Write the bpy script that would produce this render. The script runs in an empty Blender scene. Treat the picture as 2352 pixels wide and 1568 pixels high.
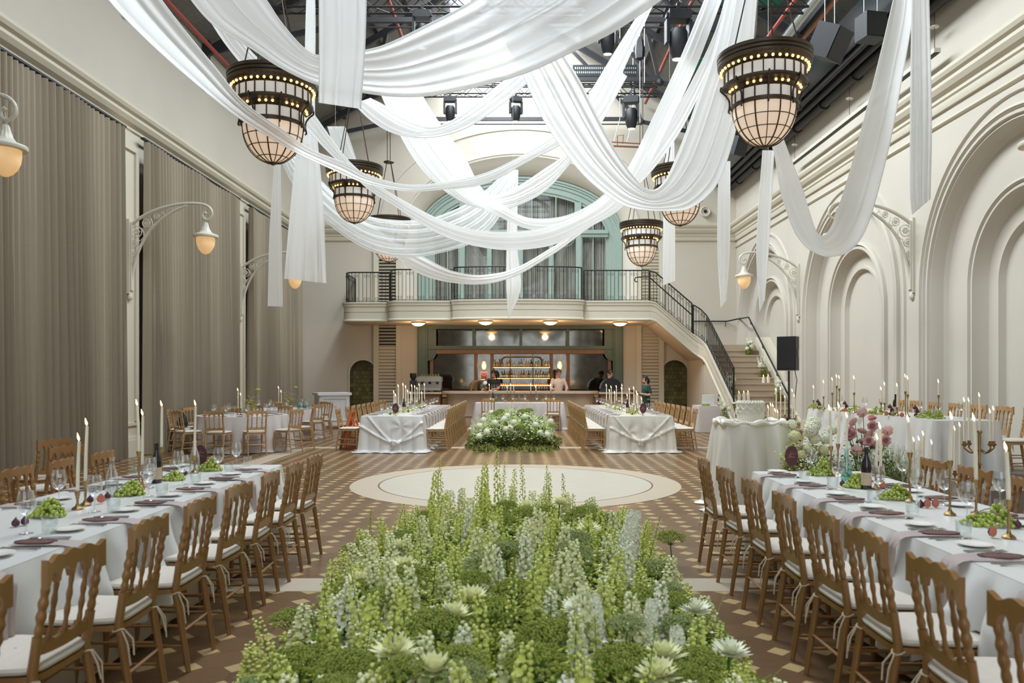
import bpy, math, random
from mathutils import Vector, Matrix
S = bpy.context.scene
COL = S.collection
PI = math.pi
rnd = random.Random(7)

# ---------------- camera, world, lights, exposure ----------------
F = 1829.0            # focal length in frame pixels (2352 wide)
CH = 1.61             # camera height
VX, VY = 1195.0, 863.0
cd = bpy.data.cameras.new('camera'); cam = bpy.data.objects.new('camera', cd); COL.objects.link(cam)
cam.location = (0, 0, CH); cam.rotation_euler = (PI/2, 0, 0)
cd.sensor_width = 36.0; cd.lens = F/2352*36.0
cd.shift_x = -(VX-1176)/2352; cd.shift_y = (VY-784)/2352
cd.clip_start = 0.05; cd.clip_end = 200
cd.dof.use_dof = True; cd.dof.focus_distance = 11.0; cd.dof.aperture_fstop = 2.8
S.camera = cam
S.view_settings.view_transform = 'Standard'; S.view_settings.look = 'None'
S.view_settings.gamma = 1.0; S.view_settings.use_curve_mapping = False
S.view_settings.exposure = 0.72
w = bpy.data.worlds.new('world'); S.world = w; w.use_nodes = True
bg = w.node_tree.nodes['Background']; bg.inputs[0].default_value = (0.80, 0.90, 1.0, 1); bg.inputs[1].default_value = 1.6
def area(name, loc, rot, sx, sy, power, col, spread=PI):
    l = bpy.data.lights.new(name, 'AREA'); l.shape = 'RECTANGLE'; l.size = sx; l.size_y = sy
    l.energy = power; l.color = col; l.spread = spread
    o = bpy.data.objects.new(name, l); o.location = loc; o.rotation_euler = rot; COL.objects.link(o); return o
# daylight entering through the ridge skylight (two panes of the opening) and the big front window behind the camera
area('skylight_daylight_left_pane', (-1.20, 18.0, 13.45), (0, -.54, 0), 2.2, 20.5, 2150, (0.87, 0.95, 1.0))
area('skylight_daylight_right_pane', (1.00, 18.0, 13.45), (0, .54, 0), 2.2, 20.5, 380, (0.87, 0.95, 1.0))
area('front_window_daylight', (0.0, -6.8, 5.2), (-PI/2, 0, 0), 9.0, 7.0, 250, (0.93, 0.97, 1.0))
S.cycles.caustics_reflective = False; S.cycles.caustics_refractive = False
S.cycles.transparent_max_bounces = 16

# ---------------- helpers ----------------
def P(px, py, d):
    return Vector(((px-VX)*d/F, d, CH-(py-VY)*d/F))
def onz(px, py, z):
    d = (CH-z)*F/(py-VY); return Vector(((px-VX)*d/F, d, z))
def lerp(a, b, t): return a+(b-a)*t
def crv(pts, n, closed=False):
    """Catmull-Rom resample (any dimension tuples) to n points by chord length."""
    pts = [Vector(p) for p in pts]
    if len(pts) == 2:
        return [pts[0].lerp(pts[1], i/(n-1)) for i in range(n)]
    q = [pts[0]*2-pts[1]]+pts+[pts[-1]*2-pts[-2]]
    dense = []
    for i in range(1, len(q)-2):
        a, b, c, d = q[i-1], q[i], q[i+1], q[i+2]
        for k in range(12):
            t = k/12
            dense.append(0.5*((2*b)+(c-a)*t+(2*a-5*b+4*c-d)*t*t+(3*b-a-3*c+d)*t**3))
    dense.append(pts[-1])
    L = [0]
    for i in range(1, len(dense)): L.append(L[-1]+(dense[i]-dense[i-1]).length)
    out, j = [], 0
    for i in range(n):
        s = L[-1]*i/(n-1)
        while j < len(L)-2 and L[j+1] < s: j += 1
        u = (s-L[j])/max(1e-9, L[j+1]-L[j]); out.append(dense[j].lerp(dense[j+1], min(1, u)))
    return out

class MB:
    def __init__(self): self.v = []; self.f = []; self.mi = []; self.cur = 0
    def add(self, vs, fs):
        o = len(self.v); self.v += [tuple(p) for p in vs]; self.f += [tuple(i+o for i in f) for f in fs]
        self.mi += [self.cur]*len(fs); return self
    def box(self, c, s, rz=0.0, M=None):
        x, y, z = s[0]/2, s[1]/2, s[2]/2
        vs = [Vector((a*x, b*y, e*z)) for e in (-1, 1) for b in (-1, 1) for a in (-1, 1)]
        R = M if M is not None else Matrix.Rotation(rz, 3, 'Z')
        vs = [R @ p + Vector(c) for p in vs]
        return self.add(vs, [(0, 2, 3, 1), (4, 5, 7, 6), (0, 1, 5, 4), (2, 6, 7, 3), (0, 4, 6, 2), (1, 3, 7, 5)])
    def b2(self, x0, x1, y0, y1, z0, z1):
        return self.box(((x0+x1)/2, (y0+y1)/2, (z0+z1)/2), (abs(x1-x0), abs(y1-y0), abs(z1-z0)))
    def bar(self, a, b, wd, h=None):
        a, b = Vector(a), Vector(b); d = b-a; L = d.length
        if L < 1e-6: return self
        q = d.to_track_quat('Y', 'Z').to_matrix()
        return self.box((a+b)/2, (wd, L, h or wd), M=q)
    def tube(self, pts, r, n=8, caps=True, closed=False):
        pts = [Vector(p) for p in pts]; m = len(pts)
        rs = list(r) if hasattr(r, '__len__') else [r]*m
        T = []
        for i in range(m):
            a = pts[(i-1) % m] if closed else pts[max(0, i-1)]
            b = pts[(i+1) % m] if closed else pts[min(m-1, i+1)]
            t = b-a; T.append(t.normalized() if t.length > 1e-9 else Vector((0, 0, 1)))
        u = T[0].orthogonal().normalized(); vs = []; fs = []
        for i in range(m):
            u = (u-T[i]*u.dot(T[i]))
            u = u.normalized() if u.length > 1e-6 else T[i].orthogonal().normalized()
            w2 = T[i].cross(u)
            for k in range(n):
                a = 2*PI*k/n; vs.append(pts[i]+(u*math.cos(a)+w2*math.sin(a))*rs[i])
        for i in range(m if closed else m-1):
            for k in range(n):
                a, b = i*n+k, i*n+(k+1) % n; c = ((i+1) % m)*n
                fs.append((a, b, c+(k+1) % n, c+k))
        if caps and not closed:
            fs.append(tuple(range(n-1, -1, -1))); fs.append(tuple((m-1)*n+k for k in range(n)))
        return self.add(vs, fs)
    def lathe(self, prof, n=16, c=(0, 0, 0), sx=1.0, sy=1.0, rib=None, cap=True, M=None):
        vs = []; fs = []; c = Vector(c); m = len(prof)
        for (r, z) in prof:
            for k in range(n):
                a = 2*PI*k/n; rr = r*(1+(rib(a, z) if rib else 0))
                p = Vector((rr*math.cos(a)*sx, rr*math.sin(a)*sy, z))
                vs.append((M @ p if M is not None else p)+c)
        for i in range(m-1):
            for k in range(n):
                fs.append((i*n+k, i*n+(k+1) % n, (i+1)*n+(k+1) % n, (i+1)*n+k))
        if cap:
            fs.append(tuple(range(n-1, -1, -1))); fs.append(tuple((m-1)*n+k for k in range(n)))
        return self.add(vs, fs)
    def sph(self, c, r, nu=10, nv=6, s=(1, 1, 1), M=None):
        prof = [(max(1e-4, math.sin(PI*i/nv)), -math.cos(PI*i/nv)) for i in range(nv+1)]
        vs = []; fs = []
        for (a, z) in prof:
            for k in range(nu):
                t = 2*PI*k/nu; p = Vector((a*math.cos(t)*r*s[0], a*math.sin(t)*r*s[1], z*r*s[2]))
                vs.append((M @ p if M is not None else p)+Vector(c))
        for i in range(nv):
            for k in range(nu):
                fs.append((i*nu+k, i*nu+(k+1) % nu, (i+1)*nu+(k+1) % nu, (i+1)*nu+k))
        return self.add(vs, fs)
    def grid(self, fn, nu, nv, cu=False, cv=False):
        vs = [fn(i/(nu if cu else nu-1), j/(nv if cv else nv-1)) for j in range(nv) for i in range(nu)]
        fs = [(j*nu+i, j*nu+(i+1) % nu, ((j+1) % nv)*nu+(i+1) % nu, ((j+1) % nv)*nu+i)
              for j in range(nv if cv else nv-1) for i in range(nu if cu else nu-1)]
        return self.add(vs, fs)
    def ext(self, poly, a, b, axes='xz'):
        """extrude a polygon (2-D points) between coordinate a and b of the remaining axis."""
        n = len(poly)
        def mk(p, t):
            if axes == 'xz': return (p[0], t, p[1])
            if axes == 'yz': return (t, p[0], p[1])
            return (p[0], p[1], t)
        vs = [mk(p, a) for p in poly]+[mk(p, b) for p in poly]
        fs = [(i, (i+1) % n, n+(i+1) % n, n+i) for i in range(n)]+[tuple(range(n-1, -1, -1)), tuple(range(n, 2*n))]
        return self.add(vs, fs)
    def mesh(self, name, mat, smooth=True, ang=40):
        me = bpy.data.meshes.new(name); me.from_pydata(self.v, [], self.f)
        for m in (mat if isinstance(mat, (list, tuple)) else [mat]): me.materials.append(m)
        if any(self.mi): me.polygons.foreach_set('material_index', self.mi)
        if smooth:
            me.polygons.foreach_set('use_smooth', [True]*len(me.polygons)); me.set_sharp_from_angle(angle=math.radians(ang))
        me.update(); return me
    def build(self, name, mat, parent=None, smooth=True, ang=40):
        o = bpy.data.objects.new(name, self.mesh(name, mat, smooth, ang)); COL.objects.link(o)
        if parent is not None: o.parent = parent
        return o

def tag(o, label=None, cat=None, group=None, kind=None):
    if label: o['label'] = label
    if cat: o['category'] = cat
    if group: o['group'] = group
    if kind: o['kind'] = kind
    return o
def thing(name, label, cat, loc=(0, 0, 0), rz=0.0, group=None):
    o = bpy.data.objects.new(name, None); COL.objects.link(o); o.location = loc; o.rotation_euler = (0, 0, rz)
    o.empty_display_size = 0.1
    return tag(o, label, cat, group)
def struct(o): o['kind'] = 'structure'; return o
KIDS = {}
def kids(o):
    if o.name not in KIDS: KIDS[o.name] = list(o.children)
    return KIDS[o.name]
def dup(root, loc=None, rz=None, label=None, group=None, scale=None):
    r = root.copy(); COL.objects.link(r)
    if loc is not None: r.location = loc
    if rz is not None: r.rotation_euler = (0, 0, rz)
    if scale is not None: r.scale = scale if hasattr(scale, '__len__') else (scale,)*3
    if label: r['label'] = label
    if group: r['group'] = group
    for ch in kids(root):
        c = ch.copy(); COL.objects.link(c); c.parent = r
        for g in kids(ch):
            e = g.copy(); COL.objects.link(e); e.parent = c
    return r
class Proto:
    """first call moves the source itself, later calls copy it"""
    def __init__(self, o): self.o = o; self.used = False
    def at(self, loc, rz=0.0, label=None, group=None, scale=None):
        if self.used: return dup(self.o, loc, rz, label, group, scale)
        self.used = True; o = self.o; o.location = loc; o.rotation_euler = (0, 0, rz); kids(o)
        for c in o.children: kids(c)
        if scale is not None: o.scale = scale if hasattr(scale, '__len__') else (scale,)*3
        if label: o['label'] = label
        if group: o['group'] = group
        return o
ORD = 'first second third fourth fifth sixth seventh eighth ninth tenth eleventh twelfth thirteenth fourteenth fifteenth sixteenth seventeenth eighteenth nineteenth twentieth'.split()
ORD += ['twenty-'+w for w in 'first second third fourth fifth sixth seventh eighth ninth'.split()]+['thirtieth']

# ---------------- materials ----------------
def mat(name, col, rough=0.5, metal=0.0, var=0.0, vscale=8.0, bump=0.0, bscale=60.0, emit=None, estr=0.0, spec=0.5, sheen=0.0, trans=0.0, sub=0.0, stretch=None, coat=0.0):
    m = bpy.data.materials.new(name); m.use_nodes = True; nt = m.node_tree; N = nt.nodes; Lk = nt.links
    b = N['Principled BSDF']; b.inputs['Base Color'].default_value = (*col, 1); b.inputs['Roughness'].default_value = rough
    b.inputs['Metallic'].default_value = metal; b.inputs['Specular IOR Level'].default_value = spec
    if sheen: b.inputs['Sheen Weight'].default_value = sheen
    if trans: b.inputs['Transmission Weight'].default_value = trans
    if coat: b.inputs['Coat Weight'].default_value = coat
    if sub: b.inputs['Subsurface Weight'].default_value = sub; b.inputs['Subsurface Radius'].default_value = (.02, .012, .006)
    if emit: b.inputs['Emission Color'].default_value = (*emit, 1); b.inputs['Emission Strength'].default_value = estr
    if var or bump:
        tc = N.new('ShaderNodeTexCoord'); src = tc.outputs['Object']
        if stretch:
            mp = N.new('ShaderNodeMapping'); mp.inputs['Scale'].default_value = stretch; Lk.new(src, mp.inputs[0]); src = mp.outputs[0]
    if var:
        n = N.new('ShaderNodeTexNoise'); n.inputs['Scale'].default_value = vscale; n.inputs['Detail'].default_value = 5; Lk.new(src, n.inputs['Vector'])
        mx = N.new('ShaderNodeMix'); mx.data_type = 'RGBA'
        mx.inputs[6].default_value = (*[c*(1-var) for c in col], 1); mx.inputs[7].default_value = (*[min(1, c*(1+var)) for c in col], 1)
        Lk.new(n.outputs['Fac'], mx.inputs[0]); Lk.new(mx.outputs[2], b.inputs['Base Color'])
    if bump:
        n2 = N.new('ShaderNodeTexNoise'); n2.inputs['Scale'].default_value = bscale; n2.inputs['Detail'].default_value = 3; Lk.new(src, n2.inputs['Vector'])
        bp = N.new('ShaderNodeBump'); bp.inputs['Strength'].default_value = bump; bp.inputs['Distance'].default_value = 0.01
        Lk.new(n2.outputs['Fac'], bp.inputs['Height']); Lk.new(bp.outputs[0], b.inputs['Normal'])
    return m
def cloth(name, col, transl=0.35, transp=0.0, rough=0.8):
    """thin woven cloth: diffuse + translucent, sheer ones a little see-through"""
    m = bpy.data.materials.new(name); m.use_nodes = True; nt = m.node_tree; N = nt.nodes; Lk = nt.links
    b = N['Principled BSDF']; b.inputs['Base Color'].default_value = (*col, 1); b.inputs['Roughness'].default_value = rough; b.inputs['Specular IOR Level'].default_value = 0.55 if rough < .4 else 0.25
    t = N.new('ShaderNodeBsdfTranslucent'); t.inputs[0].default_value = (*col, 1)
    mx = N.new('ShaderNodeMixShader'); mx.inputs[0].default_value = transl
    Lk.new(b.outputs[0], mx.inputs[1]); Lk.new(t.outputs[0], mx.inputs[2]); last = mx
    if transp:
        tp = N.new('ShaderNodeBsdfTransparent'); m2 = N.new('ShaderNodeMixShader'); m2.inputs[0].default_value = transp
        Lk.new(mx.outputs[0], m2.inputs[1]); Lk.new(tp.outputs[0], m2.inputs[2]); last = m2
    Lk.new(last.outputs[0], N['Material Output'].inputs[0]); return m
def clear(name, tint=(1, 1, 1), base=0.05, edge=0.55):
    """thin clear glass: see-through face-on, reflecting more at grazing angles"""
    m = bpy.data.materials.new(name); m.use_nodes = True; nt = m.node_tree; N = nt.nodes; Lk = nt.links
    tp = N.new('ShaderNodeBsdfTransparent'); tp.inputs[0].default_value = (*tint, 1)
    gl = N.new('ShaderNodeBsdfGlossy'); gl.inputs['Roughness'].default_value = 0.02; gl.inputs[0].default_value = (1, 1, 1, 1)
    lw = N.new('ShaderNodeLayerWeight'); lw.inputs[0].default_value = 0.35
    mr = N.new('ShaderNodeMapRange'); mr.inputs[3].default_value = base; mr.inputs[4].default_value = edge
    Lk.new(lw.outputs['Facing'], mr.inputs[0])
    mx = N.new('ShaderNodeMixShader'); Lk.new(mr.outputs[0], mx.inputs[0]); Lk.new(tp.outputs[0], mx.inputs[1]); Lk.new(gl.outputs[0], mx.inputs[2])
    Lk.new(mx.outputs[0], N['Material Output'].inputs[0]); return m
M = dict(
 plaster=mat('plaster', (.56, .515, .44), .85, var=.05, vscale=1.2, bump=.08, bscale=35),
 plaster_back=mat('plaster_back', (.57, .515, .43), .85, var=.05, vscale=1.0, bump=.08, bscale=35),
 trim=mat('trim_cream', (.60, .55, .44), .6, var=.03, vscale=2),
 soffit=mat('soffit', (.62, .53, .42), .8, var=.04),
 curtain=mat('curtain_linen', (.34, .288, .215), .95, var=.14, vscale=90, bump=.15, bscale=300, spec=.1, sheen=.15),
 dark=mat('dark_steel', (.028, .028, .03), .5, .4, var=.3, vscale=3),
 steel=mat('painted_steel', (.045, .045, .05), .55, .3, var=.3, vscale=2),
 galv=mat('galvanised', (.48, .52, .52), .4, .8, var=.1, vscale=6),
 redpipe=mat('red_pipe', (.36, .06, .04), .5, var=.1),
 copper=mat('copper_pipe', (.36, .15, .08), .45, .5, var=.2),
 bronze=mat('bronze_metal', (.085, .065, .045), .42, .75, var=.25, vscale=9),
 brass=mat('aged_brass', (.36, .235, .10), .33, .95, var=.2, vscale=12),
 lampglass=mat('lamp_glass_clear', (.74, .74, .72), .35, emit=(1, .88, .78), estr=.14),
 lampwarm=mat('lamp_glass_glowing', (.74, .66, .58), .4, emit=(1, .70, .48), estr=.26),
 bulb=mat('glowing_bulb', (.9, .7, .4), .4, emit=(1, .62, .25), estr=1.0),
 bowl=mat('warm_lamp_bowl', (.85, .7, .5), .4, emit=(1, .62, .28), estr=2.6),
 sconceglass=mat('amber_lamp_glass', (.72, .56, .36), .25, emit=(1, .55, .2), estr=.26),
 iron=mat('wrought_iron', (.02, .022, .02), .5, .5),
 lampcream=mat('painted_cream_metal', (.60, .57, .48), .45, var=.05),
 wood=mat('gilt_wood', (.30, .150, .050), .38, .12, var=.22, vscale=14, stretch=(1, 1, .15), bump=.05, bscale=90, coat=.15),
 woodpale=mat('pale_gilt_wood', (.45, .265, .115), .36, .12, var=.18, vscale=14, stretch=(1, 1, .15), coat=.15),
 cushion=mat('ivory_cushion', (.62, .56, .48), .9, var=.06, vscale=30, bump=.08, bscale=250, sheen=.2),
 string=mat('cushion_tie', (.56, .46, .33), .9),
 white_cloth=cloth('white_satin', (.84, .84, .82), .18, 0, .30),
 ivory_cloth=cloth('ivory_satin', (.84, .81, .72), .18, 0, .30),
 under_cloth=cloth('champagne_cloth', (.60, .52, .43), .12, 0, .6),
 grey_cloth=cloth('pale_mauve_cloth', (.66, .60, .57), .15, 0, .65),
 napkin=cloth('mauve_napkin', (.50, .42, .40), .15, 0, .75),
 sheer=cloth('sheer_white_fabric', (.96, .965, .96), .55, .05, .7),
 sheer2=cloth('very_sheer_white_fabric', (.93, .95, .95), .5, .22, .7),
 menu=mat('burgundy_card', (.085, .022, .028), .6, var=.15, vscale=60),
 gold=mat('gold_ink', (.62, .43, .2), .4, .6),
 ceramic=mat('white_ceramic', (.80, .78, .74), .2),
 silver=mat('silver_cutlery', (.55, .54, .52), .22, 1.0),
 glass=clear('clear_glass', (.93, .95, .95), .08, .85),
 glass2=clear('tumbler_glass', (.95, .97, .97), .05, .38),
 aqua=clear('aqua_glass', (.62, .86, .86), .12, .5),
 wine=mat('dark_wine_bottle', (.012, .006, .008), .12, coat=.5),
 label=mat('kraft_bottle_label', (.56, .42, .30), .7, var=.1),
 wax=mat('ivory_wax', (.84, .77, .62), .5, sub=.25),
 wick=mat('wick', (.03, .025, .02), .9),
 flame=mat('candle_flame', (1, .6, .2), .5, emit=(1, .58, .18), estr=9.0),
 grape=mat('green_grape', (.36, .43, .07), .28, var=.2, vscale=30, sub=.2, coat=.2),
 stemg=mat('green_stem', (.13, .22, .05), .6, var=.2),
 fig=mat('purple_fig', (.075, .022, .035), .5, var=.35, vscale=20),
 figin=mat('fig_flesh', (.55, .16, .10), .5, var=.4, vscale=80),
 figg=mat('green_fig', (.20, .24, .05), .5, var=.4, vscale=25),
 leaf=mat('leaf_green', (.11, .19, .018), .75, var=.4, vscale=3, spec=.12),
 leaf2=mat('leaf_yellow_green', (.43, .47, .06), .75, var=.35, vscale=4, spec=.12),
 bud=mat('larkspur_bud', (.66, .70, .19), .7, var=.28, vscale=6),
 cream_petal=mat('cream_petal', (.82, .82, .50), .7, var=.14, vscale=9),
 white_petal=mat('white_petal', (.86, .87, .70), .7, var=.08, vscale=9),
 umbel=mat('green_umbel', (.29, .34, .06), .8, var=.35, vscale=25),
 umbelgrey=mat('grey_green_umbel', (.33, .38, .15), .8, var=.3, vscale=25),
 moss=mat('moss', (.115, .115, .016), .95, var=.5, vscale=12, bump=.6, bscale=90),
 soil=mat('dark_foam_base', (.03, .045, .015), .95),
 pink=mat('pink_petal', (.80, .50, .49), .6, var=.15, vscale=20),
 stone=mat('stair_stone', (.44, .35, .255), .6, var=.10, vscale=12),
 black=mat('black_plastic', (.016, .017, .02), .5, bump=.1, bscale=400),
 blackgloss=mat('black_gloss', (.01, .01, .012), .2),
 teal=mat('teal_paint', (.275, .35, .305), .5, var=.05),
 darkteal=mat('dark_green_paint', (.085, .125, .095), .45, var=.1),
 curt2=mat('grey_window_curtain', (.50, .47, .41), .9, var=.1, vscale=30),
 winglass=clear('window_glass', (.86, .9, .9), .06, .6),
 mirror=mat('antique_mirror', (.135, .125, .105), .06, .95, var=.5, vscale=4),
 barwood=mat('bar_wood', (.22, .115, .055), .45, var=.25, vscale=8, stretch=(1, 1, .2)),
 marble=mat('bar_stone', (.44, .32, .22), .35, var=.35, vscale=2.2),
 marbletop=mat('bar_top_stone', (.50, .38, .28), .25, var=.2, vscale=5),
 tile=mat('olive_tile', (.20, .18, .06), .25, var=.35, vscale=6),
 whitepaint=mat('white_paint', (.74, .76, .78), .5),
 orange=mat('orange_wood', (.46, .12, .03), .45, var=.15),
 navybag=mat('black_velvet', (.012, .013, .02), .9, sheen=.3),
 skin=mat('skin', (.52, .30, .21), .55, sub=.1),
 hair=mat('dark_hair', (.014, .010, .008), .55),
 hairbrown=mat('brown_hair', (.09, .045, .025), .55),
 greentee=mat('green_tee', (.02, .055, .038), .9),
 blacktee=mat('black_tee', (.018, .02, .022), .9),
 whiteshirt=mat('white_shirt', (.66, .56, .48), .85),
 trouser=mat('dark_trousers', (.02, .02, .022), .9),
 led=mat('bar_glow_strip', (1, .6, .25), .5, emit=(1, .50, .14), estr=7.0),
 led2=mat('shelf_glow_strip', (1, .6, .25), .5, emit=(1, .56, .2), estr=2.6),
 redsign=mat('red_sign', (.48, .03, .03), .5),
 paper=mat('white_card', (.8, .8, .8), .8),
 cake=mat('cake_icing', (.70, .66, .56), .6, sub=.1),
 plasticgreen=mat('green_netting', (.02, .22, .14), .7),
 lens=mat('lamp_lens', (.9, .8, .6), .2, emit=(1, .75, .45), estr=3.0),
)
# ---------------- room shell ----------------
XL, XR, YB, YF = -7.97, 7.70, 28.4, -7.0
EAVE, PITCH = 9.88, 0.60
def floor_mat():
    m = bpy.data.materials.new('parquet'); m.use_nodes = True; nt = m.node_tree; N = nt.nodes; Lk = nt.links
    b = N['Principled BSDF']
    def mth(op, a, b2=None, c=None):
        n = N.new('ShaderNodeMath'); n.operation = op
        for i, v in enumerate((a, b2, c)):
            if v is None: continue
            if isinstance(v, (int, float)): n.inputs[i].default_value = v
            else: Lk.new(v, n.inputs[i])
        return n.outputs[0]
    tc = N.new('ShaderNodeTexCoord'); sx = N.new('ShaderNodeSeparateXYZ'); Lk.new(tc.outputs['Object'], sx.inputs[0])
    u = mth('MULTIPLY', mth('SUBTRACT', sx.outputs[0], 1.511), 1/.2565); v = mth('MULTIPLY', mth('SUBTRACT', sx.outputs[1], 5.43), 1/.2580)
    ru, rv = mth('FLOOR', mth('ADD', u, .5)), mth('FLOOR', mth('ADD', v, .5))
    fu, fv = mth('ABSOLUTE', mth('SUBTRACT', u, ru)), mth('ABSOLUTE', mth('SUBTRACT', v, rv))
    dia = mth('LESS_THAN', mth('ADD', fu, fv), .285)
    seam = mth('MAXIMUM', mth('LESS_THAN', fu, .010), mth('LESS_THAN', fv, .010))
    seam = mth('MULTIPLY', seam, mth('SUBTRACT', 1.0, dia))
    seam = mth('MAXIMUM', seam, mth('LESS_THAN', mth('ABSOLUTE', mth('SUBTRACT', mth('ADD', fu, fv), .285)), .010))
    cb = N.new('ShaderNodeCombineXYZ'); Lk.new(mth('FLOOR', u), cb.inputs[0]); Lk.new(mth('FLOOR', v), cb.inputs[1])
    wn = N.new('ShaderNodeTexWhiteNoise'); Lk.new(cb.outputs[0], wn.inputs[0])
    nz = N.new('ShaderNodeTexNoise'); nz.inputs['Scale'].default_value = 9; nz.inputs['Detail'].default_value = 6
    mp = N.new('ShaderNodeMapping'); mp.inputs['Scale'].default_value = (1, 6, 1); Lk.new(tc.outputs['Object'], mp.inputs[0]); Lk.new(mp.outputs[0], nz.inputs['Vector'])
    def mix(f, a, c):
        n = N.new('ShaderNodeMix'); n.data_type = 'RGBA'; Lk.new(f, n.inputs[0])
        for i, q in ((6, a), (7, c)):
            if isinstance(q, tuple): n.inputs[i].default_value = (*q, 1)
            else: Lk.new(q, n.inputs[i])
        return n.outputs[2]
    dark = mix(wn.outputs[0], (.135, .072, .029), (.195, .108, .047))
    dark = mix(mth('MULTIPLY', nz.outputs['Fac'], .5), dark, (.085, .040, .018))
    lt = mix(nz.outputs['Fac'], (.52, .38, .19), (.40, .27, .115))
    col = mix(dia, dark, lt)
    col = mix(mth('MULTIPLY', seam, .55), col, (.05, .022, .012))
    Lk.new(col, b.inputs['Base Color']); b.inputs['Roughness'].default_value = .30; b.inputs['Specular IOR Level'].default_value = .5
    mr = N.new('ShaderNodeMapRange'); mr.inputs[3].default_value = .22; mr.inputs[4].default_value = .40; Lk.new(nz.outputs['Fac'], mr.inputs[0]); Lk.new(mr.outputs[0], b.inputs['Roughness'])
    return m
M['floor'] = floor_mat()
M['terrazzo'] = mat('pale_terrazzo', (.42, .345, .25), .55, var=.10, vscale=40)
M['marblefloor'] = mat('pale_marble_mosaic', (.44, .40, .32), .5, var=.16, vscale=7, stretch=(.5, 3, 1))
M['inlayline'] = mat('dark_inlay', (.12, .09, .06), .4)
struct(MB().b2(XL-.3, XR+.9, YF-.3, YB+.9, -.2, 0).build('floor', M['floor'], smooth=False))
mb = MB()
for (a, c) in ((5.95, 6.33), (17.68, 18.06)): mb.b2(-5.1, 5.0, a, c, -.01, .002)
for s in (-5.1, 4.62): mb.b2(s, s+.38, 6.33, 17.68, -.01, .002)
struct(mb.build('floor_band_inlay', M['terrazzo'], smooth=False))
def disc(r0, r1, z, n=96, c=(-.07, 12.0)):
    mb = MB(); vs = []; fs = []
    for k in range(n):
        a = 2*PI*k/n
        for r in (r0, r1): vs.append((c[0]+r*math.cos(a), c[1]+r*math.sin(a), z))
    for k in range(n): fs.append((2*k, 2*k+1, 2*((k+1) % n)+1, 2*((k+1) % n)))
    return mb.add(vs, fs)
struct(disc(2.04, 2.45, .003).build('floor_circle_border', M['terrazzo'], smooth=False))
struct(disc(0.001, 2.03, .003).build('floor_circle_inlay', M['marblefloor'], smooth=False))
struct(disc(2.02, 2.045, .0035).build('floor_circle_line', M['inlayline'], smooth=False))

# left wall + pilasters + cornice
struct(MB().b2(XL-.3, XL, YF, YB, 0, EAVE+.1).build('wall_left', M['plaster'], smooth=False))
CORN = [(0, 6.42), (.05, 6.42), (.07, 6.48), (.07, 6.55), (.10, 6.58), (.10, 6.64), (.17, 6.69), (.22, 6.77), (.22, 6.83), (.27, 6.87), (.30, 6.93), (.30, 6.99), (0, 7.01)]
struct(MB().ext([(XL+a, z) for a, z in CORN], YF, YB, 'xz').build('trim_cornice_left', M['trim'], ang=20))
struct(MB().ext([(XR-a, z) for a, z in CORN], YF, YB, 'xz').build('trim_cornice_right', M['trim'], ang=20))
struct(MB().ext([(YB-a, z) for a, z in CORN], XL, -4.35, 'yz').build('trim_cornice_back_left', M['trim'], ang=20))
struct(MB().ext([(YB-a, z) for a, z in CORN], 4.3, XR, 'yz').build('trim_cornice_back_right', M['trim'], ang=20))
BEAD = [(0, 6.16), (.03, 6.17), (.05, 6.20), (.03, 6.23), (0, 6.24)]
struct(MB().ext([(XR-a, z) for a, z in BEAD], YF, YB, 'xz').build('trim_bead_right', M['trim'], ang=60))
for i, y in enumerate((9.35, 15.75, 22.0)):
    mb = MB().b2(XL, XL+.22, y-.42, y+.42, 0, 6.42)
    mb.b2(XL+.22, XL+.26, y-.36, y-.24, .7, 6.2).b2(XL+.22, XL+.26, y+.24, y+.36, .7, 6.2).b2(XL+.22, XL+.26, y-.24, y+.24, 6.08, 6.2)
    mb.b2(XL, XL+.29, y-.46, y+.46, 0, .34).b2(XL, XL+.27, y-.45, y+.45, .34, .40).b2(XL, XL+.25, y-.44, y+.44, .62, .68)
    struct(mb.build('trim_pilaster_%d' % (i+1), M['trim'], smooth=False))

# generic wall with holes, laid along one axis
def wall_cols(ss, zlo, zhi, holes, place):
    """ss: sample positions; holes(s)->[(z0,z1)] sorted; builds quads of the solid parts"""
    mb = MB()
    def solids(s):
        z, out = zlo(s) if callable(zlo) else zlo, []
        for a, b in holes(s):
            if a > z+1e-6: out.append((z, a))
            z = b
        out.append((z, zhi(s) if callable(zhi) else zhi)); return out
    for a, b in zip(ss[:-1], ss[1:]):
        e = (b-a)*1e-4; A, B = solids(a+e), solids(b-e)
        if len(A) != len(B): continue
        for (p0, p1), (q0, q1) in zip(A, B):
            if p1-p0 > 1e-4 or q1-q0 > 1e-4: mb.add([place(a, p0), place(b, q0), place(b, q1), place(a, p1)], [(0, 1, 2, 3)])
    return mb
def arch_loft(rings, z0, zs, place, n=40, cap=False):
    """rings: (half width, rise, depth) from outside in; path up the jamb, round, down. place(s, z, depth)."""
    mb = MB(); vs = []; fs = []
    m = n+5
    for (a, b, d) in rings:
        row = [(-a, z0), (-a, lerp(z0, zs, .5))]
        row += [(-a*math.cos(PI*k/n), zs+b*math.sin(PI*k/n)) for k in range(n+1)]
        row += [(a, lerp(z0, zs, .5)), (a, z0)]
        vs += [place(s, z, d) for s, z in row]
    for i in range(len(rings)-1):
        for k in range(m-1):
            fs.append((i*m+k, i*m+k+1, (i+1)*m+k+1, (i+1)*m+k))
    if cap:
        o = (len(rings)-1)*m; fs.append(tuple(range(o, o+m)))
    return mb.add(vs, fs)

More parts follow.
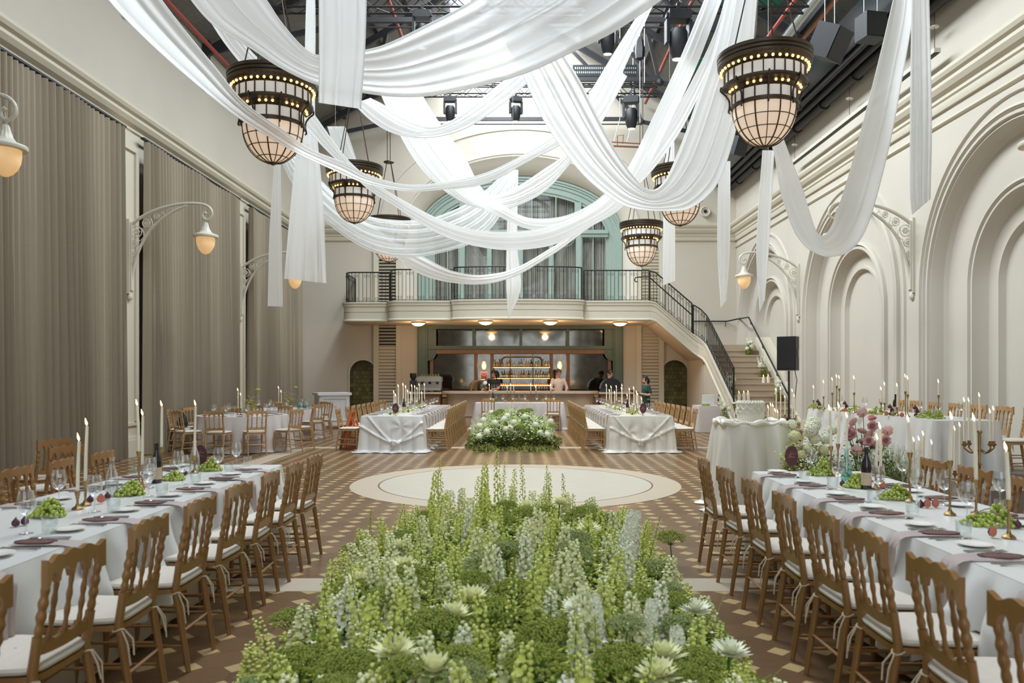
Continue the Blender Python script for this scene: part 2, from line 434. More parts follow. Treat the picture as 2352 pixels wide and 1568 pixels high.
# right wall: three tall blind arches of nested mouldings
BAYS = [6.1, 12.45, 18.80, 25.15]
R0, ZS = 2.92, 3.17
def rholes(y):
    for c in BAYS:
        if abs(y-c) < R0: return [(0, ZS+math.sqrt(R0*R0-(y-c)**2))]
    return []
ss = [YF]
for c in BAYS: ss += [c-R0]+[c-R0*math.cos(PI*k/40) for k in range(1, 40)]+[c+R0]
ss += [YB]
struct(wall_cols(ss, 0, EAVE+.1, rholes, lambda y, z: (XR, y, z)).build('wall_right', M['plaster'], smooth=False))
ARP = [(2.92, 0), (2.90, -.045), (2.85, -.045), (2.83, 0), (2.66, 0), (2.65, -.07), (2.60, -.10), (2.56, -.03), (2.54, -.075), (2.49, -.075), (2.47, -.02), (2.43, -.035), (2.40, .02), (2.36, .17), (2.30, .24),
       (1.58, .24), (1.57, .17), (1.52, .14), (1.49, .205), (1.46, .165), (1.42, .165), (1.40, .26), (1.32, .40), (1.03, .40), (1.01, .35), (.96, .35), (.94, .40), (.91, .45), (0, .45)]
for i, c in enumerate(BAYS):
    struct(arch_loft([(r, r, d) for r, d in ARP], 0, ZS, lambda s, z, d, c=c: (XR+d, c+s, z)).build('wall_right_arch_%d' % (i+1), M['plaster'], ang=25))
    mb = MB()
    for s in (-1, 1): mb.b2(XR-.12, XR, c+s*2.50-.24, c+s*2.50+.24, 0, .42)
    struct(mb.build('baseboard_arch_%d' % (i+1), M['trim'], smooth=False))

# back wall with the big arched window, the bar opening and two service niches
AW, AZS, ARI = 4.28, 6.78, 2.80      # outer moulding of the window arch
BX = 3.66                            # half width of the bar opening
NI = [(-5.60, .475), (5.50, .475)]; NZS = 1.72
XC = 0.0
def bholes(x):
    h = []
    if abs(x) < BX: h.append((0, 3.42))
    for c, r in NI:
        if abs(x-c) < r: h.append((0, NZS+math.sqrt(max(0, r*r-(x-c)**2))*.95))
    if abs(x) < AW: h.append((4.05, AZS+ARI*math.sqrt(1-(x/AW)**2)))
    return h
ss = sorted(set([XL, XR, -BX, BX]+[-AW*math.cos(PI*k/48) for k in range(49)]+[c-r*math.cos(PI*k/16) for c, r in NI for k in range(17)]))
def roofz(x): return EAVE+PITCH*(7.9-abs(x+.1))
struct(wall_cols(ss, 0, roofz, bholes, lambda x, z: (x, YB, z)).build('wall_back', M['plaster_back'], smooth=False))
WR = [(4.28, 2.80, 0), (4.27, 2.79, -.05), (4.22, 2.74, -.05), (4.20, 2.72, -.02), (4.14, 2.66, -.02), (4.12, 2.64, .0), (4.0, 2.5, .10), (3.85, 2.30, .26), (3.74, 2.12, .45), (3.70, 2.07, .60)]
struct(arch_loft(WR, 4.05, AZS, lambda s, z, d: (s, YB+d, z)).build('wall_back_window_cove', M['plaster'], ang=30))
mb = arch_loft([(4.98, 3.36, -.002), (4.98, 3.36, -.03), (4.90, 3.28, -.03), (4.90, 3.28, -.002)], 7.05, 7.1, lambda s, z, d: (s, YB+d, z))
struct(mb.build('trim_outer_arch_line', M['plaster'], ang=30))
# teal arched window: outer frame, mullions, transom, glazing bars, glass, curtains
Yw = YB+.55
TR = [(3.70, 2.07, 0), (3.69, 2.06, -.06), (3.62, 1.99, -.06), (3.60, 1.97, -.02), (3.54, 1.91, -.02), (3.52, 1.89, .02), (3.42, 1.79, .02), (3.40, 1.77, .06), (3.22, 1.58, .06), (3.20, 1.56, .10), (3.12, 1.48, .10), (3.12, 1.48, .16)]
fr = struct(arch_loft(TR, 4.05, AZS, lambda s, z, d: (s, Yw+d, z)).build('window_1', M['teal'], ang=25))
def wtop(x, a=3.12, b=1.48): return AZS+b*math.sqrt(max(0, 1-(x/a)**2))
for x, w2 in ((0, .20), (-1.13, .17), (1.13, .17), (-2.14, .24), (2.14, .24)):
    mb = MB().b2(x-w2/2, x+w2/2, Yw+.03, Yw+.17, 4.05, AZS-.1)
    mb.b2(x-w2/2+.05, x+w2/2-.05, Yw-.01, Yw+.03, 4.05, AZS-.1)
    mb.build('mullion', M['teal'], fr, smooth=False)
for x in (-2.10, 2.10): MB().b2(x-.12, x+.12, Yw+.03, Yw+.17, AZS+.05, wtop(x)+.05).build('mullion', M['teal'], fr, smooth=False)
MB().b2(-3.2, 3.2, Yw, Yw+.18, AZS-.12, AZS+.14).b2(-3.2, 3.2, Yw-.05, Yw, AZS+.0, AZS+.08).build('transom', M['teal'], fr, smooth=False)
MB().b2(-3.2, 3.2, Yw+.02, Yw+.16, 4.05, 4.35).build('bottom_rail', M['teal'], fr, smooth=False)
for x in (-2.65, -1.30, -.42, .42, 1.30, 2.65): MB().b2(x-.018, x+.018, Yw+.08, Yw+.13, AZS+.1, wtop(x)).build('glazing_bar', M['teal'], fr, smooth=False)
for x in (-2.65, 2.65): MB().b2(x-.018, x+.018, Yw+.08, Yw+.13, 4.3, AZS-.1).build('glazing_bar', M['teal'], fr, smooth=False)
for x in (-1.635, -.565, .565, 1.635):      # little pendant arcs in the head of each door
    MB().tube([(x+.34*math.cos(a), Yw+.1, AZS-.12-.33*math.sin(a)) for a in [PI*k/12 for k in range(13)]], .014, 5).build('glazing_arc', M['teal'], fr)
for x, zx in ((-1.05, 1), (1.22, 1), (-.1, 1), (.1, 1)):
    MB().b2(x-.012, x+.012, Yw-.04, Yw, 4.95, 5.25).build('door_handle', M['brass'], fr, smooth=False)
gl = MB(); pts = [(-3.13, 4.1)]+[(-3.13*math.cos(PI*k/30), AZS+1.49*math.sin(PI*k/30)) for k in range(31)]+[(3.13, 4.1)]
gl.add([(a, Yw+.12, b) for a, b in pts], [tuple(range(len(pts)))]); gl.build('pane', M['winglass'], fr, smooth=False)
def pleats(x0, x1, z0, z1, y, amp, n, seed=0):
    r = random.Random(seed); ph = [r.uniform(0, 6.28) for _ in range(4)]
    return MB().grid(lambda u, v: (lerp(x0, x1, u), y+amp*math.sin(u*n*2*PI+1.2*math.sin(u*9+ph[0])+.5*v)*(1+.4*math.sin(u*23+ph[1])), lerp(z0, z1(lerp(x0, x1, u)) if callable(z1) else z1, v)), int(n*8)+1, 6)
for k, (a, b) in enumerate(((-3.15, -2.05), (-2.0, -.6), (-.55, .62), (.66, 2.05), (2.1, 3.15))):
    t = pleats(a, b, 4.08, lambda x: wtop(min(3.1, max(-3.1, x)))+.15, Yw+.42, .055, 15*(b-a)/1.2, k).build('window_curtain', M['curt2'])
    tag(t, ('grey pleated curtain behind the far left pane of the teal arched window', 'grey pleated curtain left of centre behind the teal arched window', 'grey pleated curtain behind the middle of the teal arched window', 'grey pleated curtain right of centre behind the teal arched window', 'grey pleated curtain behind the far right pane of the teal arched window')[k], 'curtain', 'curtains behind the arched window')
struct(MB().b2(-4.4, 4.4, Yw+.75, Yw+.8, 3.4, 10).build('wall_behind_window', M['curt2'], smooth=False))
struct(MB().b2(-4.3, 4.3, YB, Yw+.75, 3.85, 4.052).build('window_sill_1', M['trim'], smooth=False))
def tiles(m):
    nt = m.node_tree; N = nt.nodes; Lk = nt.links; b = N['Principled BSDF']; tc = N.new('ShaderNodeTexCoord'); mp = N.new('ShaderNodeMapping'); mp.inputs['Rotation'].default_value = (PI/2, 0, 0)
    br = N.new('ShaderNodeTexBrick'); br.inputs['Color1'].default_value = (.26, .23, .07, 1); br.inputs['Color2'].default_value = (.13, .12, .04, 1); br.inputs['Mortar'].default_value = (.05, .045, .02, 1)
    br.inputs['Scale'].default_value = 1; br.inputs['Brick Width'].default_value = .15; br.inputs['Row Height'].default_value = .15; br.inputs['Mortar Size'].default_value = .006
    Lk.new(tc.outputs['Object'], mp.inputs[0]); Lk.new(mp.outputs[0], br.inputs['Vector']); Lk.new(br.outputs['Color'], b.inputs['Base Color'])
tiles(M['tile'])
# service niches lined with olive tile
for i, (c, r) in enumerate(NI):
    rings = [(r+.06, r*.95+.06, -.002), (r+.05, r*.95+.05, -.05), (r, r*.95, -.05), (r, r*.95, .0), (r, r*.95, .55)]
    struct(arch_loft(rings[:4], 0, NZS, lambda s, z, d, c=c: (c+s, YB+d, z), 20).build('trim_niche_%d' % (i+1), M['trim'], ang=30))
    struct(arch_loft(rings[3:], 0, NZS, lambda s, z, d, c=c: (c+s, YB+d, z), 20, cap=True).build('door_%d' % (i+1), M['tile'], ang=30))
# louvred pilasters either side
for i, sx in enumerate((-4.73, 4.62)):
    mb = MB()
    for e in (-1, 1): mb.b2(sx+e*.40-.09, sx+e*.40+.09, YB-.10, YB, 0, 6.42)
    mb.b2(sx-.31, sx+.31, YB-.02, YB, 0, 6.42)
    struct(mb.build('trim_louvre_pilaster_%d' % (i+1), M['trim'], smooth=False))
    mb = MB(); dk = MB()
    nb = 52
    for k in range(nb):
        z = .25+k*.115
        if z > 6.3: break
        mb.box((sx, YB-.05, z), (.60, .075, .018), M=Matrix.Rotation(-.6, 3, 'X'))
    struct(mb.build('trim_louvre_slats_%d' % (i+1), M['trim'], smooth=False))
    if i == 0:
        for a, b in ((2.7, 3.4), (4.1, 5.85)): dk.b2(sx-.30, sx+.30, YB-.03, YB-.021, a, b)
        struct(dk.build('trim_louvre_backing', M['blackgloss'], smooth=False))

# front wall behind the camera with a tall arched opening (the daylight stands in it)
def fholes(x):
    return [(.9, 5.6+3.2*math.sqrt(max(0, 1-(x/4.3)**2)))] if abs(x) < 4.3 else []
ss = sorted(set([XL, XR]+[-4.3*math.cos(PI*k/40) for k in range(41)]))
struct(wall_cols(ss, 0, roofz, fholes, lambda x, z: (x, YF, z)).build('wall_front', M['plaster'], smooth=False))
fw = MB()
for x in (-3, -1.5, 0, 1.5, 3): fw.b2(x-.04, x+.04, YF-.05, YF+.03, .9, 5.6+3.2*math.sqrt(1-(x/4.3)**2))
for z in (2.4, 3.9, 5.6): fw.b2(-4.3, 4.3, YF-.05, YF+.03, z-.04, z+.04)
struct(fw.build('window_2', M['darkteal'], smooth=False))

# roof: corrugated slopes, ridge skylight left open to the sky
def corr():
    m = mat('corrugated_sheet', (.20, .20, .19), .55, .2, var=.15, vscale=2)
    nt = m.node_tree; N = nt.nodes; Lk = nt.links; b = N['Principled BSDF']
    tc = N.new('ShaderNodeTexCoord'); wv = N.new('ShaderNodeTexWave'); wv.bands_direction = 'Y'; wv.inputs['Scale'].default_value = 4.0
    Lk.new(tc.outputs['Object'], wv.inputs['Vector']); bp = N.new('ShaderNodeBump'); bp.inputs['Strength'].default_value = .9; bp.inputs['Distance'].default_value = .03
    Lk.new(wv.outputs['Fac'], bp.inputs['Height']); Lk.new(bp.outputs[0], b.inputs['Normal']); return m
M['corr'] = corr()
SK = 2.3
for nm, s in (('left', -1), ('right', 1)):
    x0, x1 = -.1+s*SK, -.1+s*8.1
    z0, z1 = EAVE+PITCH*(7.9-SK), EAVE-PITCH*.2
    vs = [(x0, YF-.3, z0), (x1, YF-.3, z1), (x1, YB+.9, z1), (x0, YB+.9, z0)]
    vs += [(x, y, z+.12) for x, y, z in vs]
    struct(MB().add(vs, [(0, 1, 2, 3), (7, 6, 5, 4), (0, 4, 5, 1), (1, 5, 6, 2), (2, 6, 7, 3), (3, 7, 4, 0)]).build('ceiling_slope_%s' % nm, M['corr'], smooth=False))
    pl = MB()
    for k in range(1, 6):
        t = k/6; pl.b2(lerp(x0, x1, t)-.05, lerp(x0, x1, t)+.05, YF, YB, lerp(z0, z1, t)-.16, lerp(z0, z1, t)-.04)
    struct(pl.build('ceiling_purlins_%s' % nm, M['steel'], smooth=False))
rf = MB()
for y in range(-5, 29, 2): rf.b2(-.1-SK, -.1+SK, y-.03, y+.03, 13.72, 13.80)
for s in (-1, 1): rf.b2(-.1+s*SK-.06, -.1+s*SK+.06, YF, YB, 13.2, 13.85)
struct(rf.build('window_3', M['steel'], smooth=False))
# steel roof trusses
for i, y in enumerate((4.0, 8.0, 12.0, 16.0, 20.0, 24.0, 27.7)):
    mb = MB(); cx = -.1
    for s in (-1, 1):
        e = Vector((cx+s*7.75, y, EAVE-.15)); a = Vector((cx+s*.9, y, EAVE+PITCH*7.0-.3)); k = Vector((cx+s*3.9, y, EAVE+PITCH*4.0-.2)); q = Vector((cx+s*4.3, y, 10.45))
        mb.bar(e, a, .13, .18); mb.bar(e, q, .09, .12); mb.bar(q, k, .09, .10); mb.bar(q, Vector((cx+s*1.2, y, EAVE+PITCH*6.6-.2)), .09, .10)
        mb.sph(q, .12, 8, 6)
        mb.bar(e+Vector((0, 0, .5)), e+Vector((s*.1, 0, -.9)), .16, .16)
    mb.b2(cx-4.3, cx+4.3, y-.05, y+.05, 10.48, 10.60); mb.tube([(cx-4.3, y+.0, 10.36), (cx+4.3, y, 10.36)], .022, 6)
    struct(mb.build('ceiling_truss_%d' % (i+1), M['steel'], smooth=False))
# services along the eaves
struct(MB().b2(6.9, 7.62, 9.5, 28.3, 8.42, 9.25).build('ceiling_duct_right', M['blackgloss'], smooth=False))
mb = MB()
for x, z, r in ((7.45, 8.28, .12), (7.2, 8.30, .07), (7.0, 8.33, .05)): mb.tube([(x, 9.5, z), (x, 28.2, z)], r, 10)
for k in range(10): mb.tube([(7.45, 10+k*1.9, 8.28), (7.45, 10.08+k*1.9, 8.28)], .15, 10)
struct(mb.build('ceiling_pipes_right', M['dark']))
for nm, x, z, r, mt, a, b in (('galvanised_pipe', 5.9, 9.12, .11, 'galv', 10, 28), ('copper_pipe', 6.2, 9.0, .05, 'copper', 10, 28), ('red_pipe', 5.6, 9.27, .04, 'redpipe', 10, 28), ('red_pipe', -7.55, 9.62, .05, 'redpipe', 9, 28),
                              ('red_pipe', 4.4, 11.2, .05, 'redpipe', 16, 28), ('red_pipe', -4.6, 11.2, .05, 'redpipe', 16, 28), ('red_pipe', -3.6, 11.9, .05, 'redpipe', 16, 28)):
    o = MB().tube([(x, a, z), (x, b, z)], r, 10).build(nm, M[mt])
    tag(o, {'galvanised_pipe': 'fat galvanised pipe running under the right roof slope', 'copper_pipe': 'brown copper pipe beside the black duct under the right roof slope'}.get(nm) or
        ('thin red pipe beside the galvanised pipe under right roof', 'thin red pipe along the left wall head under the roof', 'red pipe high on the right roof slope', 'red pipe under left roof slope, lower of two', 'red pipe under left roof slope, upper of two')[(x == -7.55)+2*(x == 4.4)+3*(x == -4.6)+4*(x == -3.6)], 'pipe')
for y in (18.2, 22.2, 26.0):
    o = MB().b2(4.6, 6.2, y, y+.9, 10.45, 10.47).build('green_netting', M['plasticgreen'], smooth=False)
    o.rotation_euler = (0, 0, 0); o.location = (0, 0, 0)
    tag(o, 'green netting patch under the right roof slope, %s' % {18.2: 'nearest of three', 22.2: 'middle of three', 26.0: 'farthest of three'}[y], 'netting', 'green netting patches')
# ---------------- balcony, stair, bar ----------------
def arc2(c, r, a0, a1, n=8): return [(c[0]+r*math.cos(math.radians(lerp(a0, a1, k/n))), c[1]+r*math.sin(math.radians(lerp(a0, a1, k/n)))) for k in range(n+1)]
BAL = [(-5.95, YB), (-5.95, 26.95)]+arc2((-5.50, 26.95), .45, 180, 270, 6)[1:]+[(-4.36, 26.5)]
S1 = len(BAL)
BAL += [(-4.36, 26.48)]+arc2((-3.96, 26.40), .40, 180, 270, 6)+[(-2.24, 26.0)]
S2 = len(BAL)
BAL += [(-2.24, 25.98), (-2.18, 25.72), (-1.95, 25.58)]+[(-.08+1.87*t, 25.38+.20*t*t) for t in (-.7, -.35, 0, .35, .7)]+[(1.79, 25.58), (2.02, 25.72), (2.08, 25.98)]
S3 = len(BAL)
BAL += [(2.08, 26.0), (3.95, 26.0), (4.12, 26.0), (4.22, 26.0)]
def sweep2(line, prof, mb=None):
    """sweep a profile (outward offset, z) along a plan polyline; outward is to the right-hand/front side."""
    mb = mb or MB(); n = len(line); rows = []
    for i, p in enumerate(line):
        a = Vector(line[max(0, i-1)]); b = Vector(line[min(n-1, i+1)]); t = (b-a)
        t = t.normalized() if t.length > 1e-9 else Vector((1, 0)); nrm = Vector((t.y, -t.x))
        rows.append([(p[0]+nrm.x*o, p[1]+nrm.y*o, z) for o, z in prof])
    m = len(prof); vs = [q for r in rows for q in r]
    return mb.add(vs, [(i*m+k, (i+1)*m+k, (i+1)*m+k+1, i*m+k+1) for i in range(n-1) for k in range(m-1)])
BPROF = [(-.10, 4.06), (.07, 4.06), (.07, 4.01), (.04, 3.98), (.04, 3.92), (.01, 3.88), (.01, 3.735), (-.012, 3.73), (-.012, 3.715), (.01, 3.71), (.01, 3.50), (.05, 3.46), (.05, 3.43), (-.02, 3.40), (-.06, 3.40)]
bal = thing('balcony', 'cream balcony with bowed front carried above the bar', 'balcony'); struct(bal)
sweep2(BAL, BPROF).build('fascia', M['trim'], bal, ang=30)
mb = MB(); pl = BAL+[(4.22, YB)]
mb.add([(x, y, 4.05) for x, y in pl]+[(x, y, 3.405) for x, y in pl], [tuple(range(len(pl)-1, -1, -1)), tuple(range(len(pl), 2*len(pl)))])
mb.build('slab', M['soffit'], bal, smooth=False)

def scroll_pair(mb, c, u, s=1.0):
    """little pair of iron C-scrolls left and right of a baluster at c; u is the rail direction"""
    for e in (-1, 1):
        for v in (-1, 1):
            pts = [(.0, 0), (.03, .035), (.07, .045), (.095, .02), (.085, -.005), (.065, .0)]
            mb.tube([Vector(c)+Vector(u)*(a*e*s)+Vector((0, 0, b*v*s)) for a, b in pts], .006, 4, caps=False)
def railing(name, label, line, z0f, h, gap, post_at=(), group=None, first_scroll=1):
    """line: 3-D points at floor level; builds rail, posts, balusters and scrolls"""
    L = [0]
    for i in range(1, len(line)): L.append(L[-1]+(Vector(line[i])-Vector(line[i-1])).length)
    def at(s):
        for i in range(1, len(L)):
            if s <= L[i]+1e-6:
                u = (s-L[i-1])/max(1e-9, L[i]-L[i-1]); return Vector(line[i-1]).lerp(Vector(line[i]), u), (Vector(line[i])-Vector(line[i-1])).normalized()
        return Vector(line[-1]), (Vector(line[-1])-Vector(line[-2])).normalized()
    t = thing(name, label, 'railing', group=group)
    up = Vector((0, 0, h))
    pts = [at(L[-1]*k/40)[0]+up for k in range(41)]
    MB().tube(pts, .022, 6).build('handrail', M['iron'], t)
    MB().tube([p-up+Vector((0, 0, .04)) for p in pts], .010, 5).build('bottom_rail', M['iron'], t)
    n = max(2, round(L[-1]/gap)); base = None
    for k in range(n+1):
        s = L[-1]*k/n; p, u = at(s); r = .024 if (k in (0, n) and post_at) else .009
        if r > .01: MB().tube([p, p+up], r, 6).build('post', M['iron'], t)
        else: MB().tube([p, p+up], r, 5).build('baluster', M['iron'], t)
        if k % 3 == first_scroll and 0 < k < n:
            for zz in (.12, h-.12):
                sc = MB(); scroll_pair(sc, p+Vector((0, 0, zz)), Vector((u.x, u.y, u.z))); sc.build('iron_scroll', M['iron'], t)
    return t
def inset(line, o, z):
    n = len(line); out = []
    for i, p in enumerate(line):
        a = Vector(line[max(0, i-1)]); b = Vector(line[min(n-1, i+1)]); q = (b-a).normalized(); out.append((p[0]-q.y*o, p[1]+q.x*o, z))
    return out
railing('balcony_railing', 'black iron balcony railing of the left end bay by the louvres', inset(BAL[:S1], .07, 4.06), 0, 1.0, .127, (1,))
railing('balcony_railing', 'black iron balcony railing between left end bay and bowed centre', inset(BAL[S1+1:S2], .07, 4.06), 0, 1.03, .127, (1,))
railing('balcony_railing', 'black iron balcony railing on the bowed middle bay', inset(BAL[S2+1:S3-1], .07, 4.06), 0, 1.05, .127, (1,))
railing('balcony_railing', 'black iron balcony railing on right bay by the stair head', inset(BAL[S3:], .07, 4.06), 0, 1.0, .127, (1,))

# stair: upper flight along the back wall, landing, lower flight coming forward along the right wall
LZ, LX = 2.625, 5.95
st = thing('staircase', 'stone staircase turning from the balcony down along the right wall', 'staircase'); struct(st)
mb = MB()
for k in range(8):
    x0 = 4.22+k*.2165; z = 4.05-(k+1)*.178
    mb.b2(x0, x0+.23, 26.0+.06, YB, z-.14, z)
mb.b2(LX, XR, 25.95, YB, LZ-.2, LZ)
mb.build('upper_flight', M['stone'], st, smooth=False)
NST = 15; RZ = LZ/NST; TR_ = .325
for k in range(1, NST):
    z = LZ-k*RZ; y1 = 25.95-(k-1)*TR_; y0 = y1-TR_
    xl = 6.02
    if k >= NST-2: xl = 6.02-(.42 if k == NST-2 else .72)
    mb = MB()
    if k < NST-2:
        mb.b2(xl, XR-.02, y0-.03, y1, z-.05, z); mb.b2(xl, XR-.02, y0, y1, max(0, z-RZ-.3), z-.05)
    else:
        pl = [(XR-.02, y1)]+[(xl+.30, y1)]+[(xl+.30-.30*math.sin(a), y0+.30-.02-.30*math.cos(a)+.02) for a in [PI/2*(1-q/8) for q in range(9)]]+[(XR-.02, y0)]
        mb.ext(pl, 0, z-.05, 'xy'); mb.ext([(x-(.03 if x < XR else 0), y-(.03 if y < y1-.01 else 0)) for x, y in pl], z-.05, z, 'xy')
    mb.build('step', M['stone'], st, smooth=False)
# stringer parapets (sloped cream bands)
def band(p, q, dz, y0, y1, mt=M['trim'], along='x'):
    mb = MB()
    prof = [(0, .13), (-.06, .13), (-.06, .09), (-.03, .06), (-.03, 0), (0, -.03), (0, -.18), (.012, -.185), (.012, -.20), (0, -.205), (0, -.40), (-.04, -.44), (-.04, -.47), (0, -.50)]
    return prof
SP = [(o, z) for o, z in [(-.10, .13), (.06, .13), (.06, .09), (.03, .06), (.03, 0), (0, -.04), (0, -.19), (-.012, -.195), (-.012, -.21), (0, -.215), (0, -.42), (.04, -.46), (.04, -.49), (-.02, -.52), (-.12, -.52)]]
path = [(4.22, 26.0, 3.93), (4.42, 26.0, 3.88)]+[(4.42+(5.62-4.42)*t, 26.0, 3.88-(1.02)*t) for t in (.25, .5, .75, 1.0)]
path += [(5.80, 25.93, 2.73), (5.92, 25.78, 2.63), (5.97, 25.55, 2.50)]
yy = [25.2, 24.4, 23.6, 22.8, 22.2]
path += [(5.97, y, LZ-(25.95-y)/TR_*RZ+.10) for y in yy]
mb = MB(); n = len(path); m = len(SP); vs = []
for i, p in enumerate(path):
    a, b = Vector(path[max(0, i-1)]), Vector(path[min(n-1, i+1)]); t = (b-a); t.z = 0; t.normalize(); nn = Vector((t.y, -t.x, 0))
    for o, z in SP: vs.append(Vector(p)+nn*o+Vector((0, 0, max(z, -p[2]))))
mb.add(vs, [(i*m+k, (i+1)*m+k, (i+1)*m+k+1, i*m+k+1) for i in range(n-1) for k in range(m-1)])
mb.build('stringer', M['trim'], st, ang=30)
# closed side of the lower flight and soffit of upper flight
sd = [(y, LZ-(25.95-y)/TR_*RZ-.38) for y in (25.95, 25, 24, 23, 22.0)]
pl = [(25.95, 0)]+[(a, max(.02, b)) for a, b in sd]+[(22.0, 0)]
MB().ext(pl, 5.98, 6.03, 'yz').build('side_wall', M['plaster_back'], st, smooth=False)
MB().ext([(4.22, 3.42), (4.5, 3.36), (5.65, 2.36), (5.97, 2.12), (6.0, 2.0), (6.0, 2.3), (4.22, 3.6)], 26.09, YB, 'xz').build('soffit', M['soffit'], st, smooth=False)
MB().b2(5.95, 6.03, 25.95, YB, 0, 2.2).build('landing_wall', M['plaster_back'], st, smooth=False)
MB().ext([(25.95, LZ+.25), (25.95, LZ+.02), (21.6, .02), (21.6, .25)], XR-.06, XR+.44, 'yz').build('skirting', M['trim'], st, smooth=False)
up1 = [Vector((4.24, 26.07, 4.06)), Vector((4.42, 26.07, 4.02)), Vector((5.62, 26.07, 3.00))]
railing('stair_railing', 'black iron stair railing dropping from the balcony to the landing', up1, 0, .98, .127, (1,))
up2 = [Vector((5.66, 26.05, 2.98)), Vector((5.85, 25.9, 2.84)), Vector((5.98, 25.55, 2.60))]+[Vector((5.98, y, LZ-(25.95-y)/TR_*RZ+.22)) for y in (25.0, 24.0, 23.0, 22.3)]
railing('stair_railing', 'black iron stair railing with scrolled foot down the stone steps', up2, 0, .95, .115, (1,))
t = thing('handrail', 'dark handrail following the right wall up the stone steps', 'handrail')
hp = [Vector((6.1, YB-.09, 3.55)), Vector((7.35, YB-.09, 3.55)), Vector((7.60, 27.9, 3.60)), Vector((7.60, 26.5, 3.56)), Vector((7.60, 22.5, 1.02))]
MB().tube(hp, .024, 8).build('rail', M['iron'], t)
for p in (Vector((7.60, 26.3, 3.43)), Vector((7.60, 25.0, 2.6)), Vector((7.60, 23.6, 1.72))):
    MB().tube([p, p+Vector((0, 0, -.1)), p+Vector((.09, 0, -.16))], .012, 6).build('bracket', M['iron'], t)
for x in (6.6, 7.3): MB().tube([(x, YB-.09, 3.55), (x, YB-.09, 3.43), (x, YB-.01, 3.38)], .012, 6).build('bracket', M['iron'], t)
t = thing('handrail', 'short curled handrail end inside balcony railing at stair head', 'handrail')
MB().tube([(3.86, 26.2, 4.72), (3.80, 26.2, 4.70), (3.76, 26.2, 4.76), (3.79, 26.2, 4.84), (3.9, 26.2, 4.86), (4.24, 26.2, 4.86), (5.64, 26.2, 3.62)], .02, 6).build('rail', M['iron'], t)
for p in ((4.15, 26.2, 4.85), (5.0, 26.2, 4.19)): MB().tube([p, (p[0], 26.14, p[2]-.06), (p[0], 26.09, p[2]-.1)], .01, 5).build('bracket', M['iron'], t)

# ---- bar front ----
CT = 1.11
bar = thing('bar_counter', 'stone fronted bar counter with rounded ends under the balcony', 'bar counter', (0, 0, 0))
def dogbone(hx, y0, y1, r): return [(-hx, y1)]+arc2((-hx+r, y0+r), r, 180, 270, 8)+arc2((hx-r, y0+r), r, 270, 360, 8)+[(hx, y1)]
mb = MB(); pl = dogbone(2.42, 25.78, 26.75, .35); mb.ext(pl, .12, CT-.07, 'xy')
for x in (-1.9, -1.15, 1.15, 1.9): pass
mb.build('counter_front', M['marble'], bar, smooth=True, ang=30)
mb = MB()
for z0, z1, o in ((0, .12, .05), (.30, .34, .03)): mb.ext(dogbone(2.42+o, 25.78-o, 26.75, .36+o), z0, z1, 'xy')
for x in (-1.75, -1.05, -.35, .35, 1.05, 1.75): mb.b2(x-.012, x+.012, 25.765, 25.79, .34, CT-.07)
mb.build('plinth_moulding', M['marble'], bar, ang=30)
mb = MB(); mb.ext(dogbone(2.56, 25.60, 26.85, .45), CT-.07, CT, 'xy'); mb.build('counter_top', M['marbletop'], bar, ang=30)
for i, s in enumerate((-1, 1)):
    cb = thing('bar_cabinet', 'wooden bar cabinet at the %s end of the stone counter' % ('coffee machine', 'pizza oven')[i], 'cabinet')
    MB().b2(s*2.62, s*3.72, 26.1, 26.75, .08, CT-.09).build('body', M['barwood'], cb, smooth=False)
    MB().b2(s*2.57, s*3.76, 26.0, 26.85, CT-.09, CT-.03).build('top', M['marbletop'], cb, smooth=False)
    MB().b2(s*2.66, s*3.66, 26.2, 26.7, 0, .08).build('plinth', M['dark'], cb, smooth=False)
    for k in range(2): MB().b2(s*(2.66+k*.52), s*(3.14+k*.52), 26.08, 26.1, .14, CT-.14).build('door', M['barwood'], cb, smooth=False)
# ---- bar back wall: green frame, transom mirrors, timber frame with antique mirrors ----
YM = YB+.35
fr = thing('bar_surround', 'dark green and timber surround framing the bar mirrors', 'surround'); struct(fr)
mb = MB()
for s in (-1, 1):
    mb.b2(s*3.66, s*3.30, YB-.10, YM, 0, 3.42); mb.b2(s*3.60, s*3.36, YB-.16, YB-.10, 0, 3.36)
    mb.ext([(s*3.30, 3.40), (s*3.30, 2.15)]+[(s*(3.30-.30*math.sin(a)), 2.45-.30*math.cos(a)) for a in [PI/2*k/6 for k in range(1, 7)]]+[(s*3.0, 3.40)], YB+.0, YB+.05, 'xz')
mb.b2(-3.66, 3.66, YB-.12, YM, 3.28, 3.42); mb.b2(-3.3, 3.3, YB-.04, YM, 2.56, 2.68)
for x in (-1.66, .02, 1.70): mb.b2(x-.05, x+.05, YB-.02, YM, 2.6, 3.3)
mb.build('green_frame', M['darkteal'], fr, smooth=False)
mb = MB(); mb.b2(-3.3, 3.3, YB+.02, YM, 2.40, 2.56)
for x in (-3.18, -1.60, -1.02, 1.12, 1.72, 3.2): mb.b2(x-.055, x+.055, YB+.1, YM, 1.0, 2.42)
mb.b2(-3.3, 3.3, YB-.15, YM, .9, 1.02); mb.b2(-3.3, 3.3, YB+.2, YM, 0, .9)
mb.build('timber_frame', M['barwood'], fr, smooth=False)
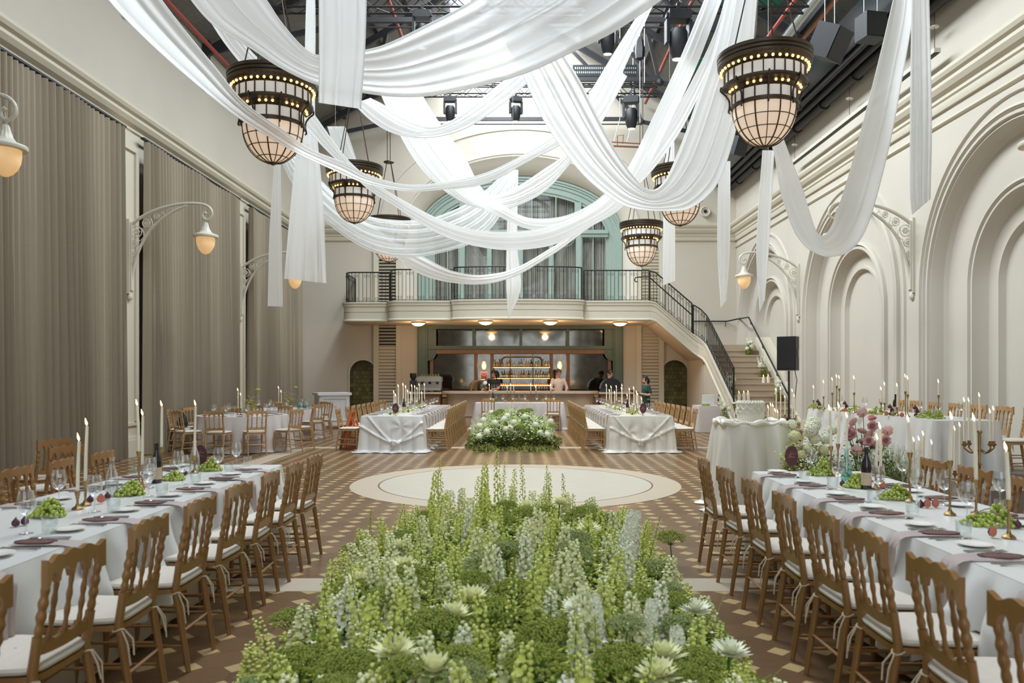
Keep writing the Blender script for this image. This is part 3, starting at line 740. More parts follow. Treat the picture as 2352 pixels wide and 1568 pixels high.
for i, (a, b, z0, z1) in enumerate(((-3.3, -1.71, 2.68, 3.28), (-1.61, -.03, 2.68, 3.28), (.07, 1.65, 2.68, 3.28), (1.75, 3.3, 2.68, 3.28),
                     (-3.12, -1.66, 1.02, 2.40), (-1.54, -1.08, 1.02, 2.40), (-.97, -.36, 1.02, 2.40), (-.34, .44, 1.02, 2.40), (.46, 1.06, 1.02, 2.40), (1.18, 1.66, 1.02, 2.40), (1.78, 3.14, 1.02, 2.40))):
    MB().b2(a, b, YM-.02, YM+.02, z0, z1).build('mirror', M['mirror'], fr, smooth=False)
mb = MB()
for s in (-1, 1): mb.b2(s*3.66, s*3.62, YB, YM+.1, 0, 3.42)
mb.b2(-3.7, 3.7, YM+.02, YM+.06, 0, 3.45); mb.build('backing', M['dark'], fr, smooth=False)
# back bar with lit shelf, brass bottle racks
bb = thing('back_bar', 'timber back bar under the mirrors with glowing shelf', 'back bar')
MB().b2(-3.0, 3.0, YB-.55, YB-.15, 0, .88).build('body', M['barwood'], bb, smooth=False)
MB().b2(-3.05, 3.05, YB-.60, YB-.15, .88, .92).build('worktop', M['marbletop'], bb, smooth=False)
MB().b2(-.95, 1.05, YB-.20, YB-.17, .93, .96).build('glow_strip', M['led'], bb, smooth=False)
MB().b2(-.95, 1.05, YB-.20, YB-.17, 1.265, 1.28).build('glow_strip', M['led'], bb, smooth=False)
sh = thing('bottle_shelf', 'brass and glass bottle shelves on the bar mirror', 'shelf')
for z in (1.62, 2.06 - .24*0):
    pass
SZ = (1.54, 1.93)
for z in SZ:
    MB().b2(-.97, 1.07, YB-.22, YB+.10, z-.012, z).build('shelf_board', M['glass'], sh, smooth=False)
    MB().b2(-.95, 1.05, YB-.20, YB-.18, z-.03, z-.014).build('glow_strip', M['led2'], sh, smooth=False)
    MB().tube([(-.98, YB-.23, z), (1.08, YB-.23, z)], .016, 6).build('shelf_rail', M['brass'], sh)
for z in (1.25,): MB().b2(-.97, 1.07, YB-.22, YB+.10, z-.012, z).build('shelf_board', M['glass'], sh, smooth=False)
MB().tube([(-.68, YB-.23, SZ[1]), (-.68, YB-.23, 2.18), (-.62, YB-.23, 2.27), (-.52, YB-.23, 2.30), (.62, YB-.23, 2.30), (.72, YB-.23, 2.27), (.78, YB-.23, 2.18), (.78, YB-.23, SZ[1])], .02, 6).build('arched_rail', M['brass'], sh)
for x in (-.97, -.36, .46, 1.07): MB().tube([(x, YB-.23, .92), (x, YB-.23, SZ[1] if abs(x-.05) > .6 else 2.30)], .014, 6).build('upright', M['brass'], sh)
# bottles
BC = [(.30, .14, .04), (.42, .24, .06), (.20, .03, .02), (.07, .12, .05), (.5, .45, .35), (.32, .30, .10), (.03, .02, .02), (.45, .30, .12), (.30, .36, .34), (.5, .38, .1)]
CN = ['amber', 'honey coloured', 'red', 'green', 'clear', 'olive', 'black', 'golden', 'pale blue', 'yellow']
bm_ = [mat('bottle_glass_%d' % i, c, .12, coat=.4) for i, c in enumerate(BC)]
shapes = [[(.035, 0), (.037, .01), (.037, .15), (.030, .18), (.013, .21), (.013, .26)], [(.045, 0), (.046, .01), (.044, .11), (.035, .15), (.014, .17), (.014, .22)], [(.032, 0), (.034, .01), (.034, .17), (.014, .22), (.013, .28)], [(.042, 0), (.048, .06), (.04, .12), (.016, .16), (.016, .20)]]
bp = []
for i in range(10):
    for j in (0, 1):
        t = thing('bottle', 'x', 'bottle', (0, 0, -50)); s = shapes[(i+2*j) % 4]
        MB().lathe(s, 10).build('glass_body', bm_[i], t)
        zt = s[-1][1]; MB().lathe([(.015, zt-.01), (.015, zt+.025)], 8).build('cap', (M['dark'], M['brass'], M['redsign'])[i % 3], t)
        MB().lathe([(max(s[1][0], s[2][0])+.001, .04), (max(s[1][0], s[2][0])+.001, .10)], 10, cap=False).build('paper_label', (M['paper'], M['label'])[(i+j) % 2], t)
        bp.append(Proto(t))
rb = random.Random(11); seen = {}
for row, z in enumerate((SZ[1], SZ[0])):
    xs = [-.92+k*.0875 for k in range(23)]
    k = 0
    for x in xs:
        if abs(x+.36) < .03 or abs(x-.46) < .03 or abs(x-1.07) < .02: continue
        if rb.random() < .04: continue
        ci = rb.randrange(10); pr = bp[ci*2+rb.randrange(2)]
        k += 1; key = (row, ci); seen[key] = seen.get(key, 0)+1
        pr.at((x, YB-.12+rb.uniform(-.01, .01), z+.001), rb.uniform(0, 6), '%s bottle on the %s bar shelf, %s from the left end' % (CN[ci], ('upper', 'middle')[row], ORD[k-1]), 'bottles on the bar shelves', rb.uniform(.86, .98))
for pr in bp:
    if not pr.used:
        for c in list(pr.o.children): bpy.data.objects.remove(c)
        bpy.data.objects.remove(pr.o)
# stacked glasses on the lower shelf, the strip's amber light put into their colour
g = thing('liqueur_glass', 'x', 'glass', (0, 0, -50)); MB().lathe([(.025, 0), (.028, .005), (.03, .09)], 8).build('bowl', mat('amber_glow_tint_glass', (.55, .22, .06), .2), g); g = Proto(g)
k = 0
for i in range(26):
    x = -.9+i*.074
    if abs(x+.36) < .03 or abs(x-.46) < .03: continue
    k += 1; g.at((x, YB-.10, 1.252), 0, 'small amber lit glass on the lowest bar shelf, %s from the left end' % ORD[k-1], 'amber glasses on the lowest shelf')
g = thing('champagne_glass', 'x', 'glass', (0, 0, -50)); MB().lathe([(.03, 0), (.004, .012), (.004, .09), (.02, .12), (.026, .17), (.022, .22)], 10, cap=False).build('bowl', M['glass'], g); g = Proto(g)
for i in range(8): g.at((-.93+i*.085, 25.95, CT+.001), 0, 'empty champagne flute on the bar top, %s from the left' % ORD[i], 'champagne flutes on the bar')
for i in range(6): g.at((.62+i*.085, 25.98, CT+.001), 0, 'empty champagne flute by the bartender in white, %s from the left' % ORD[i], 'champagne flutes on the bar')
# wall lights, sign, coffee machine, oven, clutter
for i, x in enumerate((-1.31, 1.42)):
    t = thing('wall_light', 'brass wall light with a glowing tube %s of the bottle shelves' % ('left', 'right')[i], 'wall light', (x, YM-.03, 1.80), group='brass lights on the bar mirrors')
    MB().b2(-.085, .085, -.03, 0, 0, .37).build('backplate', M['brass'], t, smooth=False)
    MB().lathe([(.028, .05), (.03, .06), (.03, .31), (.028, .32)], 10, (0, -.06, 0)).build('glowing_tube', mat('tube_glow%d' % i, (1, .8, .5), .4, emit=(1, .72, .4), estr=7), t)
t = thing('warning_sign', 'small red and grey notice on the mirror under left wall light', 'sign', (-1.31, YM-.03, 1.42))
MB().b2(-.115, .115, -.012, 0, 0, .34).build('board', M['paper'], t, smooth=False)
MB().b2(-.10, .10, -.018, -.012, .15, .325).build('red_panel', M['redsign'], t, smooth=False)
MB().tube([(.055*math.cos(a), -.02, .24+.055*math.sin(a)) for a in [2*PI*k/16 for k in range(16)]], .008, 5, closed=True).build('ring_symbol', M['paper'], t)
MB().b2(-.10, .10, -.018, -.012, .02, .14).build('grey_panel', mat('grey_print', (.12, .10, .13), .7), t, smooth=False)
t = thing('coffee_machine', 'chrome espresso machine at the left end of the bar', 'coffee machine', (-3.0, 26.45, CT-.03))
mb = MB(); mb.b2(-.38, .38, -.22, .25, .05, .14).b2(-.38, .38, 0, .25, .14, .34).b2(-.40, .40, -.22, .26, .34, .50); mb.build('body', mat('chrome', (.36, .33, .29), .3, .8), t, smooth=False)
for x in (-.25, 0, .25): MB().lathe([(.035, .26), (.04, .28), (.04, .34)], 10, (x, -.12, 0)).tube([(x, -.14, .28), (x, -.30, .27)], .012, 6).build('group_head', M['black'], t)
MB().b2(-.34, .34, -.2, .22, .5, .53).build('cup_rail', M['brass'], t, smooth=False)
for x in (-.3, .3): MB().b2(x-.04, x+.04, -.18, .2, 0, .05).build('foot', M['black'], t, smooth=False)
cu = Proto(tag(MB().lathe([(.03, 0), (.038, .06)], 10).build('coffee_cup', mat('green_cup', (.14, .25, .12), .3)), 'x', 'cup'))
for k in range(7): cu.at((-3.27+k*.09, 26.5, CT-.03+.53), 0, 'green cup on top of the coffee machine, %s from the left' % ORD[k], 'cups on the coffee machine')
t = thing('coffee_grinder', 'black coffee grinder beside the espresso machine', 'grinder', (-3.55, 26.4, CT-.03))
MB().b2(-.10, .10, -.12, .12, 0, .38).build('body', M['black'], t, smooth=False); MB().lathe([(.05, .38), (.11, .50), (.11, .62)], 12).build('hopper', M['dark'], t)
t = thing('pizza_oven', 'black domed oven on the right end of the bar', 'oven', (3.0, 26.4, CT-.03))
mb = MB(); mb.add(*[(lambda pl: ([(a, -.25, b) for a, b in pl]+[(a, .25, b) for a, b in pl], [(i, (i+1) % len(pl), len(pl)+(i+1) % len(pl), len(pl)+i) for i in range(len(pl))]+[tuple(range(len(pl)-1, -1, -1)), tuple(range(len(pl), 2*len(pl)))]))([(.36*math.cos(PI*k/16), .10+.36*math.sin(PI*k/16)) for k in range(17)])][0]); mb.build('dome', M['blackgloss'], t, ang=40)
MB().b2(-.34, .34, -.25, .25, 0, .10).build('base', M['dark'], t, smooth=False)
t = thing('beer_tap', 'brass beer tap tower with round badges on the bar', 'beer tap', (-1.30, 26.2, CT))
MB().tube([(-.32, 0, 0), (-.32, 0, .2), (-.2, 0, .32), (0, 0, .36), (.14, 0, .36)], .05, 10).tube([(.14, 0, .36), (.14, 0, 0)], .03, 8).build('tower', M['brass'], t)
for i, x in enumerate((-.02, .15)): MB().sph((x, -.08, .27), .065, 12, 8, (1, .3, 1)).build('badge', (M['black'], M['paper'])[i], t)
t = tag(MB().grid(lambda u, v: (-1.05+u*.34, 25.72+v*.2, CT+.012+.03*abs(math.sin(u*7))*math.sin(PI*v)), 18, 6).build('bar_cloth', M['grey_cloth']), 'crumpled pale cloth lying on the bar top', 'cloth')
# soffit lamps
pr = thing('ceiling_light', 'x', 'ceiling light', (0, 0, -50))
MB().lathe([(.02, -.13), (.12, -.115), (.20, -.07), (.23, -.03)], 20).build('glowing_bowl', M['bowl'], pr); MB().lathe([(.235, -.035), (.245, -.02), (.235, 0), (.1, 0)], 20).build('brass_rim', M['brass'], pr)
pr = Proto(pr)
for x, y, n in ((-3.40, 26.55, 'brass rimmed bowl light under the balcony, leftmost of the front row'), (-1.13, 25.95, 'brass rimmed bowl light under the balcony, left of the middle'), (.98, 25.95, 'brass rimmed bowl light under the balcony, right of the middle'), (3.32, 26.5, 'brass rimmed bowl light under the balcony, rightmost of the front row')):
    pr.at((x, y, 3.40), 0, n, 'lights under the balcony')
for x, y in ((-3.40, 26.55), (-1.13, 25.95), (.98, 25.95), (3.32, 26.5)):
    l = bpy.data.lights.new('bowl_lamp', 'POINT'); l.energy = 16; l.color = (1, .66, .36); l.shadow_soft_size = .1
    o = bpy.data.objects.new('bowl_lamp', l); o.location = (x, y, 3.14); COL.objects.link(o)
for i, x in enumerate((-1.31, 1.42)):
    l = bpy.data.lights.new('tube_lamp', 'POINT'); l.energy = 5; l.color = (1, .66, .36); l.shadow_soft_size = .05
    o = bpy.data.objects.new('tube_lamp', l); o.location = (x, YM-.2, 1.98); COL.objects.link(o)
# ---- horn speaker, hall fixtures on the back wall ----
t = thing('horn_speaker', 'round horn speaker on the back wall beside right chandelier', 'speaker', (6.57, YB, 7.45))
MB().tube([(0, 0, 0), (0, -.12, 0)], .15, 20).build('body', M['trim'], t); MB().tube([(.16*math.cos(a), -.13, .16*math.sin(a)) for a in [2*PI*k/24 for k in range(24)]], .03, 8, closed=True).build('rim', M['trim'], t)
MB().tube([(0, -.11, 0), (0, -.15, 0)], .06, 14).build('cone', M['dark'], t)
# ---- small white bar with FIRST lettering, side table, linen ----
t = thing('mobile_bar', 'white panelled mobile bar standing before the left back wall', 'mobile bar', (-5.80, 24.5, 0), .50)
MB().b2(-.46, .46, -.30, .30, .10, 1.02).build('body', M['whitepaint'], t, smooth=False)
MB().b2(-.52, .52, -.36, .34, 1.02, 1.10).build('top', M['whitepaint'], t, smooth=False)
mb = MB(); mb.b2(-.40, .40, -.33, -.30, .24, .28).b2(-.40, .40, -.33, -.30, .92, .96).b2(-.40, -.36, -.33, -.30, .28, .92).b2(.36, .40, -.33, -.30, .28, .92).b2(-.48, .48, -.34, -.30, .10, .17); mb.build('panel_moulding', M['whitepaint'], t, smooth=False)
for x in (-.38, .38):
    for y in (-.22, .22): MB().b2(x-.04, x+.04, y-.04, y+.04, 0, .10).build('caster', M['black'], t, smooth=False)
def text(body, size, mt, parent, loc, rot, name='lettering', ext=.001):
    cu = bpy.data.curves.new('glyphs', 'FONT'); cu.body = body; cu.size = size; cu.extrude = ext; cu.align_x = 'CENTER'; cu.align_y = 'CENTER'
    q = bpy.data.objects.new('glyphs', cu); me = bpy.data.meshes.new_from_object(q); bpy.data.objects.remove(q); me.materials.clear(); me.materials.append(mt)
    o = bpy.data.objects.new(name, me); COL.objects.link(o); o.location = loc; o.rotation_euler = rot; o.parent = parent; return o
text('FIRST RI', .10, mat('grey_letters', (.30, .31, .33), .6), t, (-.10, -.302, .66), (PI/2, 0, 0))
# ---------------- chairs ----------------
def turned(p0, p1, rmax, n=8, beads=5, k=26):
    """turned spindle between two points: swelling beads that taper to the ends"""
    p0, p1 = Vector(p0), Vector(p1); pts = []; rs = []
    for i in range(k+1):
        t = i/k; pts.append(p0.lerp(p1, t))
        e = math.sin(PI*t); rs.append(rmax*((.60+.12*e)+.32*abs(math.sin(PI*beads*t))**1.5*(.6+.4*e)))
    return pts, rs
def fan_strip(xs, zlo, zhi, y0, y1):
    mb = MB(); vs = []; n = len(xs)
    for x in xs:
        a, b = zlo(x), zhi(x); yo = y0(x)
        vs += [(x, yo-y1, a), (x, yo-y1, b), (x, yo+y1, b), (x, yo+y1, a)]
    fs = []
    for i in range(n-1):
        for k in range(4): fs.append((i*4+k, i*4+(k+1) % 4, (i+1)*4+(k+1) % 4, (i+1)*4+k))
    fs += [(3, 2, 1, 0), tuple((n-1)*4+k for k in range(4))]
    return mb.add(vs, fs)
SPX = (-.10, 0.0, .10)
def back_y(z): return -.185-max(0, z-.46)*.16
def make_chair(w, cu, near=True, label='gilt chair', xleg=0):
    t = thing('banquet_chair', label, 'chair', (0, 0, -60))
    b = .0
    hw = .178
    def crest(x): return .905+.007*math.cos(x*2*PI/.105)-.016*(abs(x)/.2)**2+.010*max(0, (abs(x)-.170)/.03)
    def arch(x):
        nodes = [-.178]+list(SPX)+[.178]
        for a, c in zip(nodes[:-1], nodes[1:]):
            if a <= x <= c:
                q = (x-(a+c)/2)/((c-a)/2-.013); return .800+.048*math.sqrt(max(0, 1-q*q))
        return .792
    xs = [-.205+.41*i/80 for i in range(81)]
    tr = fan_strip(xs, arch, crest, lambda x: back_y(.86)-.02*(x/.2)**2+.02, .0115)
    def lowtop(x):
        nodes = [-.178]+list(SPX)+[.178]
        d = min(abs(x-q) for q in nodes); return .566+.022*math.exp(-(d/.018)**2)
    lr = fan_strip([-.172+.344*i/48 for i in range(49)], lambda x: .518+.012*(abs(x)/.172)**2, lowtop, lambda x: back_y(.54), .011)
    stl = []
    for s in (-1, 1):
        p, r = turned((s*hw, back_y(.60), .60), (s*hw, back_y(.82), .815), .0195, beads=4)
        stl.append((p, r))
    spn = []
    for x in SPX:
        p, r = turned((x, back_y(.56), .56), (x, back_y(.84)+.008, .825), .0125, beads=4)
        spn.append((p, r))
    n = 10 if near else 6
    if near:
        tr.build('crest_rail', w, t, ang=50); lr.build('lower_rail', w, t, ang=50)
        for p, r in stl: MB().tube(p, r, n).build('stile', w, t, ang=60)
        for p, r in spn: MB().tube(p, r, 8).build('spindle', w, t, ang=60)
    else:
        mb = tr
        for o in (lr,): mb.add(o.v, o.f)
        for p, r in stl+spn: mb.tube(p[::2]+([] if len(p) % 2 else [p[-1]]), r[::2]+([] if len(p) % 2 else [r[-1]]), 6)
        mb.build('backrest', w, t, ang=50)
    for s in (-1, 1):     # rear leg runs up to the turned stile
        MB().tube([(s*hw, -.255, 0), (s*hw, -.225, .2), (s*hw, back_y(.46), .46), (s*hw, back_y(.60), .605)], [.0135, .017, .0195, .0195], n).build('leg', w, t)
        MB().tube([(s*.172, .205, 0), (s*.178, .195, .12), (s*.182, .188, .40), (s*.184, .186, .43)], [.012, .0165, .021, .020], n).build('leg', w, t)
    mb = MB(); rim = []
    for k in range(32):
        a = 2*PI*k/32; c, s = math.cos(a), math.sin(a); e = .38
        rim.append((.215*math.copysign(abs(c)**e, c)*(1.0 if s > 0 else .93), .205*math.copysign(abs(s)**e, s)))
    mb.ext(rim, .425, .452, 'xy').build('seat_frame', w, t, ang=50)
    cm = MB(); rows = [(.90, .453), (1.0, .462), (1.02, .474), (.98, .486), (.80, .494), (.45, .499), (.02, .500)]
    vs = [(x*q, y*q, z) for q, z in rows for x, y in rim]; m = len(rim)
    cm.add(vs, [(i*m+k, i*m+(k+1) % m, (i+1)*m+(k+1) % m, (i+1)*m+k) for i in range(len(rows)-1) for k in range(m)]+[tuple(range(m-1, -1, -1))])
    cu_o = cm.build('cushion', cu, t)
    sr = []
    for z in (.17, .29): sr.append([(-.176, .195, z), (.176, .195, z)])
    for s in (-1, 1):
        for z in (.14, .25): sr.append([(s*.178, -.225, z), (s*.178, .195, z)])
    sr.append([(-.178, -.222, .22), (.178, -.222, .22)])
    if near:
        for p in sr: MB().tube(p, [.0085, .0085], 6).build('stretcher', w, t)
        for s in (-1, 1):
            mb = MB(); mb.tube([(s*hw+.024*math.cos(a), back_y(.44)+.026*math.sin(a), .43+.006*math.sin(2*a)) for a in [2*PI*k/10 for k in range(10)]], .0045, 5, closed=True)
            mb.tube([(s*(hw+.015), back_y(.44)-.022, .43), (s*(hw+.03), -.24, .37), (s*(hw+.022), -.25, .27)], .004, 4); mb.tube([(s*(hw+.0), back_y(.44)-.026, .43), (s*(hw-.012), -.245, .38), (s*(hw-.002), -.255, .31)], .004, 4)
            mb.build('cushion_tie', M['string'], t)
    else:
        mb = MB()
        for p in sr: mb.tube(p, [.0085, .0085], 5)
        mb.build('stretchers', w, t)
    return Proto(t)
CH_N = make_chair(M['wood'], M['cushion'], True)
CH_M = make_chair(M['woodpale'], M['cushion'], True)
CH_F = make_chair(M['woodpale'], M['cushion'], False)
R90 = PI/2      # chair faces +Y at rz 0;  rz=+90deg faces -X, rz=-90deg faces +X
for i, d in enumerate((7.03, 6.40, 5.77, 5.14, 4.51, 3.88, 3.25, 2.62)):
    CH_N.at((-2.06, d, 0), R90+.03*((i*7) % 3-1), 'gilt chair on aisle side of left front table, %s from far end' % ORD[i], 'chairs at the left front table')
for i, d in enumerate((6.72, 6.04, 5.34, 4.68, 4.12, 3.58, 2.98, 2.42)):
    CH_N.at((1.80, d, 0), -R90+.03*((i*5) % 3-1), 'gilt chair on aisle side of right front table, %s from far end' % ORD[i], 'chairs at the right front table')
for i, (d, r) in enumerate(((7.40, 0.0), (6.75, .05), (6.12, -.05))):
    CH_N.at((-3.64, d, 0), -R90+r, 'gilt chair on curtain side of left front table, %s from far end' % ORD[i], 'chairs at the left front table')
for i, (d, r) in enumerate(((6.72, .0), (6.10, .05), (5.46, -.04))):
    CH_N.at((3.24, d, 0), R90+r, 'gilt chair on outer side of right front table, %s from far end' % ORD[i], 'chairs at the right front table')
CH_N.at((-5.40, 8.95, 0), 1.15, 'gilt wood chair by the long curtain, farther of the turned pair', 'turned chairs by the curtain')
CH_N.at((-4.82, 8.12, 0), 1.25, 'gilt wood chair by the long curtain, nearer of the turned pair', 'turned chairs by the curtain')
# far tables
for i in range(10):
    CH_F.at((-1.80, 17.20+i*.62, 0), R90, 'pale gilt chair on aisle side of left far table, %s from near end' % ORD[i], 'chairs at the left far table')
    CH_F.at((1.62, 17.30+i*.62, 0), -R90, 'pale gilt chair on aisle side of right far table, %s from near end' % ORD[i], 'chairs at the right far table')
    if i < 9:
        CH_F.at((3.55, 17.30+i*.62, 0), R90, 'pale gilt chair on stair side of right far table, %s from near end' % ORD[i], 'chairs at the right far table')
        CH_F.at((-3.72, 18.3+i*.62, 0), -R90, 'pale gilt chair on outer side of left far table, %s past high chair' % ORD[i], 'chairs at the left far table')
CH_M.at((-3.72, 17.35, 0), -R90, 'pale gilt chair beside the orange high chair at left far table', 'chairs at the left far table')
for i, (x, y, r) in enumerate(((-.95, 23.70, 0.0), (.98, 23.70, 0.0), (-1.0, 25.14, PI), (.0, 25.14, PI), (.9, 25.14, PI))):
    CH_F.at((x, y, 0), r, ('pale gilt chair before the bar table, left behind the flower mound', 'pale gilt chair before the bar table, right of the flower mound', 'pale gilt chair between bar and its table, leftmost', 'pale gilt chair between bar and its table, middle', 'pale gilt chair between bar and its table, rightmost')[i], 'chairs at the bar table')

# ---------------- tables and cloths ----------------
def frame_table(name, label, x0, x1, y0, y1, zt, rnd_=False):
    t = thing(name, label, 'table', ((x0+x1)/2, (y0+y1)/2, 0)); hx, hy = (x1-x0)/2-.03, (y1-y0)/2-.03
    if rnd_: MB().lathe([(hx, zt-.035), (hx, zt-.008)], 32).build('tabletop', M['barwood'], t)
    else: MB().b2(-hx, hx, -hy, hy, zt-.035, zt-.008).build('tabletop', M['barwood'], t, smooth=False)
    k = .6 if rnd_ else .9
    for a in (-1, 1):
        for b in (-1, 1): MB().tube([(a*hx*k, b*hy*k, .0), (a*hx*k, b*hy*k, zt-.03)], .02, 8).build('leg', M['dark'], t)
    return t
def perim(x0, x1, y0, y1, r, step=.035):
    """rounded rectangle points with outward normals, counter-clockwise from the near-left corner"""
    pts = []
    for cx, cy, a0 in ((x0+r, y0+r, 180), (x1-r, y0+r, 270), (x1-r, y1-r, 0), (x0+r, y1-r, 90)):
        for k in range(6):
            a = math.radians(a0+90*k/5); pts.append((cx+r*math.cos(a), cy+r*math.sin(a), math.cos(a), math.sin(a)))
    out = []; n = len(pts)
    for i in range(n):
        a, b = pts[i], pts[(i+1) % n]; L = math.hypot(b[0]-a[0], b[1]-a[1]); m = max(1, int(L/step))
        for k in range(m):
            t = k/m; out.append(tuple(lerp(a[j], b[j], t) for j in range(4)))
    return out
def draped(x0, x1, y0, y1, zt, drop, fold=.03, freq=9.0, flare=.03, seed=1, extra=None, nv=16, puddle=0.0, step=.035, r=.05, pts=None):
    """cloth lying on a table top and hanging: drop(s, x, y) gives the hanging length"""
    rr = random.Random(seed); ph = [rr.uniform(0, 6.28) for _ in range(5)]
    pr = pts or perim(x0, x1, y0, y1, r, step); m = len(pr); mb = MB(); vs = []; s = 0; S_ = []
    for i, p in enumerate(pr):
        S_.append(s); q = pr[(i+1) % m]; s += math.hypot(q[0]-p[0], q[1]-p[1])
    tot = s
    for j in range(nv+1):
        v = j/nv
        for i, (x, y, nx, ny) in enumerate(pr):
            u = S_[i]; D = drop(u, x, y) if callable(drop) else drop
            w_ = 4*PI*round(freq*tot/12.57)/tot
            f = (2*abs(math.sin(u*w_*.5+ph[0]+.45*math.sin(u*1.7*2*PI*round(tot/3.7)/tot/1.7+ph[1])))**.75-1)*(.65+.35*math.sin(u*2*PI*round(tot/2.7)/tot+ph[2]))+.25*math.sin(u*2*PI*round(w_*.37*tot/6.28)/tot+ph[3])
            o = .004+.010*min(1, v*6)+flare*v+fold*f*min(1, v*1.6)**1.2
            z = zt-D*v
            if extra:
                e = extra(x, y, z, nx, ny, v); o += e
            if puddle and z < .05: o += puddle*(1-z/.05)*(.6+.4*math.sin(u*9+ph[4])); z = max(.006+.012*abs(math.sin(u*13)), z)
            vs.append((x+nx*o, y+ny*o, max(.004, z)))
    mb.add(vs, [(j*m+i, j*m+(i+1) % m, (j+1)*m+(i+1) % m, (j+1)*m+i) for j in range(nv) for i in range(m)])
    top = []; K = 5; cx, cy = (x0+x1)/2, (y0+y1)/2
    # concentric rings to the middle line for the flat top
    o0 = len(mb.v); rings = [1, .985, .9, .7, .4, 0]
    for q in rings:
        for (x, y, nx, ny) in pr:
            px = cx+(x-cx)*q; py = y if (y1-y0) > 3*(x1-x0) else cy+(y-cy)*q
            if (y1-y0) > 3*(x1-x0): py = min(max(y, y0+(1-q)*(x1-x0)/2), y1-(1-q)*(x1-x0)/2)
            wz = .0035*math.sin(px*7+py*3.1+ph[0])*math.sin(py*6+ph[1]) if q < .985 else 0
            top.append((px, py, zt+wz))
    mb.add(top, [(k*m+i, k*m+(i+1) % m, (k+1)*m+(i+1) % m, (k+1)*m+i) for k in range(len(rings)-1) for i in range(m)])
    return mb
LT = (-3.37, -2.27, 1.7, 7.62); RT = (2.06, 3.06, 1.6, 7.10); TZ = .76
frame_table('banquet_table', 'long banquet table under white satin at front left', *LT, TZ-.012)
frame_table('banquet_table', 'long banquet table under white satin at front right', *RT, TZ-.012)
for (x0, x1, y0, y1), nm, ai in ((LT, 'left', 1), (RT, 'right', -1)):
    o = draped(x0+.015, x1-.015, y0+.015, y1-.015, TZ-.022, TZ-.05, .012, 22, .012, 3).build('under_cloth', M['under_cloth'])
    tag(o, 'plain champagne undercloth showing below the satin of the %s front table' % nm, 'tablecloth', 'champagne undercloths')
    ax = x1 if ai > 0 else x0
    def dr(s, x, y, ax=ax, y1=y1):
        if y > y1-.12: return TZ-.01
        if abs(x-ax) < .1: return .28+.28*abs(math.sin((y1-y)*PI/1.26+.35))+.03*math.sin(y*5)
        return .40
    o = draped(x0, x1, y0, y1, TZ, dr, .10, 22, .06, 5 if ai > 0 else 8, puddle=.12).build('tablecloth', M['white_cloth'])
    tag(o, 'white satin cloth swagged along the aisle side of the %s front table' % nm, 'tablecloth', 'white satin tablecloths')
# far long tables with gathered knots on their near ends
def knot_fx(xc, y0, zt, kx, kz, others=()):
    def fx(x, y, z, nx, ny, v):
        if ny > -.7: return 0
        d = 0
        for (ax, az, am, nf) in ((kx, kz, .010, 7),)+tuple(others):
            r = math.hypot(x-ax, z-az); a = math.atan2(z-az, x-ax)
            d += am*math.sin(a*nf)*min(1, r/.09)*math.exp(-r/.34)
        for sx_, ex in ((-1, .95), (1, .8), (-1, .45), (1, .38)):     # swags running from the knot up to the corners
            q = (x-kx)*sx_
            if q > 0: d += .030*math.exp(-((z-(kz+ex*(q/.6)**1.35*.62))/.030)**2)*min(1, q/.06)
        return d+.02+.10*max(0, .5-z)**1.5
    return fx
def rosette(c, r, mt, name='knot', parent=None, nrm=(0, -1, 0)):
    mb = MB(); rr = random.Random(int(c[0]*100)); 
    for k in range(11):
        a = rr.uniform(0, 6.28); q = rr.uniform(.15, .75)*r
        mb.sph((c[0]+q*math.cos(a), c[1]-.02-rr.uniform(0, .03), c[2]+q*math.sin(a)), r*rr.uniform(.28, .5), 9, 6, (rr.uniform(.6, 1.3), .7, rr.uniform(.6, 1.2)))
    return mb.build(name, mt, parent)
for x0, x1, nm, kx, ot, sd in ((-3.36, -2.06, 'left', -2.62, ((-2.50, .55, .012, 6),), 21), (1.90, 3.22, 'right', 2.52, ((2.25, .42, .012, 6), (2.85, .40, .012, 6)), 22)):
    y0, y1 = 16.75, 23.4
    frame_table('banquet_table', 'long banquet table under white cloth at the far %s' % nm, x0, x1, y0, y1, TZ-.01)
    kz = .20 if nm == 'left' else .24
    t = draped(x0, x1, y0, y1, TZ, TZ-.005, .036, 26, .05, sd, extra=knot_fx((x0+x1)/2, y0, TZ, kx, kz, ot), step=.022, nv=40, puddle=.16).build('tablecloth', M['white_cloth'] if nm == 'left' else M['ivory_cloth'])
    tag(t, 'white floor-length cloth knotted low on the near end of the %s far table' % nm, 'tablecloth', 'knotted tablecloths')
    rosette((kx, y0-.10, kz), .11, M['white_cloth'] if nm == 'left' else M['ivory_cloth'], 'gathered_knot', t)
# table before the bar
frame_table('dining_table', 'table under pale mauve cloth set before the bar', -1.36, 1.32, 23.95, 24.85, TZ+.02)
tag(draped(-1.36, 1.32, 23.95, 24.85, TZ+.035, TZ+.03, .045, 24, .10, 31, puddle=.10).build('tablecloth', M['grey_cloth']), 'pale mauve floor-length cloth on the table before the bar', 'tablecloth')
# side table by the stairs
frame_table('side_table', 'small clothed table under the stair', 5.05, 5.75, 22.6, 23.4, TZ-.01)
tag(draped(5.05, 5.75, 22.6, 23.4, TZ, TZ-.01, .02, 8, .04, 33).build('tablecloth', M['grey_cloth']), 'pale mauve cloth on the small table under the stair', 'tablecloth')
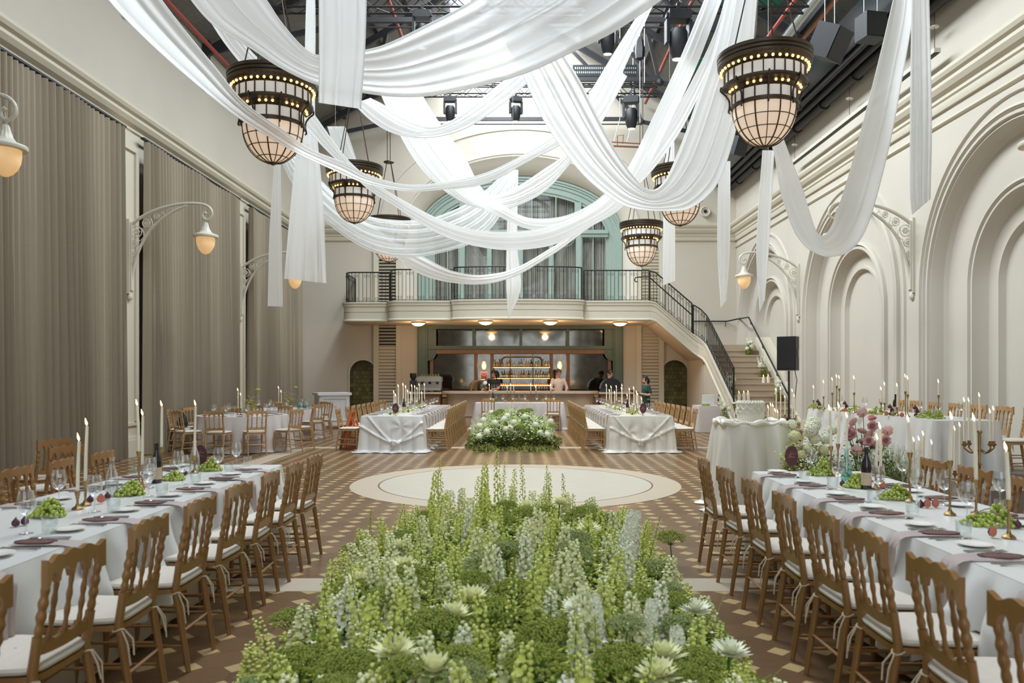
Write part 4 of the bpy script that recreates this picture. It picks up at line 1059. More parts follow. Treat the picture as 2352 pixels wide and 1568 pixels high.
# round tables
def circ(c, r, n=150): return [(c[0]+r*math.cos(2*PI*k/n), c[1]+r*math.sin(2*PI*k/n), math.cos(2*PI*k/n), math.sin(2*PI*k/n)) for k in range(n)]
RT1, RT2 = (-6.05, 17.35), (-6.15, 20.6)
for c, nm in ((RT1, 'nearer'), (RT2, 'farther')):
    frame_table('round_table', 'round table under pale mauve cloth, %s of the two by the curtains' % nm, c[0]-.92, c[0]+.92, c[1]-.92, c[1]+.92, TZ-.01, True)
    tag(draped(c[0]-.95, c[0]+.95, c[1]-.95, c[1]+.95, TZ, TZ-.01, .07, 22, .06, 41, puddle=.05, pts=circ(c, .95, 260)).build('tablecloth', M['grey_cloth']), 'pale mauve floor-length cloth on the %s round table' % nm, 'tablecloth', 'round tablecloths')
k = 0
for (c, nm, angs) in ((RT1, 'nearer', (195, 232, 268, 300, 335, 20, 70, 120, 158)), (RT2, 'farther', (322, 58, 112, 262))):
    for i, a in enumerate(angs):
        q = math.radians(a); R_ = 1.25
        CH_M.at((c[0]+R_*math.cos(q), c[1]+R_*math.sin(q), 0), q+PI/2, 'pale gilt chair at the %s round table, %s counter-clockwise from curtain' % (nm, ORD[i]), 'chairs at the round tables')
t = thing('handbag', 'black velvet pouch on a chair seat at the nearer round table', 'bag', (RT1[0]-1.19, RT1[1]-.31, .502))
MB().lathe([(.07, 0), (.12, .03), (.13, .10), (.10, .18), (.05, .25), (.035, .29), (.05, .33)], 12, sy=.7, rib=lambda a, z: .08*math.sin(5*a)).build('pouch', M['navybag'], t)
MB().tube([(.04, 0, .29), (.10, 0, .20), (.14, -.03, .06)], .008, 5).build('drawstring', M['navybag'], t)
# extra chair away from the round tables, next to the white bar
CH_M.at((-5.16, 20.8, 0), R90+.2, 'pale gilt chair of the farther round table standing before the white mobile bar', 'chairs at the round tables')
# orange high chair
t = thing('high_chair', 'orange stained wooden high chair at the left far table', 'high chair', (-3.72, 16.98+.78, 0), -PI/2)
for s in (-1, 1):
    MB().bar((s*.21, -.24, .015), (s*.17, -.02, .82), .03, .07).build('side_panel', M['orange'], t, smooth=False)
    MB().b2(s*.21-.02, s*.21+.02, -.25, .23, 0, .04).build('runner', M['orange'], t, smooth=False)
    MB().bar((s*.20, .20, .02), (s*.17, .02, .62), .03, .05).build('leg', M['orange'], t, smooth=False)
mb = MB(); mb.b2(-.17, .17, -.05, -.02, .62, .70).b2(-.17, .17, -.05, -.02, .78, .82).b2(-.17, -.10, -.05, -.02, .70, .78).b2(.10, .17, -.05, -.02, .70, .78); mb.build('backrest', M['orange'], t, smooth=False)
MB().b2(-.17, .17, -.04, .20, .48, .50).build('seat', M['orange'], t, smooth=False); MB().b2(-.17, .17, -.06, .24, .22, .245).build('footrest', M['orange'], t, smooth=False)
# riser + head table + cake table
rs = thing('platform', 'low grey platform carrying the head table by the right wall', 'platform'); 
MB().b2(5.50, XR-.16, 9.3, 16.2, 0, .27).b2(5.2, 5.5, 15.15, 16.2, 0, .27).build('deck', mat('platform_grey', (.23, .20, .17), .7, var=.1), rs, smooth=False)
PZ = .27; HT = (5.42, 6.30, 10.45, 15.0); HZ = PZ+.75
o = frame_table('head_table', 'head table under ivory satin along the right wall', HT[0], HT[1], HT[2], HT[3], HZ-.01); o.location.z = PZ
for c in o.children: c.data.transform(Matrix.Translation((0, 0, -PZ))) if c.name.startswith('tabletop') else c.data.transform(Matrix.Diagonal((1, 1, .735, 1)))
tag(draped(HT[0], HT[1], HT[2], HT[3], HZ, lambda s, x, y: (HZ-.012 if x < HT[0]+.1 else .74), .075, 24, .07, 51, step=.03, nv=22, puddle=.08).build('tablecloth', M['white_cloth']), 'white satin cloth falling in folds from the head table', 'tablecloth')
for i in range(7):
    CH_M.at((6.68, 10.75+i*.64, PZ), R90, 'pale gilt chair behind the head table, %s from its near end' % ORD[i], 'chairs at the head table')
CH_M.at((6.75, 10.0, PZ), .5, 'pale gilt chair drawn out past the near end of the head table', 'chairs at the head table')
CTB = (2.42, 3.18, 9.35, 10.05); CZ = 1.03
frame_table('cake_table', 'tall small table carrying the white cake', *CTB, CZ-.01)
def cfx(x, y, z, nx, ny, v): return .02*math.sin(x*16+z*3) if ny < -.7 else 0
tag(draped(*CTB, CZ, CZ-.005, .085, 26, .09, 61, extra=cfx, puddle=.16, step=.02, nv=24).build('tablecloth', M['ivory_cloth']), 'ivory satin cloth falling to the floor from the cake table', 'tablecloth')
mb = MB(); rr = random.Random(4); P0 = perim(CTB[0]+.0, CTB[1], CTB[2], CTB[3], .05, .02)
mb.tube([(x, y, CZ+.02+.012*math.sin(i*.6)) for i, (x, y, a, b) in enumerate(P0)], [.028+.014*math.sin(i*.37) for i in range(len(P0))], 8, closed=True)
tag(mb.build('ruched_runner', M['ivory_cloth']), 'ruched ivory fabric roll round the cake table top', 'runner')
# cake
ck = thing('wedding_cake', 'white single-tier cake with piped swags on the cake table', 'cake', (2.78, 9.62, CZ+.004))
MB().lathe([(.205, 0), (.21, .01), (.205, .02)], 40).build('board', M['white_cloth'], ck)
MB().lathe([(.158, .02), (.16, .03), (.16, .23), (.155, .24), (.01, .242)], 48).build('sponge', M['cake'], ck)
mb = MB()
for k in range(26):
    a = 2*PI*k/26; mb.sph((.150*math.cos(a), .150*math.sin(a), .245), .022, 8, 6, (1, 1, 1.2)); mb.sph((.145*math.cos(a+.12), .145*math.sin(a+.12), .268), .011, 6, 5)
mb.build('piped_crown', M['cake'], ck)
mb = MB()
for row, (z, nn) in enumerate(((.215, 12), (.175, 12))):
    for k in range(nn):
        a0 = 2*PI*(k+.5*row)/nn; mb.tube([(.163*math.cos(a0+2*PI/nn*t), .163*math.sin(a0+2*PI/nn*t), z-.036*math.sin(PI*t)) for t in [i/8 for i in range(9)]], .008, 6)
        mb.sph((.164*math.cos(a0), .164*math.sin(a0), z), .013, 6, 5)
mb.build('piped_swags', M['cake'], ck)
mb = MB()
for k in range(36): a = 2*PI*k/36; mb.sph((.168*math.cos(a), .168*math.sin(a), .034), .015, 6, 5)
mb.build('piped_base', M['cake'], ck)
for s, q in ((-1, 2.9), (1, .2)):
    MB().tube([(s*.165, -.02, .19), (s*.20, -.03, .12), (s*.19, -.04, .03)], .006, 5).build('ribbon', M['ivory_cloth'], ck)
tag(MB().lathe([(.10, 0), (.10, .02), (.012, .021)], 4, (3.02, 9.62, CZ+.03)).build('folded_napkin', M['white_cloth']), 'small white napkin stack right of the cake', 'napkin')
# ---------------- long curtains on the left wall ----------------
def long_curtain(y0, y1, label, seed):
    r = random.Random(seed); n = int((y1-y0)/.155); ph = [r.uniform(0, 6.28) for _ in range(6)]
    def fn(u, v):
        y = lerp(y0, y1, u); a = u*n*2*PI+1.5*math.sin(u*n*.61+ph[0])+.7*math.sin(u*n*.23+ph[1])
        amp = .105*(1+.6*math.sin(u*n*.47+ph[2]))*(.55+.45*(1-v))
        return (-7.60+amp*math.sin(a)+.03*(1-v)*math.sin(u*9+ph[3])+.012*(1-v)*math.sin(2.3*a), y+.03*math.cos(a)*(1-v)+.05*(1-v)*math.sin(u*5+ph[4]), lerp(.015, 6.36, v))
    t = thing('curtain', label, 'curtain', group='long linen curtains on the left wall')
    MB().grid(fn, n*9, 9).build('panel', M['curtain'], t, ang=60)
    MB().b2(-7.66, -7.58, y0-.1, y1+.1, 6.385, 6.42).build('track', M['dark'], t, smooth=False)
    for k in range(0, n, 2): MB().b2(-7.63, -7.61, y0+(k+.5)*.155-.01, y0+(k+.5)*.155+.01, 6.35, 6.39).build('hook', M['dark'], t, smooth=False)
long_curtain(6.0, 15.24, 'taupe linen floor-length curtain panel nearest along the left wall', 1)
long_curtain(16.16, 21.50, 'taupe linen floor-length curtain panel behind the nearer round table', 2)
long_curtain(22.42, 27.75, 'taupe linen floor-length curtain panel reaching the far left corner', 3)

# ---------------- bracket lamps ----------------
def bracket_lamp(arm):
    t = thing('wall_lamp', 'x', 'wall lamp', (0, 0, -40)); k = arm/1.68
    top = [(0, 0, 0), (.18, 0, .13), (.5, 0, .29), (.9, 0, .40), (1.25, 0, .44), (1.55, 0, .42), (1.70, 0, .34), (1.74, 0, .22), (1.68, 0, .13), (1.58, 0, .13), (1.535, 0, .21), (1.575, 0, .27), (1.62, 0, .23)]
    bot = [(0.02, 0, -1.29), (.05, 0, -.98), (.14, 0, -.62), (.26, 0, -.34), (.42, 0, -.10), (.66, 0, .12), (.92, 0, .28), (1.2, 0, .40)]
    sc = lambda L: [(x*k, y, z) for x, y, z in L]
    MB().tube(crv(sc(top), 50), [.036-.012*i/49 for i in range(50)], 8).build('upper_arm', M['lampcream'], t)
    MB().tube(crv(sc(bot), 36), [.030]*36, 8).build('lower_arm', M['lampcream'], t)
    mb = MB(); mb.b2(-.03, .03, -.09, .09, -1.35, .12); mb.b2(.03, .06, -.06, .06, -1.28, .06); mb.sph((0.0, 0, -1.40), .07, 10, 8, (.7, 1, 1.2)); mb.build('wall_plate', M['lampcream'], t, ang=30)
    mb = MB()
    for cx, cz, r in ((.14, -.12, .11), (.09, -.36, .075), (.06, -.56, .05), (.34, .05, .075), (.56, .19, .055)):
        mb.tube([(cx+r*math.cos(a), 0, cz+r*math.sin(a)) for a in [2*PI*i/20 for i in range(20)]], .011, 5, closed=True)
        for q in range(6): mb.sph((cx+r*.38*math.cos(q*PI/3), 0, cz+r*.38*math.sin(q*PI/3)), r*.26, 6, 4, (1, .4, 1))
        mb.tube([(cx-r, 0, cz), (cx+r, 0, cz)], .006, 4)
    for a, b, c in (((.02, -.70), (.10, -.62), (.05, -.80)), ((.25, -.05), (.30, -.2), (.22, -.30)), ((.44, .14), (.48, .02), (.40, -.04)), ((.68, .27), (.74, .2), (.66, .15)), ((.02, -.45), (.16, -.40), (.20, -.28))):
        mb.tube(crv([(a[0], 0, a[1]), (b[0], 0, b[1]), (c[0], 0, c[1])], 10), .010, 5)
    mb.build('scrollwork', M['lampcream'], t)
    L = Vector((1.60*k, 0, 0))
    MB().tube([L+Vector((0, 0, .22)), L+Vector((.01, 0, .02))], .008, 5).tube([L+Vector((0, 0, .22)), L+Vector((-.10, 0, -.10))], .006, 5).build('hanger', M['lampcream'], t)
    sh = MB().lathe([(.04, .06), (.05, .04), (.065, -.02), (.09, -.09), (.13, -.14), (.19, -.165), (.25, -.185), (.26, -.205), (.25, -.235), (.19, -.24)], 36, L, rib=lambda a, z: .10*math.sin(12*a)*max(0, min(1, (z+.17)/.12)) if z < .05 else 0)
    sh.build('fluted_shade', M['lampcream'], t, ang=50)
    gl = MB().lathe([(.185, -.235), (.188, -.30), (.175, -.39), (.14, -.47), (.09, -.53), (.04, -.56), (.004, -.565)], 28, L, rib=lambda a, z: .012*math.sin(28*a)).build('amber_globe', M['sconceglass'], t)
    mb = MB()
    for s in (-1, 1): mb.sph(L+Vector((s*.06, 0, -.36)), .045, 8, 6)
    mb.build('bulb', M['bulb'], t)
    return t
bl = Proto(bracket_lamp(1.68))
for x, y, rz, n in ((XL+.25, 9.62, 0, 'cream scrolled bracket lamp nearest on the left, cut by the frame'), (XL+.25, 15.75, 0, 'cream scrolled bracket lamp in the first gap between the left curtains'), (XL+.25, 22.0, 0, 'cream scrolled bracket lamp behind the hanging tail on the left wall'),
                    (XR-.02, 9.45, PI, 'cream scrolled bracket lamp nearest on the right, cut by the frame'), (XR-.02, 15.62, PI, 'cream scrolled bracket lamp hidden behind the right white swag'), (XR-.02, 22.0, PI, 'cream scrolled bracket lamp between the two farther blind arches')):
    bl.at((x, y, 4.58), rz, n, 'bracket lamps along the side walls', (.935, 1, 1) if x < 0 else None)

# ---------------- chandeliers ----------------
def chandelier():
    t = thing('chandelier', 'x', 'chandelier', (0, 0, -40)); Bz = M['bronze']
    MB().lathe([(.50, .985), (.565, 1.03), (.575, 1.06), (.60, 1.07), (.60, 1.10), (.585, 1.105), (.605, 1.12), (.605, 1.15), (.59, 1.155), (.61, 1.17), (.61, 1.21), (.57, 1.215), (.05, 1.21)], 48).build('crown', Bz, t, ang=25)
    MB().lathe([(.505, .82), (.51, .98)], 48, cap=False).build('upper_glass', M['lampglass'], t)
    mb = MB()
    for k in range(24): a = 2*PI*k/24; mb.b2(-.007, .007, 0, 0.012, .82, .985) if 0 else mb.box((.515*math.cos(a), .515*math.sin(a), .90), (.014, .016, .17), a)
    for z in (.825, .98): mb.tube([(.513*math.cos(a), .513*math.sin(a), z) for a in [2*PI*i/48 for i in range(48)]], .007, 5, closed=True)
    mb.build('upper_cage', Bz, t, smooth=False)
    MB().lathe([(.40, .70), (.44, .755), (.53, .775), (.545, .79), (.545, .815), (.53, .825), (.50, .83)], 48).build('shelf_ring', Bz, t, ang=25)
    MB().lathe([(.405, .55), (.41, .70)], 48, cap=False).build('lower_glass', M['lampglass'], t)
    mb = MB()
    for k in range(16): a = 2*PI*k/16; mb.box((.415*math.cos(a), .415*math.sin(a), .625), (.014, .016, .15), a)
    for z in (.555, .70): mb.tube([(.413*math.cos(a), .413*math.sin(a), z) for a in [2*PI*i/40 for i in range(40)]], .007, 5, closed=True)
    mb.build('lower_cage', Bz, t, smooth=False)
    MB().lathe([(.40, .505), (.432, .515), (.438, .53), (.438, .55), (.425, .56), (.40, .56)], 48).build('girdle', Bz, t, ang=25)
    prof = [(.002, .012)]+[(.405*math.sin(PI/2*q/12), .515-.50*math.cos(PI/2*q/12)) for q in range(1, 13)]
    prof = [(r*(1 if z > .1 else 1), z) for r, z in prof]
    MB().lathe(prof, 40, cap=False).build('dome_glass', M['lampwarm'], t)
    mb = MB()
    for k in range(16):
        a = 2*PI*k/16; mb.tube([((r+.006)*math.cos(a), (r+.006)*math.sin(a), z) for r, z in prof], .010 if k % 2 == 0 else .006, 5, caps=False)
    for q in (4, 7, 9.5):
        r, z = .405*math.sin(PI/2*q/12)+.006, .515-.50*math.cos(PI/2*q/12); mb.tube([(r*math.cos(a), r*math.sin(a), z) for a in [2*PI*i/40 for i in range(40)]], .006, 5, closed=True)
    mb.lathe([(.004, -.015), (.05, .005), (.07, .02), (.05, .03)], 14)
    mb.build('dome_cage', Bz, t)
    for k in range(8):
        a = 2*PI*(k+.5)/8; c, s = math.cos(a), math.sin(a)
        MB().tube([(r*c, r*s, z) for r, z in crv([(.55, .83), (.56, .78), (.50, .72), (.45, .64), (.445, .55), (.46, .49), (.44, .47)], 16)], .013, 6).build('bracket', Bz, t)
    for k in range(40): a = 2*PI*k/40; MB().sph((.555*math.cos(a), .555*math.sin(a), 1.005), .020, 8, 6).build('bulb', M['bulb'], t)
    for k in range(8):
        for e in (-1, 0, 1):
            a = 2*PI*(k+e*.24)/8; MB().sph((.455*math.cos(a), .455*math.sin(a), .735), .020, 8, 6).build('bulb', M['bulb'], t)
    for k in range(4):
        a = 2*PI*(k+.5)/4; MB().tube([(.45*math.cos(a), .45*math.sin(a), 1.21), (.08*math.cos(a), .08*math.sin(a), 2.75)], .010, 5).build('suspension_rod', Bz, t)
    MB().lathe([(.13, 2.75), (.15, 2.77), (.13, 2.79), (.02, 2.80)], 20).build('ceiling_plate', Bz, t)
    for s in (-.04, .04): MB().tube([(s, 0, 2.79), (s, 0, 6.2)], .010, 5).build('hanging_rod', Bz, t)
    return t
chd = Proto(chandelier())
for px, d, zb, n, rz in ((627, 11.0, 4.53, 'bronze caged bell chandelier nearest on the left, crossed by a swag', .1), (1756, 10.45, 4.60, 'bronze caged bell chandelier nearest on the right, in full view', .2), (814, 17.0, 4.86, 'bronze caged bell chandelier second in the left row', .15),
                         (1562, 16.7, 4.75, 'bronze caged bell chandelier second in right row, mostly behind drapery', 0), (1473, 22.2, 4.66, 'bronze caged bell chandelier farthest on the right, before the stair head', .1), (893, 22.0, 4.74, 'bronze caged bell chandelier farthest left, only its tip below the swags', .2)):
    chd.at(((px-VX)*d/F, d, zb), rz, n, 'caged bell chandeliers')

# ---------------- hanging white fabric ----------------
def drape(label, A, B, ds, folds=5, amp=.05, mt='sheer', name='fabric_swag', n=90, m=None, tw=.12, seed=None, hem=True, cat='drapery'):
    """A: upper/back edge, B: lower/front edge in frame pixels, ds: distances along the run."""
    r = random.Random(seed if seed is not None else hash(label) % 999)
    a = crv([(x, y, 0) for x, y in A], n); b = crv([(x, y, 0) for x, y in B], n); D = crv([(q, 0, 0) for q in ds], n) if len(ds) > 1 else [Vector((ds[0], 0, 0))]*n
    m = m or max(24, int(folds*9)); ph = [r.uniform(0, 6.28) for _ in range(8)]
    def fn(u, v):
        i = min(n-1, int(round(v*(n-1)))); d = D[i].x
        w = u+.045*math.sin(2*PI*folds*.5*u+ph[0])*math.sin(PI*u); p = a[i].lerp(b[i], min(1, max(0, w)))
        wid = (b[i]-a[i]).length*d/F; am = .62*amp*min(1.4, .3+wid)*(.6+.4*math.sin(v*2.1+ph[1]))
        f = math.sin(2*PI*folds*u+ph[2]+.8*math.sin(v*4+ph[3]))+.22*math.sin(2*PI*folds*1.9*u+ph[4]+.5*math.sin(v*6+ph[5]))
        dd = d+am*f+tw*wid*(.5-u)*2-.25*wid*math.sin(PI*u)*.6
        return P(p.x, p.y, dd)
    t = thing(name, label, cat, group='white ceiling drapery')
    o = MB().grid(fn, m+1, n).build('cloth', M[mt], t, ang=80)
    if name == 'fabric_tail' and A[0][1] > -20:
        q = fn(.5, 0); MB().tube([q, (q.x, q.y, EAVE+PITCH*(7.9-min(7.8, abs(q.x+.1)))-.05)], .004, 4).build('tie_line', M['lampcream'], t)
    if hem:
        for e, q in (('hem', 0.0), ('hem', 1.0)):
            pts = [fn(q, k/(n-1)) for k in range(n)]; MB().tube(pts, .006, 4).build(e, M[mt], t)
    return t
SW = 'sheer white swag '
drape(SW+'sweeping large and low across the top centre, nearest of all', [(560, -70), (612, 0), (646, 51), (697, 109), (740, 128), (837, 116), (895, 99), (980, 58), (1065, 14), (1150, -40), (1250, -110)],
      [(390, -70), (439, 0), (476, 44), (510, 71), (578, 112), (646, 156), (735, 196), (837, 213), (912, 221), (997, 218), (1116, 194), (1218, 163), (1320, 116), (1422, 65), (1560, -30)], [8.2, 7.6, 7.0, 6.6, 6.6, 7.0], 6, .05, seed=1, mt='sheer', n=110)
drape(SW+'falling from top left past the near left chandelier', [(330, -60), (371, 0), (425, 71), (493, 153), (561, 235), (646, 296), (714, 343), (800, 377), (844, 402), (929, 424), (1014, 420), (1090, 405), (1160, 378), (1279, 308), (1347, 224), (1412, 119), (1477, 14), (1510, -50)],
      [(220, -50), (250, 0), (316, 71), (408, 156), (531, 258), (605, 306), (680, 350), (800, 405), (844, 422), (929, 438), (1014, 435), (1116, 421), (1218, 368), (1300, 325), (1381, 265), (1443, 136), (1506, 0), (1545, -60)], [8.6, 8.9, 9.2, 9.6, 10.0, 10.4, 12.5, 14, 15], 3, .05, seed=2)
drape(SW+'passing behind near left chandelier toward the right strands', [(470, -40), (520, 40), (560, 100), (640, 180), (707, 245), (755, 310), (800, 368), (850, 412), (900, 445), (949, 473), (999, 499), (1060, 522), (1122, 532), (1184, 533), (1245, 525), (1307, 504), (1356, 478), (1391, 448), (1440, 391), (1500, 270), (1560, 140), (1610, 20), (1640, -60)],
      [(440, -30), (490, 60), (540, 130), (620, 220), (697, 290), (750, 345), (800, 392), (850, 438), (900, 469), (949, 502), (1011, 538), (1073, 560), (1147, 573), (1221, 571), (1282, 558), (1344, 526), (1393, 500), (1430, 474), (1475, 410), (1540, 280), (1600, 150), (1650, 20), (1680, -60)], [12.2, 12.4, 12.8, 13.6, 14.5, 15.5, 15.5, 15.0, 14.5], 4, .05, seed=3)
drape(SW+'broad and pleated, dropping through the upper middle', [(965, 190), (973, 224), (1014, 289), (1065, 357), (1098, 420), (1129, 449), (1184, 431), (1245, 392), (1302, 350), (1360, 270), (1420, 160)],
      [(868, 190), (878, 224), (922, 316), (963, 381), (1014, 432), (1065, 466), (1123, 480), (1180, 475), (1250, 440), (1313, 372), (1375, 292), (1440, 175)], [19.5, 18.5, 17.6, 17.0, 17.0, 17.5], 5, .05, seed=4)
drape(SW+'short and thin, low right of middle before the arched window', [(1040, 400), (1085, 430), (1130, 455), (1169, 480), (1208, 499), (1258, 502), (1307, 493), (1356, 470), (1391, 444), (1450, 400), (1500, 330), (1560, 240), (1640, 80), (1680, -60)],
      [(1030, 425), (1070, 455), (1122, 484), (1184, 515), (1215, 526), (1258, 530), (1307, 518), (1356, 492), (1400, 470), (1465, 425), (1530, 350), (1590, 250), (1665, 80), (1710, -60)], [18.2, 18.0, 17.5, 16.5, 15.5, 14.5], 3, .04, seed=5)
drape(SW+'lifting in a short loop under the top centre sweep', [(850, 225), (880, 240), (930, 270), (980, 290), (1020, 285), (1060, 262), (1120, 215), (1175, 170), (1215, 130)],
      [(812, 238), (850, 275), (890, 300), (930, 313), (975, 316), (1020, 311), (1080, 290), (1150, 242), (1210, 192), (1245, 160)], [13.5, 13.2, 13.0, 13.2, 14.0], 4, .05, seed=6)
drape(SW+'hanging widest with many folds, far left before arched window', [(652, 330), (690, 372), (725, 402), (775, 450), (815, 478), (850, 497), (900, 505), (949, 506), (999, 499), (1073, 468), (1117, 436), (1159, 396), (1178, 386)],
      [(636, 330), (648, 372), (668, 415), (700, 462), (750, 510), (800, 548), (850, 575), (900, 589), (950, 590), (986, 586), (1048, 571), (1085, 557), (1122, 530), (1147, 497), (1180, 440), (1188, 392)], [20.5, 20.2, 19.8, 19.8, 20.2, 20.5], 8, .07, seed=7, mt='sheer2', n=90)
drape(SW+'dipping lowest across the balcony front', [(655, 338), (720, 400), (790, 470), (860, 520), (920, 565), (972, 589), (999, 604), (1036, 621), (1085, 631), (1122, 630), (1166, 622), (1208, 604), (1258, 574), (1285, 557), (1345, 510), (1400, 470), (1460, 410)],
      [(640, 350), (690, 410), (760, 485), (830, 545), (907, 588), (949, 621), (999, 641), (1048, 650), (1097, 653), (1147, 646), (1196, 628), (1245, 599), (1282, 576), (1344, 530), (1400, 490), (1465, 435)], [21.5, 21, 20.6, 20.6, 20.0, 19.0], 3, .05, seed=8)
drape(SW+'crossing broad and near from top centre down to the right', [(1230, 20), (1293, 122), (1334, 190), (1371, 265), (1405, 330), (1449, 398), (1490, 436), (1524, 420), (1558, 350), (1600, 235), (1640, 115), (1668, 0), (1680, -60)],
      [(1130, 40), (1198, 167), (1218, 211), (1252, 282), (1303, 357), (1354, 415), (1422, 466), (1473, 481), (1531, 484), (1580, 480), (1622, 452), (1654, 408), (1688, 306), (1729, 122), (1741, 0), (1748, -60)], [9.0, 9.3, 9.7, 10.2, 10.7, 11.0, 11.2, 11.2], 7, .06, seed=9, n=110)
drape(SW+'looping deep on the far right before the blind arches', [(1742, 150), (1775, 250), (1807, 340), (1841, 428), (1860, 490), (1874, 530), (1890, 543), (1910, 520), (1926, 476), (1953, 391), (1994, 238), (2028, 102), (2052, 0), (2066, -60)],
      [(1722, 170), (1750, 265), (1778, 350), (1790, 425), (1804, 476), (1825, 531), (1850, 565), (1880, 584), (1909, 589), (1945, 580), (1978, 546), (2005, 480), (2045, 323), (2072, 177), (2093, 58), (2098, 0), (2106, -60)], [11.6, 11.0, 10.4, 9.8, 9.4, 9.0, 8.8], 3, .04, seed=10)
TL = 'sheer white hanging tail '
drape(TL+'thick and nearest, at the top beside the big sweep', [(733, -60), (734, 100), (733, 236)], [(842, -60), (838, 100), (828, 250)], [6.1, 6.0, 6.0], 5, .07, name='fabric_tail', seed=11, n=30)
drape(TL+'narrow and straight, leftmost of all', [(634, 330), (620, 520), (615, 703)], [(643, 330), (646, 520), (649, 704)], [21.2, 21.0, 21.0], 3, .05, name='fabric_tail', seed=12, n=30)
drape(TL+'wide with slanting hem, by the farther left bracket lamp', [(690, 250), (668, 470), (653, 640)], [(722, 250), (742, 470), (749, 650)], [18.5, 18.3, 18.0], 5, .09, name='fabric_tail', seed=13, n=30)
drape(TL+'thin, dropping from roof behind the top left sweep', [(706, -40), (702, 60), (697, 330)], [(722, -40), (724, 60), (722, 330)], [14.5, 14.5, 14.5], 3, .05, name='fabric_tail', seed=14, n=30)
drape(TL+'pointed, in the middle over the balcony front', [(1168, 390), (1164, 560), (1163, 650), (1167, 728)], [(1190, 390), (1188, 560), (1196, 660), (1170, 729)], [20.6, 20.5, 20.4], 3, .06, name='fabric_tail', seed=15, n=40)
drape(TL+'straight, right of the farthest right chandelier', [(1527, 300), (1524, 500), (1523, 655)], [(1548, 300), (1550, 500), (1550, 645)], [20.35, 20.35, 20.35], 3, .06, name='fabric_tail', seed=16, n=30)
drape(TL+'pointed, beside the stair wall bracket lamp', [(1651, 370), (1648, 560), (1656, 706)], [(1677, 370), (1676, 560), (1668, 690)], [15.0, 15.0, 15.0], 3, .06, name='fabric_tail', seed=17, n=30)
drape(TL+'pointed and folded, left strand of the far right loop', [(1752, 345), (1738, 560), (1745, 716)], [(1778, 345), (1766, 560), (1756, 690)], [11.8, 11.8, 11.8], 3, .06, name='fabric_tail', seed=18, n=30)
drape(TL+'long and near, at the top right before the blind arch', [(2096, -60), (2092, 200), (2091, 430), (2096, 492)], [(2132, -60), (2138, 200), (2139, 330), (2136, 458)], [8.6, 8.6, 8.6], 4, .06, name='fabric_tail', seed=19, n=30)
drape(TL+'gathered and gauzy, between left chandeliers near the roof', [(752, 290), (770, 340), (802, 378)], [(792, 290), (806, 330), (822, 380)], [17.8, 17.8, 17.6], 7, .05, mt='sheer2', name='fabric_tail', seed=20, n=30)

# ---------------- stage rig ----------------
def box_truss(label, x0, x1, y, z, s=.29):
    t = thing('lighting_truss', label, 'lighting truss', group='black lighting trusses'); h = s/2
    for a in (-h, h):
        for b in (-h, h): MB().tube([(x0, y+a, z+b), (x1, y+a, z+b)], .024, 8).build('chord', M['dark'], t)
    n = int((x1-x0)/.30); mb = MB()
    for k in range(n):
        xa, xb = lerp(x0, x1, k/n), lerp(x0, x1, (k+1)/n)
        for a in (-h, h):
            q = (k % 2)*2-1; mb.tube([(xa, y+a, z-h*q), (xb, y+a, z+h*q)], .011, 5); mb.tube([(xa, y-h*q, z+a), (xb, y+h*q, z+a)], .011, 5)
    mb.build('lacing', M['dark'], t)
    for x in (x0+.4, x1-.4, (x0+x1)/2): MB().tube([(x, y, z+h), (x, y, min(z+2.4, EAVE+PITCH*(7.9-abs(x+.1))-.1))], .012, 5).build('hoist_chain', M['galv'], t)
box_truss('black box truss across the hall at the top of view', -5.0, 5.6, 15.6, 8.92)
box_truss('black box truss behind the skylight drapes, farther of two', -3.2, 4.05, 23.4, 10.0)
def moving_head(tilt):
    t = thing('moving_head_light', 'x', 'stage light', (0, 0, -40))
    MB().b2(-.16, .16, -.11, .11, -.14, 0).b2(-.19, .19, -.05, .05, -.10, -.04).build('base', M['black'], t, smooth=False)
    for s in (-1, 1): MB().b2(s*.17-.025, s*.17+.025, -.07, .07, -.48, -.14).build('yoke_arm', M['black'], t, smooth=False)
    R = Matrix.Rotation(tilt, 3, 'X'); c = Vector((0, 0, -.42))
    MB().lathe([(.10, .16), (.135, .10), (.14, -.10), (.12, -.2), (.095, -.26), (.095, -.28)], 16, c, M=R).build('head', M['black'], t, ang=30)
    MB().lathe([(.080, -.275), (.08, -.29), (.001, -.292)], 14, c, M=R).build('lens', M['lens'], t)
    MB().b2(-.03, .03, -.03, .03, 0, .12).build('clamp', M['dark'], t, smooth=False)
    return t
mh = Proto(moving_head(.12))
for px, d, zt, rz, n in ((1034, 23.26, 9.75, 0, 'black moving head light on far truss, left of its pair'), (1185, 23.26, 9.75, .2, 'black moving head light on far truss, near its middle'), (1450, 23.26, 9.75, -.2, 'black moving head light lit, hanging at right end of far truss'),
                         (970, 15.46, 8.68, 0, 'black moving head light on near truss, above the big sweep'), (1558, 15.46, 8.68, .1, 'large black moving head light at top right of the middle'), (1396, 15.74, 8.68, 0, 'black moving head light beside the skylight edge on near truss')):
    mh.at(((px-VX)*d/F, d, zt), rz, n, 'moving head lights', 1.3 if px in (1450, 1558) else 1.0)
t = thing('bagged_hoist', 'black bagged chain hoist hanging right of the skylight', 'hoist', ((1476-VX)*20/F, 20.45, 9.7))
MB().lathe([(.03, 0), (.11, .05), (.13, .25), (.10, .5), (.04, .62)], 10, rib=lambda a, z: .12*math.sin(4*a)).build('bag', M['black'], t); MB().tube([(0, 0, .6), (0, 0, 2.2)], .012, 5).build('chain', M['galv'], t); MB().tube([(0, 0, 0), (0, 0, -1.6)], .010, 5).build('chain', M['galv'], t)
t = thing('perforated_box', 'black perforated metal trough above the far truss', 'cable trough', (0, 0, 0))
